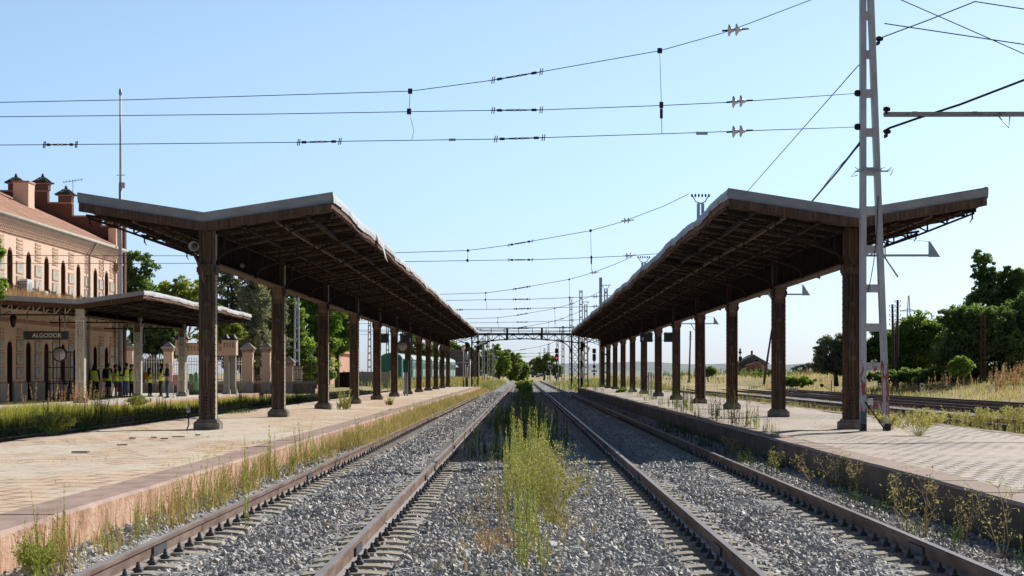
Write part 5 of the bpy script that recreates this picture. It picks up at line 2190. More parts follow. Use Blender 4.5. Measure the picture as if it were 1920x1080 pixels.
# distant masts down the line
dm0 = None
for k, (x, y, h) in enumerate([(-7.0, 345, 7.6), (-6.6, 372, 9.2), (-6.4, 415, 7.8), (-6.2, 470, 7.8), (-5.9, 560, 7.8), (6.3, 372, 8.0), (6.5, 330, 9.4), (9.6, 330, 9.0), (10.4, 352, 7.4), (5.6, 450, 8.2), (5.4, 520, 8.2), (5.0, 640, 8.4)]):
    lab = 'small lattice mast far down the line beside the track'
    if dm0 is None:
        dm0 = ladder_mast(lab, x, y, h, .55, .4, .1, step=1.0, crown=False, group='small masts far down the line', leg=.15)
    else:
        c = copy_tree(dm0, None, (x, y, .1))
        c.scale.z = h / 7.6


# ------------------------------------------------------------------ overhead span wires
def P41(p, D=41.6, dz=0.0, Y=None):
    x, y, z = W(p[0], p[1], D)
    return Vector((x, Y if Y is not None else y, z + dz))


TOPW = [(-1200, 190), (0, 192), (250, 187), (769, 171), (920, 151), (1018, 134), (1238, 95), (1355, 62), (1410, 42), (1520, 0), (1612, -45)]
MIDW = [(-1200, 221), (0, 219), (500, 214), (920, 207), (1018, 206), (1238, 198), (1365, 192), (1412, 189), (1608, 175)]
LOWW = [(-1200, 272), (0, 272), (145, 271), (560, 267), (640, 265), (925, 261), (1022, 258), (1300, 249), (1412, 245), (1608, 238)]


def rod_ins(p, q, r=.022):
    mb = MB()
    d = (q - p)
    for a, b, rr in ((0, .12, .6), (.12, .22, 1.6), (.22, .3, .7), (.3, .7, 1.0), (.7, .78, .7), (.78, .88, 1.6), (.88, 1, .6)):
        mb.tube([p + d * a, p + d * b], r * rr, M['wire'], 6)
    for a in (.02, .06, .94, .98):
        c = p + d * a
        mb.bar(c + Vector((0, 0, -.07)), c + Vector((.02, 0, .07)), .018, .018, M['wire'])
    for a in (.45, .56):
        mb.lathe([(r, -.02), (r * 1.8, 0), (r, .02)], p + d * a, M['porcelain'], 8, 'x')
    return mb


def disc_ins(p, s=1.0):
    mb = MB()
    for k in (0, 1):
        c = p + Vector((.17 * k * s, 0, .015 * k * s))
        mb.lathe([(.02 * s, -.07 * s), (.13 * s, -.055 * s), (.145 * s, -.03 * s), (.05 * s, .02 * s), (.035 * s, .08 * s)], c, M['porcelain'], 14, 'x')
    mb.tube([p + Vector((-.2 * s, 0, -.01)), p + Vector((.42 * s, 0, .04 * s))], .022 * s, M['wire'], 6)
    return mb


def span(label, Y, dz, rad, low=True, detail=1.0):
    r = thing('span_wires', label, 'overhead wires', (0, Y, 7.0), 0, 'span wires slung across all the tracks')
    org = (0, Y, 7.0)
    T = lambda p: P41(p, 41.6, dz, Y)
    sets = [TOPW, MIDW] + ([LOWW] if low else [])
    xm = 7.45
    for w in sets:
        pts = [T(p) for p in w]
        if Y > 60:      # anchored on the station wall / a mast on the left
            pts[0] = Vector((-19 if Y > 115 else -22.4, Y, pts[0].z))
        mb = MB()
        mb.tube(pts, rad, M['wire'], 5)
        mb.build('wire', r, None, org)
    for a, b in ([((920, 151), (1018, 134)), ((920, 207), (1018, 206))] + ([((925, 261), (1022, 258)), ((556, 267), (640, 265)), ((80, 271.5), (145, 271))] if low else [])):
        rod_ins(T(a), T(b), rad * 2.1).build('rod_insulator', r, None, org)
    for p in [(1370, 57), (1378, 191)] + ([(1378, 247)] if low else []):
        disc_ins(T(p), .9).build('disc_insulator', r, None, org)
    mb = MB()
    a, b = T((769, 171)), T((767, 209))
    mb.tube([a, b], rad * .7, M['wire'], 5)
    mb.cbox(a, (.09, .03, .11), M['wire'])
    mb.cbox(b, (.09, .04, .12), M['wire'])
    if low:
        mb.tube([b, T((771, 225)), T((776, 245)), T((772, 262))], rad * .6, M['wire'], 5)
    mb.build('dropper', r, None, org)
    mb = MB()
    a, b = T((1237, 95)), T((1240, 197))
    mb.tube([a, b], rad * .7, M['wire'], 5)
    mb.cbox(a, (.10, .03, .11), M['wire'])
    mb.cbox(b, (.08, .05, .13), M['wire'])
    mb.cbox(T((1240, 213)), (.06, .05, .2), M['wire'])
    mb.tube([b, T((1241, 250))], rad * .8, M['wire'], 5)
    mb.build('dropper', r, None, org)
    if low:
        mb = MB()
        mb.cbox(T((848, 262)), (.14, .04, .05), M['zinc'])
        mb.build('clamp', r, None, org)
        mb = MB()
        mb.cbox(T((1316, 250)), (.24, .05, .06), M['zinc'])
        mb.build('clamp', r, None, org)
    return r


span('nearest set of three span wires, crossing the whole open sky', 41.6, 0, .0085)
span('second set of span wires, fixed to the second mast above the right canopy', 84.7, -.66, .013, False)
span('third set of span wires, lower in the gap between the canopies', 124.4, -.85, .016)
span('fourth set of span wires, just above the iron gantry', 183, -.75, .019)
span('fifth set of thin span wires seen through and above the gantry railing', 231, -.8, .022, False)
span('sixth set of faint span wires seen under the gantry arch', 345, -2.0, .026)


def wire_thing(label, pts, rad, m=None, name='guy_wire', cat='wire'):
    mb = MB()
    o = Vector(pts[0])
    mb.tube(pts, rad, m or M['wire'], 6)
    return tag(mb.build(name, None, tuple(o), tuple(o)), label, cat)


A = 41.6
wire_thing('thin wire slanting down from the tall mast to the right canopy roof', [W(1610, 122, A), W(1500, 247, 51), W(1402, 358, 61)], .011)
wire_thing('thick black cable running down behind the right canopy', [W(1612, 268, A), W(1570, 322, 49), W(1522, 378, 57)], .026, M['cable'], 'cable', 'cable')
wire_thing('thin wire close beside the thick cable behind the right canopy', [W(1612, 272, A), W(1568, 318, 49), W(1535, 362, 57)], .009)
wire_thing('thick twisted black cable rising from the tall mast to the upper right', [W(1656, 247, A), W(1668, 240, A), W(1720, 222, A), W(1800, 196, A), W(1920, 150, A), W(2300, 20, A)], .024, M['cable'], 'cable', 'cable')
wire_thing('thin wire rising from the tall mast to the top of the sky', [W(1646, 73, A), W(1740, 38, A), W(1828, 3, A), W(1920, 17, A), W(2300, 70, A)], .012)
wire_thing('thin wire falling across the top right corner of the sky', [W(1640, -25, A), W(1690, 0, A), W(1800, 48, A), W(1920, 101, A), W(2300, 280, A)], .011)
for y, x in ((175, -.36), (238, -.36)):
    mb = MB()
    z = CZ + (701 - y) / 89.7 - ZP
    mb.lathe([(.05, -.06), (.07, -.02), (.07, .03), (.03, .07)], (x, 0, z), M['iron_dark'], 8, 'x')
    mb.build('wire_clamp', tw)
for y, x in ((73, .09), (247, .25), (205, .24)):
    mb = MB()
    z = CZ + (701 - y) / 89.7 - ZP
    mb.lathe([(.04, -.06), (.06, 0), (.035, .08)], (x, 0, z), M['iron_dark'], 8, 'x')
    mb.box((x - .04, -.13, z - .12), (x + .0, .13, z - .055), M['iron_dark'])
    mb.build('wire_clamp', tw)

# ------------------------------------------------------------------ iron gantry
GY = 190.0
r = thing('signal_gantry', 'dark iron lattice gantry with railing spanning both tracks at the canopy ends', 'gantry', (.1, GY, .1))


def gp(px, py, dy=0.0):
    x, y, z = W(px, py, GY)
    return (x - .1, dy, z - .1)


for side, pa, pb in (('l', 884.5, 896), ('r', 1071.5, 1085)):
    mb = MB()
    xa, xb = gp(pa, 0)[0], gp(pb, 0)[0]
    zt = gp(0, 628)[2]
    for x in (xa, xb):
        for dy in (0, .55):
            mb.bar((x, dy, 0), (x, dy, zt), .12, .12, M['gantry'])
    n = 7
    for i in range(n):
        z0, z1 = zt * i / n, zt * (i + 1) / n
        for dy in (0, .55):
            mb.bar((xa, dy, z0), (xb, dy, z1), .05, .04, M['gantry'])
            mb.bar((xb, dy + .01, z0), (xa, dy + .01, z1), .05, .04, M['gantry'])
        mb.bar((xa, 0, z1), (xb, 0, z1), .05, .04, M['gantry'])
    mb.build('leg', r)
low = [(884, 643), (897, 641), (908, 640), (918, 639), (932, 637.5), (957, 635.8), (983, 635), (1009, 635.8), (1034, 637.5), (1048, 639), (1060, 640), (1071, 641), (1085, 643)]
for dy in (0, .9):
    mb = MB()
    for a, b in zip(low[:-1], low[1:]):
        mb.bar(gp(*a, dy), gp(*b, dy), .10, .09, M['gantry'])
    mb.bar(gp(880, 627.5, dy), gp(1090, 627.5, dy), .10, .10, M['gantry'])
    nodes_t = [897 + 12.95 * k for k in range(14)]

    def lowy(px):
        for (x0, y0), (x1, y1) in zip(low[:-1], low[1:]):
            if x0 <= px <= x1:
                return y0 + (y1 - y0) * (px - x0) / (x1 - x0)
        return 641
    for k, px in enumerate(nodes_t):
        mb.bar(gp(px, lowy(px), dy), gp(px, 627.5, dy), .04, .04, M['gantry'])
        if k < 13:
            q = px + 12.95
            if k % 2:
                mb.bar(gp(px, 627.5, dy), gp(q, lowy(q), dy), .05, .05, M['gantry'])
            else:
                mb.bar(gp(px, lowy(px), dy), gp(q, 627.5, dy), .05, .05, M['gantry'])
        c = gp(px, lowy(px) if k % 2 == 0 else 627.5, dy)
        mb.box((c[0] - .16, c[1] - .03, c[2] - .07), (c[0] + .16, c[1] + .03, c[2] + .07), M['gantry'])
    mb.build('truss', r)
for pts in ([(897, 660), (898, 654), (902, 648), (909, 643), (919, 640)], [(1070, 660), (1069, 654), (1065, 648), (1058, 643), (1048, 640)], [(884, 655), (880, 649), (872, 643), (862, 640)], [(1086, 655), (1090, 649), (1098, 643), (1108, 640)]):
    mb = MB()
    for a, b in zip(pts[:-1], pts[1:]):
        mb.bar(gp(*a), gp(*b), .10, .08, M['gantry'])
    mb.build('curved_brace', r)
mb = MB()
x0, x1 = gp(884, 0)[0], gp(1090, 0)[0]
z = gp(0, 625)[2]
mb.box((x0, -.1, z - .05), (x1, 1.0, z + .03), M['gantry'])
mb.build('walkway', r)
mb = MB()
for y in (614.5, 620.5):
    for dy in (-.05, .95):
        mb.bar(gp(887, y, dy), gp(1082, y, dy), .05, .05, M['gantry'])
for k in range(8):
    px = 895 + 25.8 * k
    for dy in (-.05, .95):
        mb.bar(gp(px, 614.5, dy), gp(px, 625, dy), .05, .05, M['gantry'])
mb.build('railing', r)
for px in (951, 1016):
    mb = MB()
    a, b = gp(px, 636), gp(px, 614)
    mb.box((a[0] - .1, -.22, a[2]), (a[0] + .1, -.06, b[2]), M['gantry'])
    mb.bar((a[0] - .3, -.14, a[2]), (a[0] + .3, -.14, a[2]), .07, .07, M['gantry'])
    mb.build('hanging_post', r)


def banded_post(label, x, y, h):
    r = thing('banded_post', label, 'post', (x, y, .35), 0, 'thick banded posts by the gantry legs')
    mb = MB()
    z = 0
    for hh, m in ((.9, M['iron_dark']), (.95, M['concrete']), (.62, M['black']), (.85, M['mast']), (h - 3.32, M['iron_dark'])):
        mb.tube([(0, 0, z), (0, 0, z + hh)], .15 if m is not M['iron_dark'] else .14, m, 10)
        z += hh
    mb.build('shaft', r)
    mb = MB()
    mb.lathe([(.16, 0), (.24, .1), (.2, .35), (.06, .5)], (.12, 0, h - .55), M['iron_dark'], 8)
    mb.build('cap', r)
    return r


banded_post('thick post with dark and pale bands right of the gantry leg', 5.35, 183.6, 4.2)
banded_post('thick post with dark and pale bands left of the gantry leg', -5.3, 184.4, 4.2)


def lamp_post(label, x, y, h):
    r = thing('lamp_post', label, 'lamp post', (x, y, ZP - .05), 0, 'slim lamp posts with white shades')
    mb = MB()
    mb.tube([(0, 0, 0), (0, 0, .9)], .06, M['black'], 8)
    mb.tube([(0, 0, .9), (0, 0, h)], .04, M['mast'], 8)
    mb.build('post', r)
    mb = MB()
    mb.lathe([(.05, -.02), (.17, .28), (.21, .36), (.1, .42), (.03, .46)], (0, 0, h), M['white'], 12)
    mb.build('lamp_shade', r)
    return r


lamp_post('slim lamp post with white shade right of the gantry', 5.9, 182.5, 3.3)
lamp_post('slim lamp post with white shade beside the blue station sign', -5.55, 183.2, 3.3)
r = thing('white_post', 'bright white thin post between the blue station sign and the gantry', 'post', (-4.95, 183, ZP - .05))
mb = MB()
mb.tube([(0, 0, 0), (0, 0, 2.5)], .07, M['white'], 8)
mb.build('shaft', r)
mb = MB()
mb.lathe([(.08, 0), (.08, .05), (.02, .12)], (0, 0, 2.5), M['mast'], 8)
mb.build('cap', r)

# ------------------------------------------------------------------ signals and track signs
def signal(label, x, y, lit):
    r = thing('railway_signal', label, 'signal', (x, y, .2), 0, 'colour light signals')
    mb = MB()
    mb.tube([(0, 0, 0), (0, 0, .35)], .09, M['white'], 8)
    mb.tube([(0, 0, .35), (0, 0, 1.05)], .075, M['black'], 8)
    mb.tube([(0, 0, 1.05), (0, 0, 1.5)], .075, M['white'] if lit else M['sign_blue'], 8)
    mb.tube([(0, 0, 1.5), (0, 0, 4.9)], .07, M['black'], 8)
    mb.build('post', r)
    mb = MB()
    arc = [(.27 * math.cos(t), 3.62 + .27 * math.sin(t)) for t in [PI + PI * i / 8 for i in range(9)]] + [(.27 * math.cos(t), 4.35 + .2 * math.sin(t)) for t in [PI * i / 8 for i in range(9)]]
    mb.prism(arc, 'xz', -.16, -.1, M['black'])
    hd = mb.build('signal_head', r)
    mb = MB()
    mb.box((-.28, -.17, 4.62), (.28, -.1, 5.35), M['iron_dark'])
    mb.build('top_board', r)
    for k, z in enumerate((4.3, 3.85)):
        m = M['lens_red'] if (lit and k == 1) else M['lens_off']
        q = MB()
        q.lathe([(.13, -.19), (.13, -.162)], (0, 0, z), m, 14, 'y')
        l = q.build('lens', hd)
        q = MB()
        q.prism([(.17 * math.cos(t), z + .17 * math.sin(t)) for t in [PI * i / 8 for i in range(9)]] + [(.14 * math.cos(t), z + .14 * math.sin(t)) for t in [PI - PI * i / 8 for i in range(9)]], 'xz', -.38, -.162, M['black'])
        q.build('hood', l)
    mb = MB()
    mb.lathe([(.25, -.14), (.25, -.09)], (0, 0, 2.55), M['black'], 16, 'y')
    mb.build('disc', r)
    mb = MB()
    if lit:
        mb.box((-.2, -.15, 1.62), (.28, -.08, 1.95), M['black'])
    else:
        mb.box((-.42, -.15, 1.72), (.42, -.08, 1.95), M['black'])
        mb.prism([(0, 1.0), (.22, 1.35), (0, 1.70), (-.22, 1.35)], 'xz', -.13, -.1, M['sign_blue'])
    mb.build('number_plate', r)
    return r


signal('track signal showing a red light, left of the right gantry leg', 5.15, 311, True)
signal('unlit track signal with crossbar plate beneath the right canopy end', 11.0, 311, False)
r = thing('diamond_sign', 'tilted square speed sign on a thin post left of the red signal', 'sign', (4.15, 311, .2))
mb = MB()
mb.tube([(0, 0, 0), (0, 0, 2.0)], .05, M['zinc'], 6)
mb.build('post', r)
mb = MB()
mb.prism([(0, 1.9), (.42, 2.38), (0, 2.86), (-.42, 2.38)], 'xz', -.1, -.05, M['white'])
mb.build('panel', r)
mb = MB()
mb.prism([(0, 2.02), (.32, 2.38), (0, 2.74), (-.32, 2.38)], 'xz', -.108, -.102, M['sign_blue'])
mb.bar((-.1, -.112, 2.3), (.1, -.112, 2.3), .06, .006, M['white'])
mb.bar((.05, -.112, 2.22), (.05, -.112, 2.52), .006, .06, M['white'])
mb.build('symbol', r)
r = thing('track_marker', 'small black board on a short post at the end of the left track', 'sign', (-3.55, 285, .2))
mb = MB()
mb.bar((0, 0, 0), (0, 0, .8), .05, .05, M['black'])
mb.build('post', r)
mb = MB()
mb.box((-.22, -.04, .75), (.22, 0, 1.35), M['black'])
mb.build('board', r)
r = thing('small_marker', 'small white and blue kilometre marker in the grass before the right trees', 'sign', (28.6, 143, .15))
mb = MB()
mb.box((-.06, 0, 0), (.06, .1, .5), M['white'])
mb.build('post', r)
mb = MB()
mb.box((-.14, -.03, .42), (.14, 0, .78), M['white'])
mb.box((-.09, -.036, .5), (.09, -.031, .7), M['sign_blue'])
mb.build('plate', r)

# ------------------------------------------------------------------ platform signs
def name_sign(label, x, y, z0, w, h, panel, body, band=True, rods=None, ts=.2, tx=0.0, posts=False):
    r = thing('station_sign', label, 'sign', (x, y, z0))
    mb = MB()
    mb.box((-w / 2, -.05, 0), (w / 2, .05, h), panel)
    p = mb.build('panel', r)
    if band:
        mb = MB()
        mb.box((-w / 2 - .001, -.053, .0), (-w / 2 + .10, -.0505, h), M['sign_green'])
        mb.build('green_band', p)
    if body:
        link('lettering', text_mesh(body, ts, M['letter']), p, (tx, -.054, h / 2 - .005))
    if rods:
        for dx in (-w * .42, w * .42):
            mb = MB()
            mb.tube([(dx, 0, h), (dx, 0, rods)], .03, M['zinc'], 6)
            mb.build('hanger', r)
    if posts:
        mb = MB()
        mb.tube([(posts, .08, -z0 + .3), (posts, .08, h)], .05, M['zinc'], 6)
        mb.build('post', r)
    return r


name_sign('long black hanging name sign with green end under the station canopy', -20.15, 84, 3.04, 1.9, .36, M['sign_dark'], 'ALGODOR', True, 1.2, .25, .04)
name_sign('blue station name sign on a post at the far end of the left platform', -5.5, 184, 2.45, 1.42, .40, M['sign_blue'], 'ALGODOR', False, None, .24, -.1, posts=.1)


def number_sign(label, x, y, z, w, h, digit, band, dx, arms):
    r = thing('platform_number_sign', label, 'sign', (x, y, z), 0, 'dark platform number signs')
    mb = MB()
    mb.box((-w / 2, -.06, 0), (w / 2, .06, h), M['sign_dark'])
    p = mb.build('panel', r)
    mb = MB()
    xb = sorted((band * w / 2 + band * .001, band * (w / 2 - .11)))
    mb.box((xb[0], -.063, 0), (xb[1], -.0605, h), M['sign_green'])
    mb.build('green_band', p)
    mb = MB()
    mb.box((-.1 + .06 * band, -.062, h - .07), (.02 + .06 * band, -.0605, h - .045), M['letter'])
    mb.build('small_print', p)
    if digit:
        link('digit', text_mesh(digit, .27, M['letter'], bold=False), p, (dx, -.064, .16))
    mb = MB()
    for a, b in arms:
        mb.bar(a, b, .03, .03, M['zinc'])
    mb.build('bracket', r)
    return r


number_sign('dark number 1 sign hanging beside the second station canopy column', -18.8, 97, 3.05, .66, .54, '1', -1, .18, [((-.2, 0, .54), (-.2, 0, 1.05)), ((.2, 0, .54), (.2, 0, 1.05))])
number_sign('dark number 3 sign fixed on the right of a left canopy column', -6.83 + .63, 105.1, 3.23, .66, .51, '3', -1, .20, [((-.42, 0, .1), (-.33, 0, .1)), ((-.42, 0, .42), (-.33, 0, .42))])
number_sign('blank side of a dark platform sign on the left of a left canopy column', -6.83 - .63, 105.1, 3.23, .66, .51, None, 1, 0, [((.33, 0, .1), (.42, 0, .1)), ((.33, 0, .42), (.42, 0, .42))])
number_sign('dark number 4 sign fixed on the left of a right canopy column', 7.10 - .63, 105.1, 3.28, .66, .51, '4', 1, -.20, [((.33, 0, .1), (.42, 0, .1)), ((.33, 0, .42), (.42, 0, .42))])
number_sign('blank side of a dark platform sign on the right of a right canopy column', 7.10 + .63, 105.1, 3.28, .66, .51, None, -1, 0, [((-.42, 0, .1), (-.33, 0, .1)), ((-.42, 0, .42), (-.33, 0, .42))])


def info_post(label, x, y, top):
    r = thing('information_post', label, 'post', (x, y, ZP), 0, 'grey twin posts on the platforms')
    for dx in (-.07, .07):
        mb = MB()
        mb.box((dx - .04, -.04, 0), (dx + .04, .04, 1.28), M['zinc'])
        mb.build('leg', r)
    if top:
        mb = MB()
        mb.box((-.15, -.07, 1.28), (.15, .07, 1.95), M['sign_green'])
        mb.build('head', r)
    return r


info_post('grey twin post with green head beside a left canopy column', -6.42, 108.5, True)
info_post('bare grey twin post between right canopy columns', 7.0, 110.6, False)
r = thing('platform_clock', 'round double-faced clock hanging behind a left canopy column', 'clock', (-6.62, 108.8, 3.12))
mb = MB()
mb.lathe([(.28, -.08), (.31, -.05), (.31, .05), (.28, .08)], (0, 0, 0), M['black'], 20, 'y')
mb.tube([(0, 0, .3), (0, 0, .86)], .025, M['black'], 6)
mb.build('case', r)
mb = MB()
mb.lathe([(.25, -.088), (.25, -.083)], (0, 0, 0), M['concrete'], 20, 'y')
mb.build('dial', r)
mb = MB()
mb.bar((0, -.092, 0), (.08, -.092, .1), .025, .005, M['black'])
mb.bar((0, -.094, 0), (.02, -.094, -.19), .02, .005, M['black'])
mb.build('hands', r)

# lamps on and beside the first left column
r = thing('flood_lamp', 'white conical reflector lamp on a rusty arm on the first left column', 'lamp', (-6.96, 42.78, 3.55))
mb = MB()
mb.tube([(.10, .02, 0), (.02, -.06, .35), (-.10, -.22, .62)], .028, M['iron_red'], 8)
mb.build('arm', r)
mb = MB()
c = Vector((-.07, -.30, .78))
vs, fs = [], []
ax = Vector((-.12, -.93, -.30)).normalized()
u = ax.cross(Vector((0, 0, 1))).normalized()
v = u.cross(ax)
prof = [(.045, -.17), (.055, -.10), (.10, -.03), (.128, .05), (.122, .05), (.09, -.02), (.04, -.08)]
nn = 18
for rr, h in prof:
    for k in range(nn):
        t = 2 * PI * k / nn
        vs.append(c + ax * h + (u * math.cos(t) + v * math.sin(t)) * rr * .88)
for i in range(len(prof) - 1):
    for k in range(nn):
        fs.append((i * nn + k, i * nn + (k + 1) % nn, (i + 1) * nn + (k + 1) % nn, (i + 1) * nn + k))
fs.append(tuple(range((len(prof) - 1) * nn, len(prof) * nn)))
mb.add(vs, fs, M['concrete'], True)
mb.build('reflector', r)
mb = MB()
mb.lathe([(.03, -.04), (.05, 0), (.03, .05)], c + ax * -.02, M['glass'], 10, 'y')
mb.build('bulb', r)
r = thing('ground_lamp', 'small glass lantern on a thin black post beside the first left column', 'lamp', (-7.22, 42.9, ZP))
mb = MB()
mb.tube([(-.04, 0, 0), (0, 0, .1), (0, 0, .38)], .014, M['black'], 6)
mb.build('post', r)
mb = MB()
mb.lathe([(.03, .36), (.05, .4), (.03, .44)], (0, 0, 0), M['zinc'], 8)
mb.lathe([(.03, .44), (.042, .49), (.03, .53), (.015, .55)], (0, 0, 0), M['zinc'], 8)
mb.build('lantern', r)
r = thing('loudspeaker', 'small pale horn loudspeaker under the left canopy girder', 'loudspeaker', (-6.55, 46.4, 4.12))
mb = MB()
mb.lathe([(.025, .12), (.04, .04), (.05, -.07), (.055, -.08), (.02, -.07)], (0, 0, 0), M['stone_base'], 12, 'y')
mb.build('horn', r)
mb = MB()
mb.bar((-.2, .05, .05), (0, .05, .05), .03, .03, M['iron_dark'])
mb.build('bracket', r)
mb = MB()
mb.tube([W(1584, 487, 43.4), W(1572, 503, 45), W(1556, 511, 47), W(1542, 509, 49), W(1530, 503, 51)], .009, M['cable'], 5)
mb.build('loose_cable', canR, None, (7.10, 42.25, ZP))

# poles beyond the yard
def wood_pole(label, x, y, z0, h, lean=0.0, r_=.12, group=None, arms=0):
    r = thing('timber_pole', label, 'pole', (x, y, z0), 0, group)
    mb = MB()
    mb.tube([(0, 0, -.2), (lean * .5, 0, h / 2), (lean, 0, h)], [r_, r_ * .85, r_ * .7], M['wood_pole'], 8)
    mb.build('shaft', r)
    for k in range(arms):
        mb = MB()
        z = h - .25 - .38 * k
        for s in (-1, 1):
            mb.tube([(lean, 0, z), (lean + s * .2, 0, z), (lean + s * .22, 0, z + .12)], .018, M['iron_dark'], 5)
            mb.lathe([(.045, .1), (.05, .18), (.02, .22)], (lean + s * .22, 0, z), M['porcelain'], 8)
        mb.build('insulator_pair', r)
    return r


wood_pole('left one of the twin timber telegraph poles before the right trees', 30.3, 163, .4, 6.9, -.12, .13, 'twin telegraph poles', 5)
wood_pole('right one of the twin timber telegraph poles before the right trees', 30.75, 164, .4, 7.3, .05, .14, 'twin telegraph poles', 5)
wood_pole('leaning timber pole right of the slate-roofed house', 28.9, 240, .3, 6.6, 1.0, .15)
wood_pole('upright timber pole with insulators left of the slate-roofed house', 27.4, 330, .3, 8.4, .25, .16, None, 4)
r = thing('lattice_post', 'rusty red lattice post standing against the dark right trees', 'post', (34.6, 150, .9))
mb = MB()
for x in (-.17, .17):
    for y in (-.17, .17):
        mb.bar((x, y, 0), (x * .8, y * .8, 5.1), .06, .06, M['iron_red'])
for k in range(12):
    z0, z1 = 5.1 * k / 12, 5.1 * (k + 1) / 12
    s = -1 if k % 2 else 1
    mb.bar((-.17 * s, -.17, z0), (.17 * s, -.17, z1), .04, .03, M['iron_red'])
    mb.bar((-.17 * s, .17, z0), (.17 * s, .17, z1), .04, .03, M['iron_red'])
mb.build('lattice', r)
r = thing('semaphore_signal', 'old semaphore post with finial left of the slate-roofed house', 'signal', (41.3, 380, .8))
mb = MB()
mb.tube([(0, 0, 0), (0, 0, 4.6)], [.14, .10], M['iron_dark'], 8)
mb.build('post', r)
mb = MB()
mb.lathe([(.1, 4.6), (.3, 4.75), (.32, 5.0), (.12, 5.15), (.22, 5.35), (.05, 5.7), (.02, 6.0)], (0, 0, 0), M['iron_dark'], 8)
mb.build('finial', r)
mb = MB()
mb.box((-.3, -.12, 3.3), (.35, -.06, 4.1), M['iron_dark'])
mb.bar((.2, 0, 3.0), (.9, 0, 3.6), .08, .06, M['iron_dark'])
mb.build('signal_arm', r)
r = thing('pylon', 'pale steel power pylon far away above the right trees', 'pylon', (174, 900, 1))
mb = MB()
for s in (-1, 1):
    for t in (-1, 1):
        mb.bar((3.2 * s, 3.2 * t, 0), (.9 * s, .9 * t, 22), .32, .32, M['mast'])
        mb.bar((.9 * s, .9 * t, 22), (.15 * s, .15 * t, 36), .28, .28, M['mast'])
for k in range(10):
    z0, z1 = 2.2 * k, 2.2 * (k + 1)
    w0_, w1_ = 3.2 - 2.3 * z0 / 22, 3.2 - 2.3 * z1 / 22
    mb.bar((-w0_, -w0_, z0), (w1_, -w1_, z1), .2, .2, M['mast'])
    mb.bar((w0_, -w0_, z0), (-w1_, -w1_, z1), .2, .2, M['mast'])
mb.build('tower', r)
for z, w in ((21, 4.2), (25, 5.2), (29, 3.6)):
    mb = MB()
    mb.bar((-w, 0, z), (0, 0, z + .9), .3, .3, M['mast'])
    mb.bar((w, 0, z), (0, 0, z + .9), .3, .3, M['mast'])
    mb.bar((-w, 0, z), (w, 0, z), .3, .3, M['mast'])
    mb.build('cross_arm', r)
r = thing('point_lever', 'iron point lever with weight beside the far yard track', 'lever', (27.2, 176, .05))
mb = MB()
mb.tube([(-.9, 0, .55), (0, 0, .12), (.1, 0, .1)], .035, M['zinc'], 6)
mb.tube([(0, 0, 0), (0, 0, .95)], .04, M['iron_dark'], 6)
mb.build('lever_arm', r)
mb = MB()
mb.lathe([(.05, -.06), (.16, -.05), (.16, .05), (.05, .06)], (-.85, 0, .53), M['iron_dark'], 10, 'y')
mb.build('weight', r)
for k in range(5):
    r = thing('point_marker', 'white toothed marker on the far yard rails', 'marker', (22.0 + .2 * 0 + (k % 3) * 1.4, 168 + 9 * k, .1), 0, 'white toothed markers on the yard rails')
    mb = MB()
    for j in range(4):
        mb.add([(.24 * j, 0, 0), (.24 * j + .16, 0, 0), (.24 * j + .14, .2, .0), (.24 * j + .02, .2, .0), (.24 * j + .03, .05, .28), (.24 * j + .12, .05, .28)],
               [(0, 1, 5, 4), (1, 2, 5), (2, 3, 4, 5), (3, 0, 4)], M['white'])
    mb.build('teeth', r)
    mb = MB()
    mb.box((-.05, .0, -.06), (.95, .2, -.001), M['iron_dark'])
    mb.build('base', r)
# ------------------------------------------------------------------ trees
def T_(name, label, px, D, ytop, parts, leaves, leaf, m, z0=.3, **kw):
    """parts: (px, py centre, radius px x, radius px y) measured in the photo at depth D"""
    X0 = (px - 982) * D / F
    s = D / F
    cr = []
    for (cx, cy, rx, ry) in parts:
        cr.append(((cx - px) * s, kw.get('dy', 0), CZ + (701 - cy) * s - z0, rx * s, max(rx * s * .8, .8), ry * s))
    kw.pop('dy', None)
    return tree(name, label, (X0, D, z0), ytop, cr, leaves, leaf, m, **kw)


gl, gr = 'trees behind the boundary fence', 'trees beyond the yard tracks'
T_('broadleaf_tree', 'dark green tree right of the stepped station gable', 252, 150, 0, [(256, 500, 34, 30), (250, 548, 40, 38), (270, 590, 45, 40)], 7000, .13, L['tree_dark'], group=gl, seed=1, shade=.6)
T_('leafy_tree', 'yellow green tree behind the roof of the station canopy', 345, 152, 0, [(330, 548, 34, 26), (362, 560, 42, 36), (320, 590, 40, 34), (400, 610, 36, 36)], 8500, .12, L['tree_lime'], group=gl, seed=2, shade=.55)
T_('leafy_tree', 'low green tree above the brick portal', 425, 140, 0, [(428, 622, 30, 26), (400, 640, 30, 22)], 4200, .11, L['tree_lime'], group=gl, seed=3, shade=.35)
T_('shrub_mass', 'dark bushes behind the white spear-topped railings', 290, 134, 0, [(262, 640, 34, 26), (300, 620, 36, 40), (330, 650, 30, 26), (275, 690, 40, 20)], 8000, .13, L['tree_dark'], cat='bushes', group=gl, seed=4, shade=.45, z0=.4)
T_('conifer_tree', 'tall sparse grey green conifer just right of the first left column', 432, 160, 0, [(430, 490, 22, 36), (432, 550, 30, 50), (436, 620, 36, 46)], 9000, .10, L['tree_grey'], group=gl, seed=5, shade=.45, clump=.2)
T_('conifer_tree', 'pale grey green conifer, middle one of the three', 472, 158, 0, [(470, 505, 26, 40), (476, 570, 34, 50), (474, 640, 38, 46)], 10000, .10, L['tree_grey'], group=gl, seed=6, shade=.65, clump=.2)
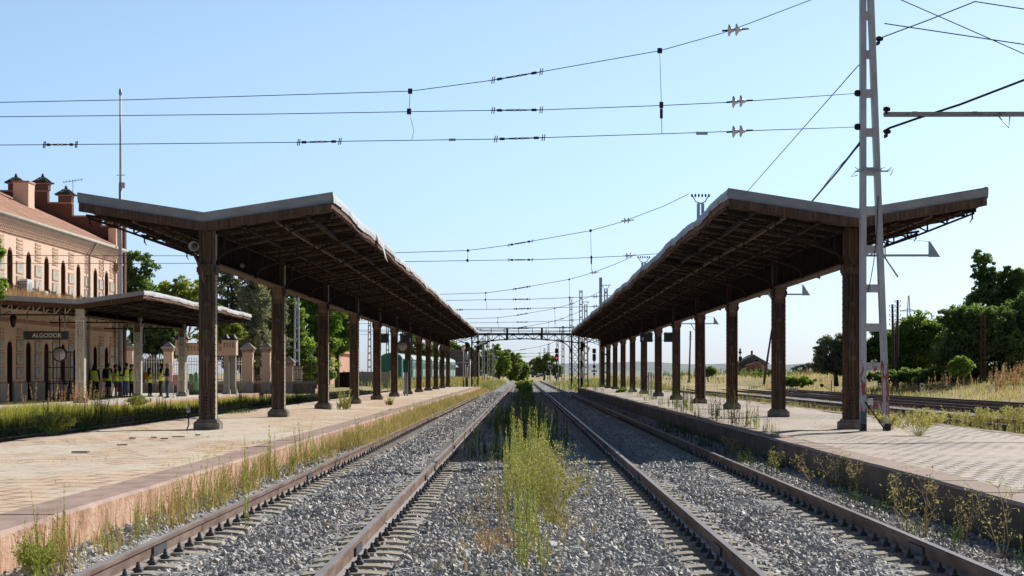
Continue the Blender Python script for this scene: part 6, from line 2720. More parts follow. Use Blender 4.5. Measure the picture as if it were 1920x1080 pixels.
T_('conifer_tree', 'grey green conifer left of the second canopy column', 508, 162, 0, [(512, 520, 26, 38), (508, 580, 32, 50), (505, 645, 36, 46)], 9000, .10, L['tree_grey'], group=gl, seed=7, shade=.55, clump=.2)
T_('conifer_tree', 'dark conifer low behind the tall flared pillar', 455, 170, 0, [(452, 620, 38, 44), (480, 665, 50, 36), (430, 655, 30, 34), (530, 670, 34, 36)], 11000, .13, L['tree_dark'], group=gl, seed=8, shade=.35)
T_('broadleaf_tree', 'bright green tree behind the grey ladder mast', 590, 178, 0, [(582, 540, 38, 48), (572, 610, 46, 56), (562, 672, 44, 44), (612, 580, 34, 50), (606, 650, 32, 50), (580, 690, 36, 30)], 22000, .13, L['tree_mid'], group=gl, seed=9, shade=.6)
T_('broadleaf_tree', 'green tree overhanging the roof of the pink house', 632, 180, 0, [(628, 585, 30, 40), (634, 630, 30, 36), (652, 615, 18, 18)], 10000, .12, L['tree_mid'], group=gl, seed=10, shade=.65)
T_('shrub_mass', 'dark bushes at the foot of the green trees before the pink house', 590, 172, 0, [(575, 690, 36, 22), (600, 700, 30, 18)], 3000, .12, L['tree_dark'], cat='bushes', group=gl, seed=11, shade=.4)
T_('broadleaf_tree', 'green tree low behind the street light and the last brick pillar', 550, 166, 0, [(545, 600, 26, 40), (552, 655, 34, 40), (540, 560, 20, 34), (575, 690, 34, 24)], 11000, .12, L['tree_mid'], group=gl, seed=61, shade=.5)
T_('shrub_mass', 'thick undergrowth at the foot of the right trees', 1800, 162, 0, [(1720, 705, 44, 13), (1780, 703, 50, 15), (1850, 702, 54, 17), (1910, 700, 44, 17), (1665, 707, 36, 11)], 12000, .13, L['tree_dark'], .9, cat='bushes', group=gr, seed=62, shade=.55, trunk=.06)
T_('young_tree', 'leafy branches at the very left edge, in front of the station', -4, 78, 0, [(-6, 470, 9, 26), (-3, 540, 12, 20)], 1100, .10, L['tree_mid'], z0=ZP, seed=12, shade=.6, trunk=.08)
T_('dim_tree', 'trees behind the roofs of the green wagons, nearer one', 775, 352, 0, [(770, 655, 26, 24), (800, 668, 26, 22)], 4000, .26, L['tree_far'], group='trees far down the line', seed=13, shade=.4)
T_('dim_tree', 'rounded tree behind the grey brick ruin', 850, 470, 0, [(845, 662, 22, 20), (872, 668, 22, 20), (820, 675, 20, 14)], 4500, .30, L['tree_far'], group='trees far down the line', seed=14, shade=.45)
far = [(908, 668, 20, 30, 'leftmost tree of the green row left of the tracks, behind the gantry leg'), (936, 672, 20, 26, 'tree in the green row left of the tracks, under the gantry arch'), (958, 678, 18, 26, 'rounded tree in the green row left of the tracks'), (974, 686, 15, 22, 'rightmost yellowish tree of the green row left of the tracks')]
for k, (cx, cy, rx, ry, lab) in enumerate(far):
    T_('trackside_tree', lab, cx, 420 + 12 * k, 0, [(cx - 6, cy, rx * .7, ry), (cx + 8, cy + 6, rx * .7, ry * .8), (cx, cy + 18, rx, ry * .6)], 4600, .24, L['tree_mid'] if k % 2 else L['tree_far'], group='trees far down the line', seed=20 + k, shade=.62)
T_('trackside_tree', 'green tree right of the tracks, left of the red signal', 1020, 440, 0, [(1012, 685, 13, 17), (1030, 682, 14, 20), (1043, 694, 12, 14)], 5000, .24, L['tree_far'], group='trees far down the line', seed=26, shade=.5)
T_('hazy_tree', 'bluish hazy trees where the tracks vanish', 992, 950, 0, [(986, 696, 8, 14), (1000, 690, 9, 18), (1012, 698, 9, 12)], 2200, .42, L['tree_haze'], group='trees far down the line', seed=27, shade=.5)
T_('poplar_tree', 'tall narrow poplar rising above the right trees', 1846, 165, 0, [(1836, 500, 15, 34), (1852, 515, 16, 36), (1862, 540, 22, 40), (1848, 570, 36, 46), (1846, 620, 40, 40)], 15000, .12, L['tree_dark'], .9, group=gr, seed=30, shade=.62, clump=.17)
T_('poplar_tree', 'second tall narrow poplar at the right frame edge', 1900, 165, 0, [(1890, 530, 17, 36), (1910, 545, 24, 45), (1898, 600, 44, 50)], 14000, .12, L['tree_dark'], .9, group=gr, seed=31, shade=.55, clump=.17)
T_('spreading_tree', 'broad dark spreading tree in front of the poplars', 1845, 158, 0, [(1800, 600, 42, 26), (1850, 602, 54, 30), (1830, 640, 60, 32), (1890, 655, 56, 34), (1795, 665, 50, 28)], 20000, .13, L['tree_dark'], .9, group=gr, seed=32, shade=.5, clump=.2)
T_('spreading_tree', 'dark spreading tree leaving the frame at the right', 1950, 160, 0, [(1940, 590, 50, 46), (1915, 655, 56, 40)], 13000, .13, L['tree_dark'], .9, group=gr, seed=33, shade=.5, clump=.2)
T_('broadleaf_tree', 'green tree with yellowish top right of the telegraph poles', 1705, 168, 0, [(1718, 622, 38, 38), (1690, 645, 38, 34), (1750, 640, 38, 40), (1715, 672, 54, 28)], 15000, .13, L['tree_mid'], .7, group=gr, seed=34, shade=.45)
T_('broadleaf_tree', 'dark green tree behind the tall ladder mast', 1655, 172, 0, [(1660, 645, 32, 32), (1635, 668, 36, 26), (1680, 672, 34, 24)], 9000, .13, L['tree_dark'], .7, group=gr, seed=35, shade=.5)
T_('rounded_bush', 'large rounded grey green bush left of the first right column', 1568, 170, 0, [(1560, 660, 30, 30), (1590, 655, 28, 34), (1545, 682, 26, 18), (1578, 686, 34, 16)], 11000, .11, L['tree_grey'], .7, cat='bush', group=gr, seed=36, shade=.4)
T_('small_tree', 'small bright green sapling before the field shed', 1803, 150, 0, [(1803, 682, 22, 14), (1798, 696, 20, 12)], 2000, .12, L['tree_mid'], 1.0, group=gr, seed=37, shade=.6, trunk=.06)
T_('field_bush', 'low green bush on the dry verge between the second and first right columns', 1495, 195, 0, [(1490, 716, 28, 9), (1512, 714, 20, 8)], 2200, .12, L['tree_mid'], .5, cat='bush', group='bushes in the dry field', seed=38, shade=.4, trunk=.05)
T_('field_bush', 'dark round bush left of the slate-roofed house', 1328, 300, 0, [(1328, 696, 14, 10)], 1500, .18, L['tree_dark'], .5, cat='bush', group='bushes in the dry field', seed=39, shade=.6, trunk=.08)
T_('field_bush', 'green bush in front of the slate-roofed house', 1440, 330, 0, [(1430, 706, 22, 8), (1450, 702, 16, 10)], 1800, .18, L['tree_far'], .7, cat='bush', group='bushes in the dry field', seed=40, shade=.3, trunk=.08)
T_('field_bush', 'pale far bush near the horizon beside the leaning pole', 1510, 420, 0, [(1500, 692, 16, 8), (1520, 690, 14, 10), (1540, 693, 14, 8)], 1800, .22, L['tree_haze'], .7, cat='bush', group='bushes in the dry field', seed=41, shade=.4, trunk=.08)

# ------------------------------------------------------------------ grasses and weeds
def scatter(n, x0, x1, y0, y1, z=0.0, by=1.0):
    x = rng.uniform(x0, x1, n)
    y = y0 + (y1 - y0) * rng.uniform(0, 1, n) ** by
    return np.stack([x, y, np.full(n, z)], 1)


def clumped(n, nc, x0, x1, y0, y1, z, sx, sy, by=1.0):
    c = scatter(nc, x0, x1, y0, y1, z, by)
    P = c[rng.integers(0, nc, n)] + np.c_[rng.normal(0, sx, n), rng.normal(0, sy, n), np.zeros(n)]
    return P


def tz(P, off=-.02):
    P = P.copy()
    P[:, 2] = terrain_z(P[:, 0], P[:, 1]) + off
    return P


# the tall weeds between the two tracks
def clump_stems(label, name, pts, hs, m, group, nleaf=70, leaf=.055, tint=.55, lean=.07, **kw):
    P = np.array(pts)
    org = P.mean(0)
    org[2] = 0
    return veg(name, stems(P, hs, nleaf, leaf, lean, .42, tint, **kw), m, label, 'weeds', group, org=tuple(org))


def ell(n, cx, cy, rx, ry, z=0.0):
    a = rng.uniform(0, 2 * PI, n)
    r = np.sqrt(rng.uniform(0, 1, n))
    return np.stack([cx + rx * r * np.cos(a), cy + ry * r * np.sin(a), np.full(n, z - .02)], 1)


GC = 'weeds between the two tracks'
clump_stems('nearest thin clump of bright green upright weeds at the bottom of the picture', 'weed_clump', ell(18, .06, 16.9, .17, 1.2), rng.uniform(.22, .62, 18), L['weed'], GC, 70, .04, .55)
clump_stems('narrow band of yellow green weeds just behind the nearest weed clump', 'weed_clump', ell(26, -.0, 20.4, .20, 1.8), rng.uniform(.30, .78, 26), L['weed'], GC, 80, .042, .66)
clump_stems('tall pale green weed clump, its left side in full sun', 'weed_clump', ell(66, .02, 26.2, .33, 2.8), rng.uniform(.40, 1.0, 66), L['weed'], GC, 95, .045, .74)
clump_stems('tallest back row of weeds at the edge of the canopy shadow', 'weed_clump', ell(56, .08, 31.2, .36, 2.0), rng.uniform(.60, 1.15, 56), L['weed'], GC, 90, .05, .62)
veg('bushy_weed', branchy((.32, 21.6, -.02), .84, .46, 52, 72, .022, .66), L['weed_olive'], 'rounded olive bush of fine seed heads right of the tall weeds', 'weeds', GC, org=(.36, 21.6, 0))
veg('bushy_weed', branchy((.20, 24.2, -.02), .95, .34, 40, 64, .024, .66), L['weed_olive'], 'olive seeding weed in the middle of the weed clump', 'weeds', GC, org=(.20, 24.2, 0))
P = np.concatenate([clumped(480, 40, -.8, .75, 34, 80, -.02, .22, .9), clumped(260, 16, -.7, .6, 80, 140, -.02, .2, 2), clumped(120, 6, -.5, .4, 150, 215, -.02, .2, 2)])
veg('shaded_weeds', stems(P, rng.uniform(.25, .75, len(P)) * (1 + .3 * (P[:, 1] > 80)), 26, .075, .12, .6, .45, thick=.006, leafw=.16), L['weed_dark'], 'strip of weeds in the canopy shadow between the tracks', 'weeds', None, 'stuff')
T_('round_shrub', 'dense dark green shrub between the tracks near the vanishing point', 985, 160, 0, [(983, 737, 9, 14), (988, 728, 9, 10)], 3000, .07, L['tree_dark'], z0=-.02, cat='shrub', seed=50, shade=.75, trunk=.03, clump=.25)
T_('round_shrub', 'pale green shrub between the tracks behind the dark shrub', 985, 195, 0, [(979, 722, 13, 9), (990, 720, 10, 8)], 2600, .09, L['tree_lime'], z0=-.02, cat='shrub', seed=51, shade=.55, trunk=.03, clump=.25)
P = clumped(1500, 240, -1.2, 1.2, 13.4, 40, -.01, .05, .05)
P = P[np.abs(P[:, 0]) < .75]
veg('sparse_grass', blades(P, rng.uniform(.04, .16, len(P)), .006, .7, rng.uniform(0, 1, len(P))), L['grass_dry'], 'sparse short dry grass among the ballast between the tracks', 'grass', None, 'stuff')
sx_, sy_ = G(930, 1010, 0)[:2]
P = ell(900, sx_, sy_, .22, 1.3, .0)
P[:, 2] = -.012
veg('dry_litter', blades(P, rng.uniform(.01, .05, len(P)), .012, 2.2, rng.uniform(0, 1, len(P))), L['rust_stalk'], 'patch of reddish soil and dry litter on the ballast beside the weeds', 'ground litter', None, 'stuff')
P = ell(70, .0, 22, .5, 6.5)
veg('dead_stalks', stems(P, rng.uniform(.2, .7, 70), 14, .05, .4, .8, .5, lo=.3, leafw=.12, thick=.003), L['grass_dry'], 'bent dead stalks among the weeds between the tracks', 'weeds', None, 'stuff')
# twig lying by the weeds
mb = MB()
for a, b in (((.62, 28.5, .0), (.80, 28.4, .16)), ((.72, 28.45, .09), (.66, 28.4, .26)), ((.72, 28.45, .09), (.92, 28.6, .12)), ((.62, 28.5, 0), (.55, 28.3, .05))):
    mb.tube([a, b], [.008, .003], M['bark'], 5)
tag(mb.build('dry_twig', None, (.65, 28.5, 0), (.65, 28.5, 0)), 'bare forked dry twig on the ballast right of the weeds', 'twig')
mb = MB()
for k in range(5):
    mb.cbox((-1.86 + .1 * k, 20.9 + .08 * math.sin(k * 2), .01 + .006 * k), (.13, .09, .018), M['white'], rz=k * 1.1)
tag(mb.build('paper_scrap', None, (-1.66, 20.9, 0), (-1.66, 20.9, 0)), 'crumpled white paper scrap on the ballast of the left track', 'litter')

# weeds along the left platform face
GL = 'upright weeds along the left platform face'
protos = []
for k in range(5):
    n = R.randint(5, 9)
    Pk = ell(n, 0, 0, .12, .12, .0)
    me = np_mesh('edge_weed', *stems(Pk, rng.uniform(.35, .72, n), 46, .055, .14, .5, .55 - .05 * (k % 3)), [L['weed'], L['weed'], L['weed_olive'], L['weed'], L['weed_olive']][k])
    protos.append(me)
yy = 14.6
i = 0
while yy < 44:
    o = link('edge_weed', protos[i % 5], None, (-3.72 + R.uniform(-.1, .22), yy, .08), R.uniform(0, 6.28))
    s = R.uniform(.4, 1.0)
    o.scale = (s, s, s * R.uniform(.85, 1.25))
    tag(o, 'thin upright weed growing at the foot of the sunlit left platform face', 'weed', GL)
    yy += R.uniform(.18, .62) * (1 + yy / 50)
    i += 1
for (px, py, h, lab) in ((462, 1000 - 12, .95, 'tallest single weed stem in front of the left platform face'), (120, 1060, .66, 'weed stem standing up against the left platform at the lower left'), (518, 905, .72, 'tall weed stem before the brown kerb of the left platform')):
    g = G(px, py, .05)
    P = ell(3, g[0], g[1], .03, .03, .06)
    veg('tall_weed', stems(P, np.array([h, h * .7, h * .5]), 90, .05, .04, .35, .6), L['weed'], lab, 'weed', None, org=(g[0], g[1], 0))
g = G(85, 1072, .05)
veg('bushy_weed', branchy((-3.66, 15.0, .05), .34, .22, 34, 60, .022, .5), L['weed'], 'feathery green bush at the lower left corner before the platform face', 'weeds', None, org=(-3.66, 15.0, 0))
P = np.concatenate([clumped(1000, 30, -3.85, -3.45, 15, 44, .08, .07, .28), clumped(7500, 200, -3.9, -3.25, 40, 100, .08, .10, .7), clumped(5200, 140, -3.95, -3.2, 100, 190, .06, .14, 2.0)])
h = rng.uniform(.08, .34, len(P)) * np.where(P[:, 1] > 40, 1.25, .8)
veg('dry_grass', blades(P, h, .008 + .00007 * P[:, 1], .55, rng.beta(2, 2, len(P))), L['grass_dry'], 'dry straw coloured grass along the left platform face', 'grass', None, 'stuff')
P = np.concatenate([clumped(600, 60, -3.9, -3.3, 40, 110, .08, .08, .4)])
veg('green_grass', stems(P, rng.uniform(.2, .55, len(P)), 22, .07, .18, .6, .5, leafw=.14), L['weed_olive'], 'olive green weeds mixed into the dry grass at the left platform', 'weeds', None, 'stuff')

P = clumped(520, 40, -3.9, -3.5, 14.5, 48, .06, .05, .14)
veg('dead_stalks', stems(P, rng.uniform(.15, .5, len(P)), 18, .045, .25, .7, .5, lo=.4, leafw=.12, thick=.003), L['grass_dry'], 'thin dead straw stalks in front of the left platform face', 'weeds', None, 'stuff')
# grass trench before the station platform
P = np.concatenate([clumped(11000, 300, -16.25, -14.9, 50, 112, .0, .22, .9), clumped(9000, 200, -16.3, -14.9, 52, 80, .0, .22, .9), clumped(4000, 200, -16.0, -12.6, 112, 175, .0, .3, 2)])
h = rng.uniform(.2, .46, len(P)) * (1 + .75 * (1 - sst(64, 78, P[:, 1]))) * np.clip((-P[:, 0] - 12.6) / 1.8, .4, 1)
veg('tall_grass', blades(P, h, .018, .4, rng.beta(2.2, 1.8, len(P))), L['grass_green'], 'tall yellow green grass filling the trench before the station platform', 'grass', None, 'stuff')
P = clumped(2600, 260, -14.6, -9.4, 42, 120, .0, .25, .6)
veg('shaded_grass', stems(P, rng.uniform(.08, .34, len(P)), 20, .08, .15, .6, .4, thick=.006, leafw=.16), L['weed_dark'], 'dark green weeds in the shaded edge of the trench', 'weeds', None, 'stuff')
GT = 'tall weeds rising from the trench'
pt = []
for k in range(3):
    n = 6 + 2 * k
    pt.append(np_mesh('trench_weed', *stems(ell(n, 0, 0, .16, .16), rng.uniform(.6, 1.05, n), 60, .08, .1, .5, .5), [L['weed'], L['weed_dark'], L['weed_dark']][k]))
for k in range(46):
    o = link('trench_weed', pt[k % 3], None, (R.uniform(-15.6, -9.8), R.uniform(46, 108), 0), R.uniform(0, 6))
    s = R.uniform(.6, 1.15)
    o.scale = (s, s, s)
    tag(o, 'upright leafy weed standing in the trench before the station platform', 'weed', GT)
P = clumped(46, 8, -16.6, -16.1, 64, 76, .05, .2, .8)
veg('rusty_stalks', stems(P, rng.uniform(.8, 1.35, len(P)), 30, .09, .12, .7, .5, lo=.55, leafw=.3, thick=.006), L['rust_stalk'], 'rust coloured seed stalks at the edge of the station platform', 'weeds', None, 'stuff')
P = clumped(4200, 110, -22.2, -20.6, 81.3, 104, 4.80, .3, .5)
veg('roof_weeds', blades(P, rng.uniform(.15, .52, len(P)), .022, .6, rng.uniform(0, 1, len(P))), L['rust_stalk'], 'dry reddish weeds growing on the station canopy roof', 'weeds', None, 'stuff')
for (px, py, r_, h, lab, m) in ((100, 815, .40, .42, 'pale spiky weed on the paving at the left platform edge', 'weed'), (645, 768, .55, .75, 'bushy green weed on the left platform beyond the third column', 'weed_olive'), (258, 770, .55, .6, 'bright yellow green bush by the station platform edge', 'weed'), (730, 760, .3, .4, 'small weed on the left platform beside a column base', 'weed_olive')):
    g = G(px, py, ZP)
    if px == 258:
        g = (-16.1, 83, .1)
    if px in (645, 730):
        n = 26 if px == 645 else 14
        data = stems(ell(n, g[0], g[1], r_ * .45, r_ * .45, g[2]), rng.uniform(.25, 1.0, n) * h, 46, .11, .38, .6, .5, thick=.006)
    else:
        data = branchy((g[0], g[1], g[2] - .01), h, r_, 34, 48, .055 + .0003 * g[1], .55)
    veg('platform_weed', data, L[m], lab, 'weed', None, org=(g[0], g[1], g[2]))
P = clumped(420, 8, *(lambda a, b: (a[0], b[0], min(a[1], b[1]), max(a[1], b[1])))(G(400, 776, ZP), G(470, 772, ZP)), ZP, .18, 1.2)
veg('creeping_grass', blades(P, rng.uniform(.05, .15, len(P)), .014, .9, rng.uniform(0, .7, len(P))), L['weed_dark'], 'low patch of creeping grass on the left platform behind the first column', 'grass', None, 'stuff')
P = np.concatenate([clumped(420, 40, LX0 + .1, LX1 - .6, 18, 44, ZP, .10, .35), clumped(260, 10, LX1 - 1.0, LX1 - .5, 24, 42, ZP, .06, .6)])
veg('crack_grass', blades(P, rng.uniform(.02, .07, len(P)), .006, .9, rng.uniform(.2, 1, len(P))), L['weed'], 'tiny grass growing in the joints of the left platform', 'grass', None, 'stuff')

# grass beyond the platform ends and in the field
P = np.concatenate([clumped(9000, 260, -15, -4.2, 188, 300, .1, .8, 3), clumped(5500, 200, 4.6, 14, 178, 330, .1, .8, 3), clumped(3200, 100, -4.2, -3.4, 186, 330, .05, .25, 4)])
P = tz(P, 0)
veg('meadow_grass', blades(P, rng.uniform(.3, .95, len(P)), .05, .4, rng.beta(1.4, 1.6, len(P))), L['meadow'], 'green and straw coloured grass beyond the platform ends', 'grass', None, 'stuff')
P = clumped(5200, 180, -16, -6, 200, 420, .1, 1.5, 6)
veg('straw_grass', blades(tz(P, 0), rng.uniform(.4, 1.1, len(P)), .07, .4, rng.beta(2, 2, len(P))), L['grass_dry'], 'tall straw coloured grass left of the far tracks', 'grass', None, 'stuff')
P = np.concatenate([clumped(16000, 500, 26.8, 62, 92, 240, 0, 1.1, 2.2), clumped(9000, 260, 27, 90, 200, 420, 0, 2.2, 6)])
veg('field_grass', blades(tz(P, -.02), rng.uniform(.15, .55, len(P)) * (1 + .5 * (P[:, 1] > 150)), .045, .5, rng.beta(2, 2, len(P))), L['grass_gold'], 'golden dry grass covering the field beyond the yard tracks', 'grass', None, 'stuff')
P = clumped(6500, 160, 26.6, 40, 92, 175, 0, .8, 2.5)
veg('verge_grass', blades(tz(P, -.02), rng.uniform(.12, .4, len(P)), .04, .5, rng.beta(2, 2, len(P))), L['meadow'], 'greenish grass on the verge beside the last yard track', 'grass', None, 'stuff')
P = np.concatenate([clumped(300, 26, 30, 44, 120, 165, 0, .5, 1.5), clumped(160, 14, 28, 60, 170, 300, 0, .8, 3)])
veg('rusty_weeds', stems(tz(P, -.02), rng.uniform(.7, 1.7, len(P)), 26, .20, .1, .8, .5, lo=.3, leafw=.3, thick=.012), L['rust_stalk'], 'tall reddish dry weeds in front of the right trees', 'weeds', None, 'stuff')
P = clumped(1500, 60, 26, 120, 250, 520, 0, 5, 8)
veg('field_weeds', stems(tz(P, 0), rng.uniform(.6, 1.6, len(P)), 14, .4, .1, .8, .4, leafw=.4, thick=.02), L['tree_far'], 'scattered green weeds across the far field', 'weeds', None, 'stuff')
P = clumped(1500, 90, 10.05, 13.0, 44, 130, -.02, .2, .9)
veg('yard_weeds', stems(P, rng.uniform(.12, .45, len(P)), 22, .07, .2, .7, .5, leafw=.2), L['weed_olive'], 'low weeds along the yard side of the right platform', 'weeds', None, 'stuff')
P = clumped(1400, 90, 10.05, 17.5, 48, 150, -.02, .2, .9)
veg('rusty_ground_weeds', blades(P, rng.uniform(.08, .32, len(P)), .02, .6, rng.uniform(0, 1, len(P))), L['rust_stalk'], 'reddish dried ground weeds along the nearest yard track', 'weeds', None, 'stuff')

# right platform
GRW = 'green weeds along the right platform edge'
pr = []
for k in range(4):
    n = 7 + k
    pr.append(np_mesh('edge_weed', *stems(ell(n + 8, 0, 0, .28, .28), rng.uniform(.3, .95, n + 8), 50, .07, .2, .6, .5), [L['weed_olive'], L['weed'], L['weed_dark'], L['weed_olive']][k]))
for (px, py, s) in ((1410, 805, .8), (1385, 800, 1.1), (1352, 790, 1.0), (1335, 782, .75), (1290, 775, 1.15), (1278, 770, .9), (1270, 766, 1.2), (1245, 762, .7), (1215, 752, .7), (1225, 750, .6), (1130, 735, .6), (1180, 740, .7), (1305, 784, .5), (1440, 812, .45), (1452, 820, .35), (1200, 745, .6), (1115, 733, .8), (1092, 730, .8)):
    g = G(px, py, ZP)
    o = link('edge_weed', pr[R.randrange(4)], None, (max(g[0], 4.75), g[1], ZP), R.uniform(0, 6))
    o.scale = (s, s, s)
    tag(o, 'leafy green weed growing on the edge of the right platform', 'weed', GRW)
T_('fig_bush', 'dark glossy bush on the right platform near its far end', 1163, 128, 0, [(1160, 738, 10, 7), (1167, 733, 8, 7)], 420, .10, L['tree_mid'], z0=ZP, cat='bush', seed=60, shade=.3, trunk=.02)
for (px, py, r_, h, lab) in ((1722, 818, .75, .60, 'wide pale yellow green weed on the paving right of the tall mast'), (1668, 806, .35, .35, 'small pale weed at the foot of the tall mast'), (1835, 800, .7, .45, 'pale straggling weed at the platform edge by the right frame edge'), (1905, 802, .6, .5, 'pale weed cut off by the right frame edge')):
    g = G(px, py, ZP)
    veg('pale_weed', branchy((g[0], g[1], ZP - .01), h, r_, 46, 52, .04, .75), L['weed_olive'], lab, 'weed', 'pale bushy weeds on the right platform' if False else None, org=(g[0], g[1], ZP))
P = clumped(420, 50, RX0 + .5, RX1 - .2, 20, 60, ZP, .08, .3)
veg('crack_grass', blades(P, rng.uniform(.02, .08, len(P)), .006, .9, rng.uniform(.2, 1, len(P))), L['weed_olive'], 'tiny grass growing in the joints of the right platform', 'grass', None, 'stuff')


def dry_shrub(label, x, y, z, h, lean, seed, m='grass_dry'):
    h *= .78
    rg = random.Random(seed)
    mb = MB()
    parts = []
    mat_ = L[m]
    for k in range(rg.randint(3, 5)):
        a = Vector((x + rg.uniform(-.05, .05), y + rg.uniform(-.1, .1), z))
        pts = [a]
        d = Vector((lean + rg.uniform(-.35, .35), rg.uniform(-.3, .3), 1)).normalized()
        for j in range(4):
            d = (d + Vector((rg.uniform(-.3, .3), rg.uniform(-.2, .2), -.06))).normalized()
            pts.append(pts[-1] + d * h * .27)
        mb.tube(pts, [.006, .005, .004, .003, .002], M['straw'], 4)
        for p in pts[1:]:
            for q in range(3):
                e = p + Vector((rg.uniform(-1, 1), rg.uniform(-.6, .6), rg.uniform(.0, 1))) * h * .2
                mb.tube([p, e], [.003, .0015], M['straw'], 3)
                kk = 5
                B = np.array(e) + rng.normal(0, .03, (kk, 3))
                dd = rng.normal(0, 1, (kk, 3))
                V = np.stack([B, B + dd * .016, B + rng.normal(0, .010, (kk, 3))], 1).reshape(-1, 3)
                parts.append((V, np.arange(kk * 3).reshape(-1, 3), np.clip(rng.normal(.55, .2, kk), 0, 1)))
    r = thing('dry_shrub', label, 'shrub', (x, y, z), 0, 'dry straggling weeds against the dark right platform face')
    mb.build('stems', r, None, (x, y, z))
    V, T, t = join_np(parts)
    link('foliage', np_mesh('foliage', rel(V, (x, y, z)), T, t, mat_), r)


M['straw'] = mat('straw_stalk', [(0.3, (.30, .24, .13)), (0.7, (.48, .40, .24))], 8, rough=.9, bmp=0)
for k, (px, py, h, lean, lab) in enumerate(((1392, 862, .55, -.3, 'farthest dry straggling weed against the dark right platform face'), (1450, 880, .35, .1, 'small greenish weed against the dark right platform face'), (1520, 905, .5, -.5, 'second leaning dry weed along the dark right platform face'), (1560, 910, .55, .2, 'bushy dry weed with olive seed heads on the dark platform face'),
                                           (1622, 925, .5, -.3, 'pale dry weed with heavy seed heads at the dark platform face'), (1690, 975, .55, .1, 'thin greenish weed low on the dark platform face'), (1735, 1005, .72, -.4, 'long arching dry weed at the lower right before the platform face'), (1800, 1010, .5, .1, 'short dry weed at the lower right corner before the platform'),
                                           (1890, 1045, .75, 0, 'single upright green weed at the right frame edge'))):
    g = G(px, py, .0)
    dry_shrub(lab, min(4.5, g[0]), g[1], -.02, h, lean, 70 + k, 'weed_olive' if k in (1, 3, 5, 8) else 'grass_dry')
P = clumped(420, 44, 3.9, 4.58, 15, 60, -.02, .10, .3)
veg('shaded_grass', stems(P, rng.uniform(.1, .34, len(P)), 16, .05, .2, .6, .4), L['weed_dark'], 'dark low weeds in the shade of the right platform face', 'weeds', None, 'stuff')
mb = MB()
for k in range(7):
    x, y = R.uniform(-7.4, -6.2), R.uniform(29, 39)
    mb.cbox((x, y, ZP + .012), (R.uniform(.06, .16), R.uniform(.1, .25), .02), M['stone_base'], rz=R.uniform(0, 3))
tag(mb.build('loose_tiles'), 'loose broken paving pieces lying on the left platform', 'debris', None, 'stuff')

# ------------------------------------------------------------------ people
def skin_body(name, verts, edges, radii, m, parent, root=0, sub=1):
    me = bpy.data.meshes.new(name)
    me.from_pydata(verts, edges, [])
    me.materials.append(m)
    o = link(name, me, parent)
    sk = o.modifiers.new('skin', 'SKIN')
    sk.use_smooth_shade = True
    for i, r_ in enumerate(radii):
        me.skin_vertices[0].data[i].radius = r_ if isinstance(r_, tuple) else (r_, r_)
    me.skin_vertices[0].data[root].use_root = True
    if sub:
        s = o.modifiers.new('subdivision', 'SUBSURF')
        s.levels = s.render_levels = sub
    return o


def shell(rings, m, name, parent, n=14):
    """lofted elliptical rings: (x, y, z, rx, ry)"""
    mb = MB()
    vs = []
    for (x, y, z, rx, ry) in rings:
        for k in range(n):
            t = 2 * PI * k / n
            c, s = math.cos(t), math.sin(t)
            vs.append((x + rx * math.copysign(abs(c) ** .8, c), y + ry * math.copysign(abs(s) ** .8, s), z))
    fs = [(i * n + k, i * n + (k + 1) % n, (i + 1) * n + (k + 1) % n, (i + 1) * n + k) for i in range(len(rings) - 1) for k in range(n)]
    fs += [tuple(range(n)), tuple(range((len(rings) - 1) * n, len(rings) * n))]
    mb.add(vs, fs, m, True)
    return mb.build(name, parent)


M['skin'] = plain('skin', (.50, .30, .21), .6)
M['vest'] = mat('hi_vis_yellow', [(0.3, (.60, .88, .03)), (0.7, (.76, .98, .07))], 6, rough=.6, bmp=.15, bscale=14)
M['reflect'] = plain('reflective_strip', (.72, .76, .62), .4)
M['hair_dark'] = plain('dark_hair', (.025, .018, .014), .7)
M['hair_grey'] = plain('grey_hair', (.50, .49, .47), .7)
cloth_c = {'black': (.018, .018, .02), 'navy': (.022, .035, .085), 'jeans': (.05, .10, .20), 'grey': (.10, .095, .09), 'red': (.10, .018, .018), 'purple': (.23, .12, .22), 'darkblue': (.02, .03, .06), 'brown': (.05, .04, .035)}
for k, c in cloth_c.items():
    M['c_' + k] = mat('cloth_' + k, [(0.3, tuple(v * .7 for v in c)), (0.7, c)], 7, rough=.9, bmp=.2, bscale=18)
M['shoe'] = plain('shoe_dark', (.02, .02, .022), .6)
M['shoe_white'] = plain('shoe_white', (.65, .65, .63), .6)
M['orange'] = plain('orange_fabric', (.75, .26, .02), .8)


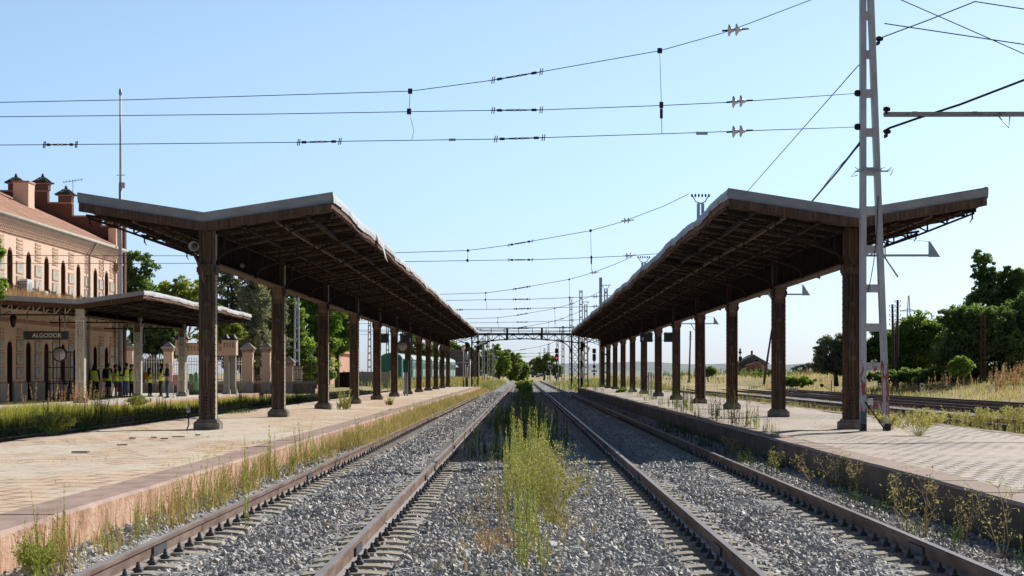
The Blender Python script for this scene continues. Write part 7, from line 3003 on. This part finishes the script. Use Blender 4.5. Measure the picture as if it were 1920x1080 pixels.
def person(label, px, py, hgt, face, shirt, legs, legc, hair='hair_dark', vest=True, pose='rest', pack=None, shoes='shoe', longhair=False, group=None, D=None, turn=0):
    g = G(px, py, ZP)
    if D:
        g = ((px - 982) * D / F, D, ZP)
    r = thing('person', label, 'person', g, face, group)
    k = hgt / 1.72
    r.scale = (k, k, k)
    sh = .19
    V = [(0, 0, .95), (0, .0, 1.10), (0, -.01, 1.30), (0, 0, 1.43), (0, -.01, 1.49), (0, -.02, 1.57), (0, -.03, 1.64), (0, -.02, 1.70)]
    Rd = [(.135, .10), (.125, .09), (.15, .10), (.10, .07), (.05, .052), (.066, .078), (.075, .092), (.052, .065)]
    E = [(i, i + 1) for i in range(7)]

    def add(p, q, rr):
        V.append(q)
        Rd.append(rr)
        E.append((p, len(V) - 1))
        return len(V) - 1
    add(6, (0, -.135, 1.615), .014)          # nose
    for s in (-1, 1):
        e = add(6, (s * .083, -.015, 1.62), (.014, .02))   # ears
    hands = []
    for s in (-1, 1):
        S = add(3, (s * sh, .0, 1.40), .058)
        if pose == 'rest':
            el, wr, hd = (s * .26, .03, 1.13), (s * .25, -.06, .88), (s * .24, -.09, .80)
        elif pose == 'hold':       # both hands together before the chest
            el, wr, hd = (s * .26, -.02, 1.12), (s * .13, -.24, 1.10), (s * .06, -.29, 1.12)
        elif pose == 'crossed':
            el, wr, hd = (s * .27, -.06, 1.14), (s * .02, -.20, 1.16 + .03 * s), (-s * .10, -.18, 1.19 + .02 * s)
        else:                       # hands behind / in pockets
            el, wr, hd = (s * .29, .08, 1.14), (s * .20, -.02, .93), (s * .17, -.05, .87)
        a = add(S, el, .043)
        b = add(a, wr, .028)
        c = add(b, hd, (.040, .020))
        d = Vector(hd) - Vector(wr)
        d.normalize()
        side = d.cross(Vector((0, 1, 0)) if abs(d.y) < .9 else Vector((0, 0, 1))).normalized()
        for f in range(4):
            off = (f - 1.5) * .019
            ln = (.062, .074, .070, .055)[f]
            p1 = Vector(hd) + side * off * 1.1 + d * .045
            p2 = p1 + d * ln * .5 + Vector((0, -.008, 0))
            p3 = p2 + d * ln * .45 + Vector((0, -.016, 0))
            i1 = add(c, tuple(p1), .010)
            i2 = add(i1, tuple(p2), .0085)
            add(i2, tuple(p3), .007)
        t1 = Vector(hd) + side * .042 * -s + d * .005
        i1 = add(c, tuple(t1), .011)
        add(i1, tuple(t1 + d * .045 + side * .012 * -s), .008)
        hands.append((S, a, b))
    legsv = []
    for s in (-1, 1):
        H = add(0, (s * .095, 0, .88), .085)
        Kn = add(H, (s * .105, -.015 - .03 * (s > 0), .49), .056)
        A_ = add(Kn, (s * .115, .03 - .05 * (s > 0), .09), .038)
        Hl = add(A_, (s * .118, .045 - .05 * (s > 0), .035), .034)
        add(Hl, (s * .135, -.13 - .05 * (s > 0), .025), (.040, .022))
        legsv.append((H, Kn, A_, Hl))
    skin_body('body', V, E, Rd, M['skin'], r)
    # eyes, mouth
    for s in (-1, 1):
        MB().lathe([(.004, -.004), (.010, 0), (.004, .004)], (s * .030, -.122, 1.632), M['black'], 8, 'y').build('eye', r)
    MB().cbox((0, -.114, 1.566), (.045, .012, .010), M['c_red']).build('mouth', r)
    # hair
    mb = MB()
    rr = [(0, .005, 1.725, .03, .03), (0, .0, 1.722, .060, .075), (0, .005, 1.69, .083, .100), (0, .02, 1.64, .089, .095), (0, .035, 1.58, .082, .075), (0, .05, 1.53, .055, .045)]
    if longhair:
        rr = rr[:4] + [(0, .045, 1.58, .105, .085), (0, .06, 1.48, .115, .075), (0, .07, 1.40, .09, .05)]
    shell(rr, M[hair], 'hair', r)
    # shirt with sleeves
    vv = [(0, 0, .93), (0, 0, 1.10), (0, -.01, 1.30), (0, 0, 1.42), (0, 0, 1.46)]
    ee = [(0, 1), (1, 2), (2, 3), (3, 4)]
    rd = [(.158, .118), (.145, .11), (.168, .118), (.115, .085), (.062, .06)]
    for (S, a, b), s in zip(hands, (-1, 1)):
        vv.append(V[S])
        rd.append(.072)
        ee.append((3, len(vv) - 1))
        q = Vector(V[S]).lerp(Vector(V[a]), 1.0 if shirt[1] else .72)
        vv.append(tuple(q))
        rd.append(.055)
        ee.append((len(vv) - 2, len(vv) - 1))
        if shirt[1]:
            vv.append(V[b])
            rd.append(.038)
            ee.append((len(vv) - 2, len(vv) - 1))
    skin_body('shirt', vv, ee, rd, M['c_' + shirt[0]], r)
    # trousers, shorts or skirt
    if legs == 'skirt':
        shell([(0, 0, .28, .24, .17), (0, 0, .5, .235, .17), (0, 0, .8, .20, .15), (0, 0, .98, .165, .125), (0, 0, 1.0, .155, .115)], M['c_' + legc], 'skirt', r)
    else:
        vv = [(0, 0, .97), (0, 0, .88)]
        ee = [(0, 1)]
        rd = [(.165, .122), (.15, .12)]
        for (H, Kn, A_, Hl) in legsv:
            vv.append(V[H])
            rd.append(.108)
            ee.append((1, len(vv) - 1))
            vv.append(V[Kn])
            rd.append(.074 if legs == 'long' else .085)
            ee.append((len(vv) - 2, len(vv) - 1))
            if legs == 'long':
                vv.append(V[A_])
                rd.append(.058)
                ee.append((len(vv) - 2, len(vv) - 1))
        skin_body('trousers' if legs == 'long' else 'shorts', vv, ee, rd, M['c_' + legc], r)
    for (H, Kn, A_, Hl) in legsv:
        x, y, z = V[Hl]
        shell([(x, y - .07, .0, .045, .125), (x, y - .07, .03, .048, .128), (x, y - .05, .065, .042, .10), (x, y + .0, .10, .040, .048)], M[shoes], 'shoe', r)
    if vest:
        o = shell([(0, 0, .84, .205, .155), (0, 0, .98, .198, .15), (0, 0, 1.12, .190, .142), (0, -.01, 1.30, .198, .145), (0, 0, 1.39, .185, .125), (0, 0, 1.445, .12, .095), (0, 0, 1.47, .075, .075)], M['vest'], 'safety_vest', r)
        for z in (1.0, 1.12):
            shell([(0, 0, z, .203, .155), (0, 0, z + .05, .200, .153)], M['reflect'], 'reflective_strip', o)
    if pack:
        mb = MB()
        mb.cbox((0, .21, 1.20), (.30, .17, .46), M[pack], bev=.05)
        b = mb.build('backpack', r)
        MB().cbox((0, .315, 1.12), (.22, .05, .20), M[pack], bev=.015).build('pocket', b)
    return r


GP = 'people in high-visibility vests under the station canopy'
person('person in yellow vest mostly hidden behind the first pale column', 150, 747, 1.70, 0, ('black', True), 'long', 'black', group=GP)
person('person in yellow vest and wide dark skirt seen from behind', 177, 746, 1.66, PI, ('black', True), 'skirt', 'black', longhair=True, group=GP)
person('person with a big dark backpack and shorts facing away', 202, 745.5, 1.74, PI * .92, ('darkblue', False), 'short', 'navy', pack='c_darkblue', group=GP)
person('bearded person in yellow vest, grey shorts and white shoes looking down', 217, 745, 1.68, PI * .55, ('navy', False), 'short', 'grey', pose='hold', shoes='shoe_white', group=GP)
person('person in a long purple skirt behind the man in grey shorts', 223, 743, 1.62, -PI * .4, ('brown', False), 'skirt', 'purple', longhair=True, pose='hold', D=104.5, group=GP)
person('person in yellow vest and blue jeans facing left beside the tall pole', 236, 746, 1.75, -PI * .55, ('red', True), 'long', 'jeans', pose='hold', group=GP)
person('person in yellow vest half hidden by the second pale column', 247, 744.5, 1.70, PI * .4, ('black', True), 'long', 'black', group=GP)
person('small person with an orange backpack and dark trousers facing right', 281, 744, 1.50, PI * .45, ('brown', False), 'long', 'darkblue', pack='orange', longhair=True, pose='hold', group=GP)
person('person in yellow vest and dark trousers talking to a grey-haired man', 302, 744, 1.72, -PI * .45, ('black', False), 'long', 'brown', pose='hold', group=GP)
person('grey-haired person in a navy shirt and jeans with crossed arms', 314, 746, 1.74, -PI * .42, ('navy', True), 'long', 'jeans', hair='hair_grey', vest=False, pose='crossed', group=None)
r = thing('shoulder_bag', 'blue bag hanging on the white railings behind the bystanders', 'bag', (-19.3, 118.5 + 6.3, 1.35))
mb = MB()
mb.cbox((-4.75 + 4.75, -.12, 0), (.34, .16, .62), M['c_jeans'], bev=.05)
mb.build('bag_body', r)
mb = MB()
mb.tube([(-.1, -.1, .28), (-.05, -.06, .7), (.05, -.06, .7), (.1, -.1, .28)], .02, M['c_navy'], 6)
mb.build('strap', r)
r.location = ((266 - 982) * 124.6 / F, 124.75, CZ + (701 - 711) * 124.6 / F + .1)
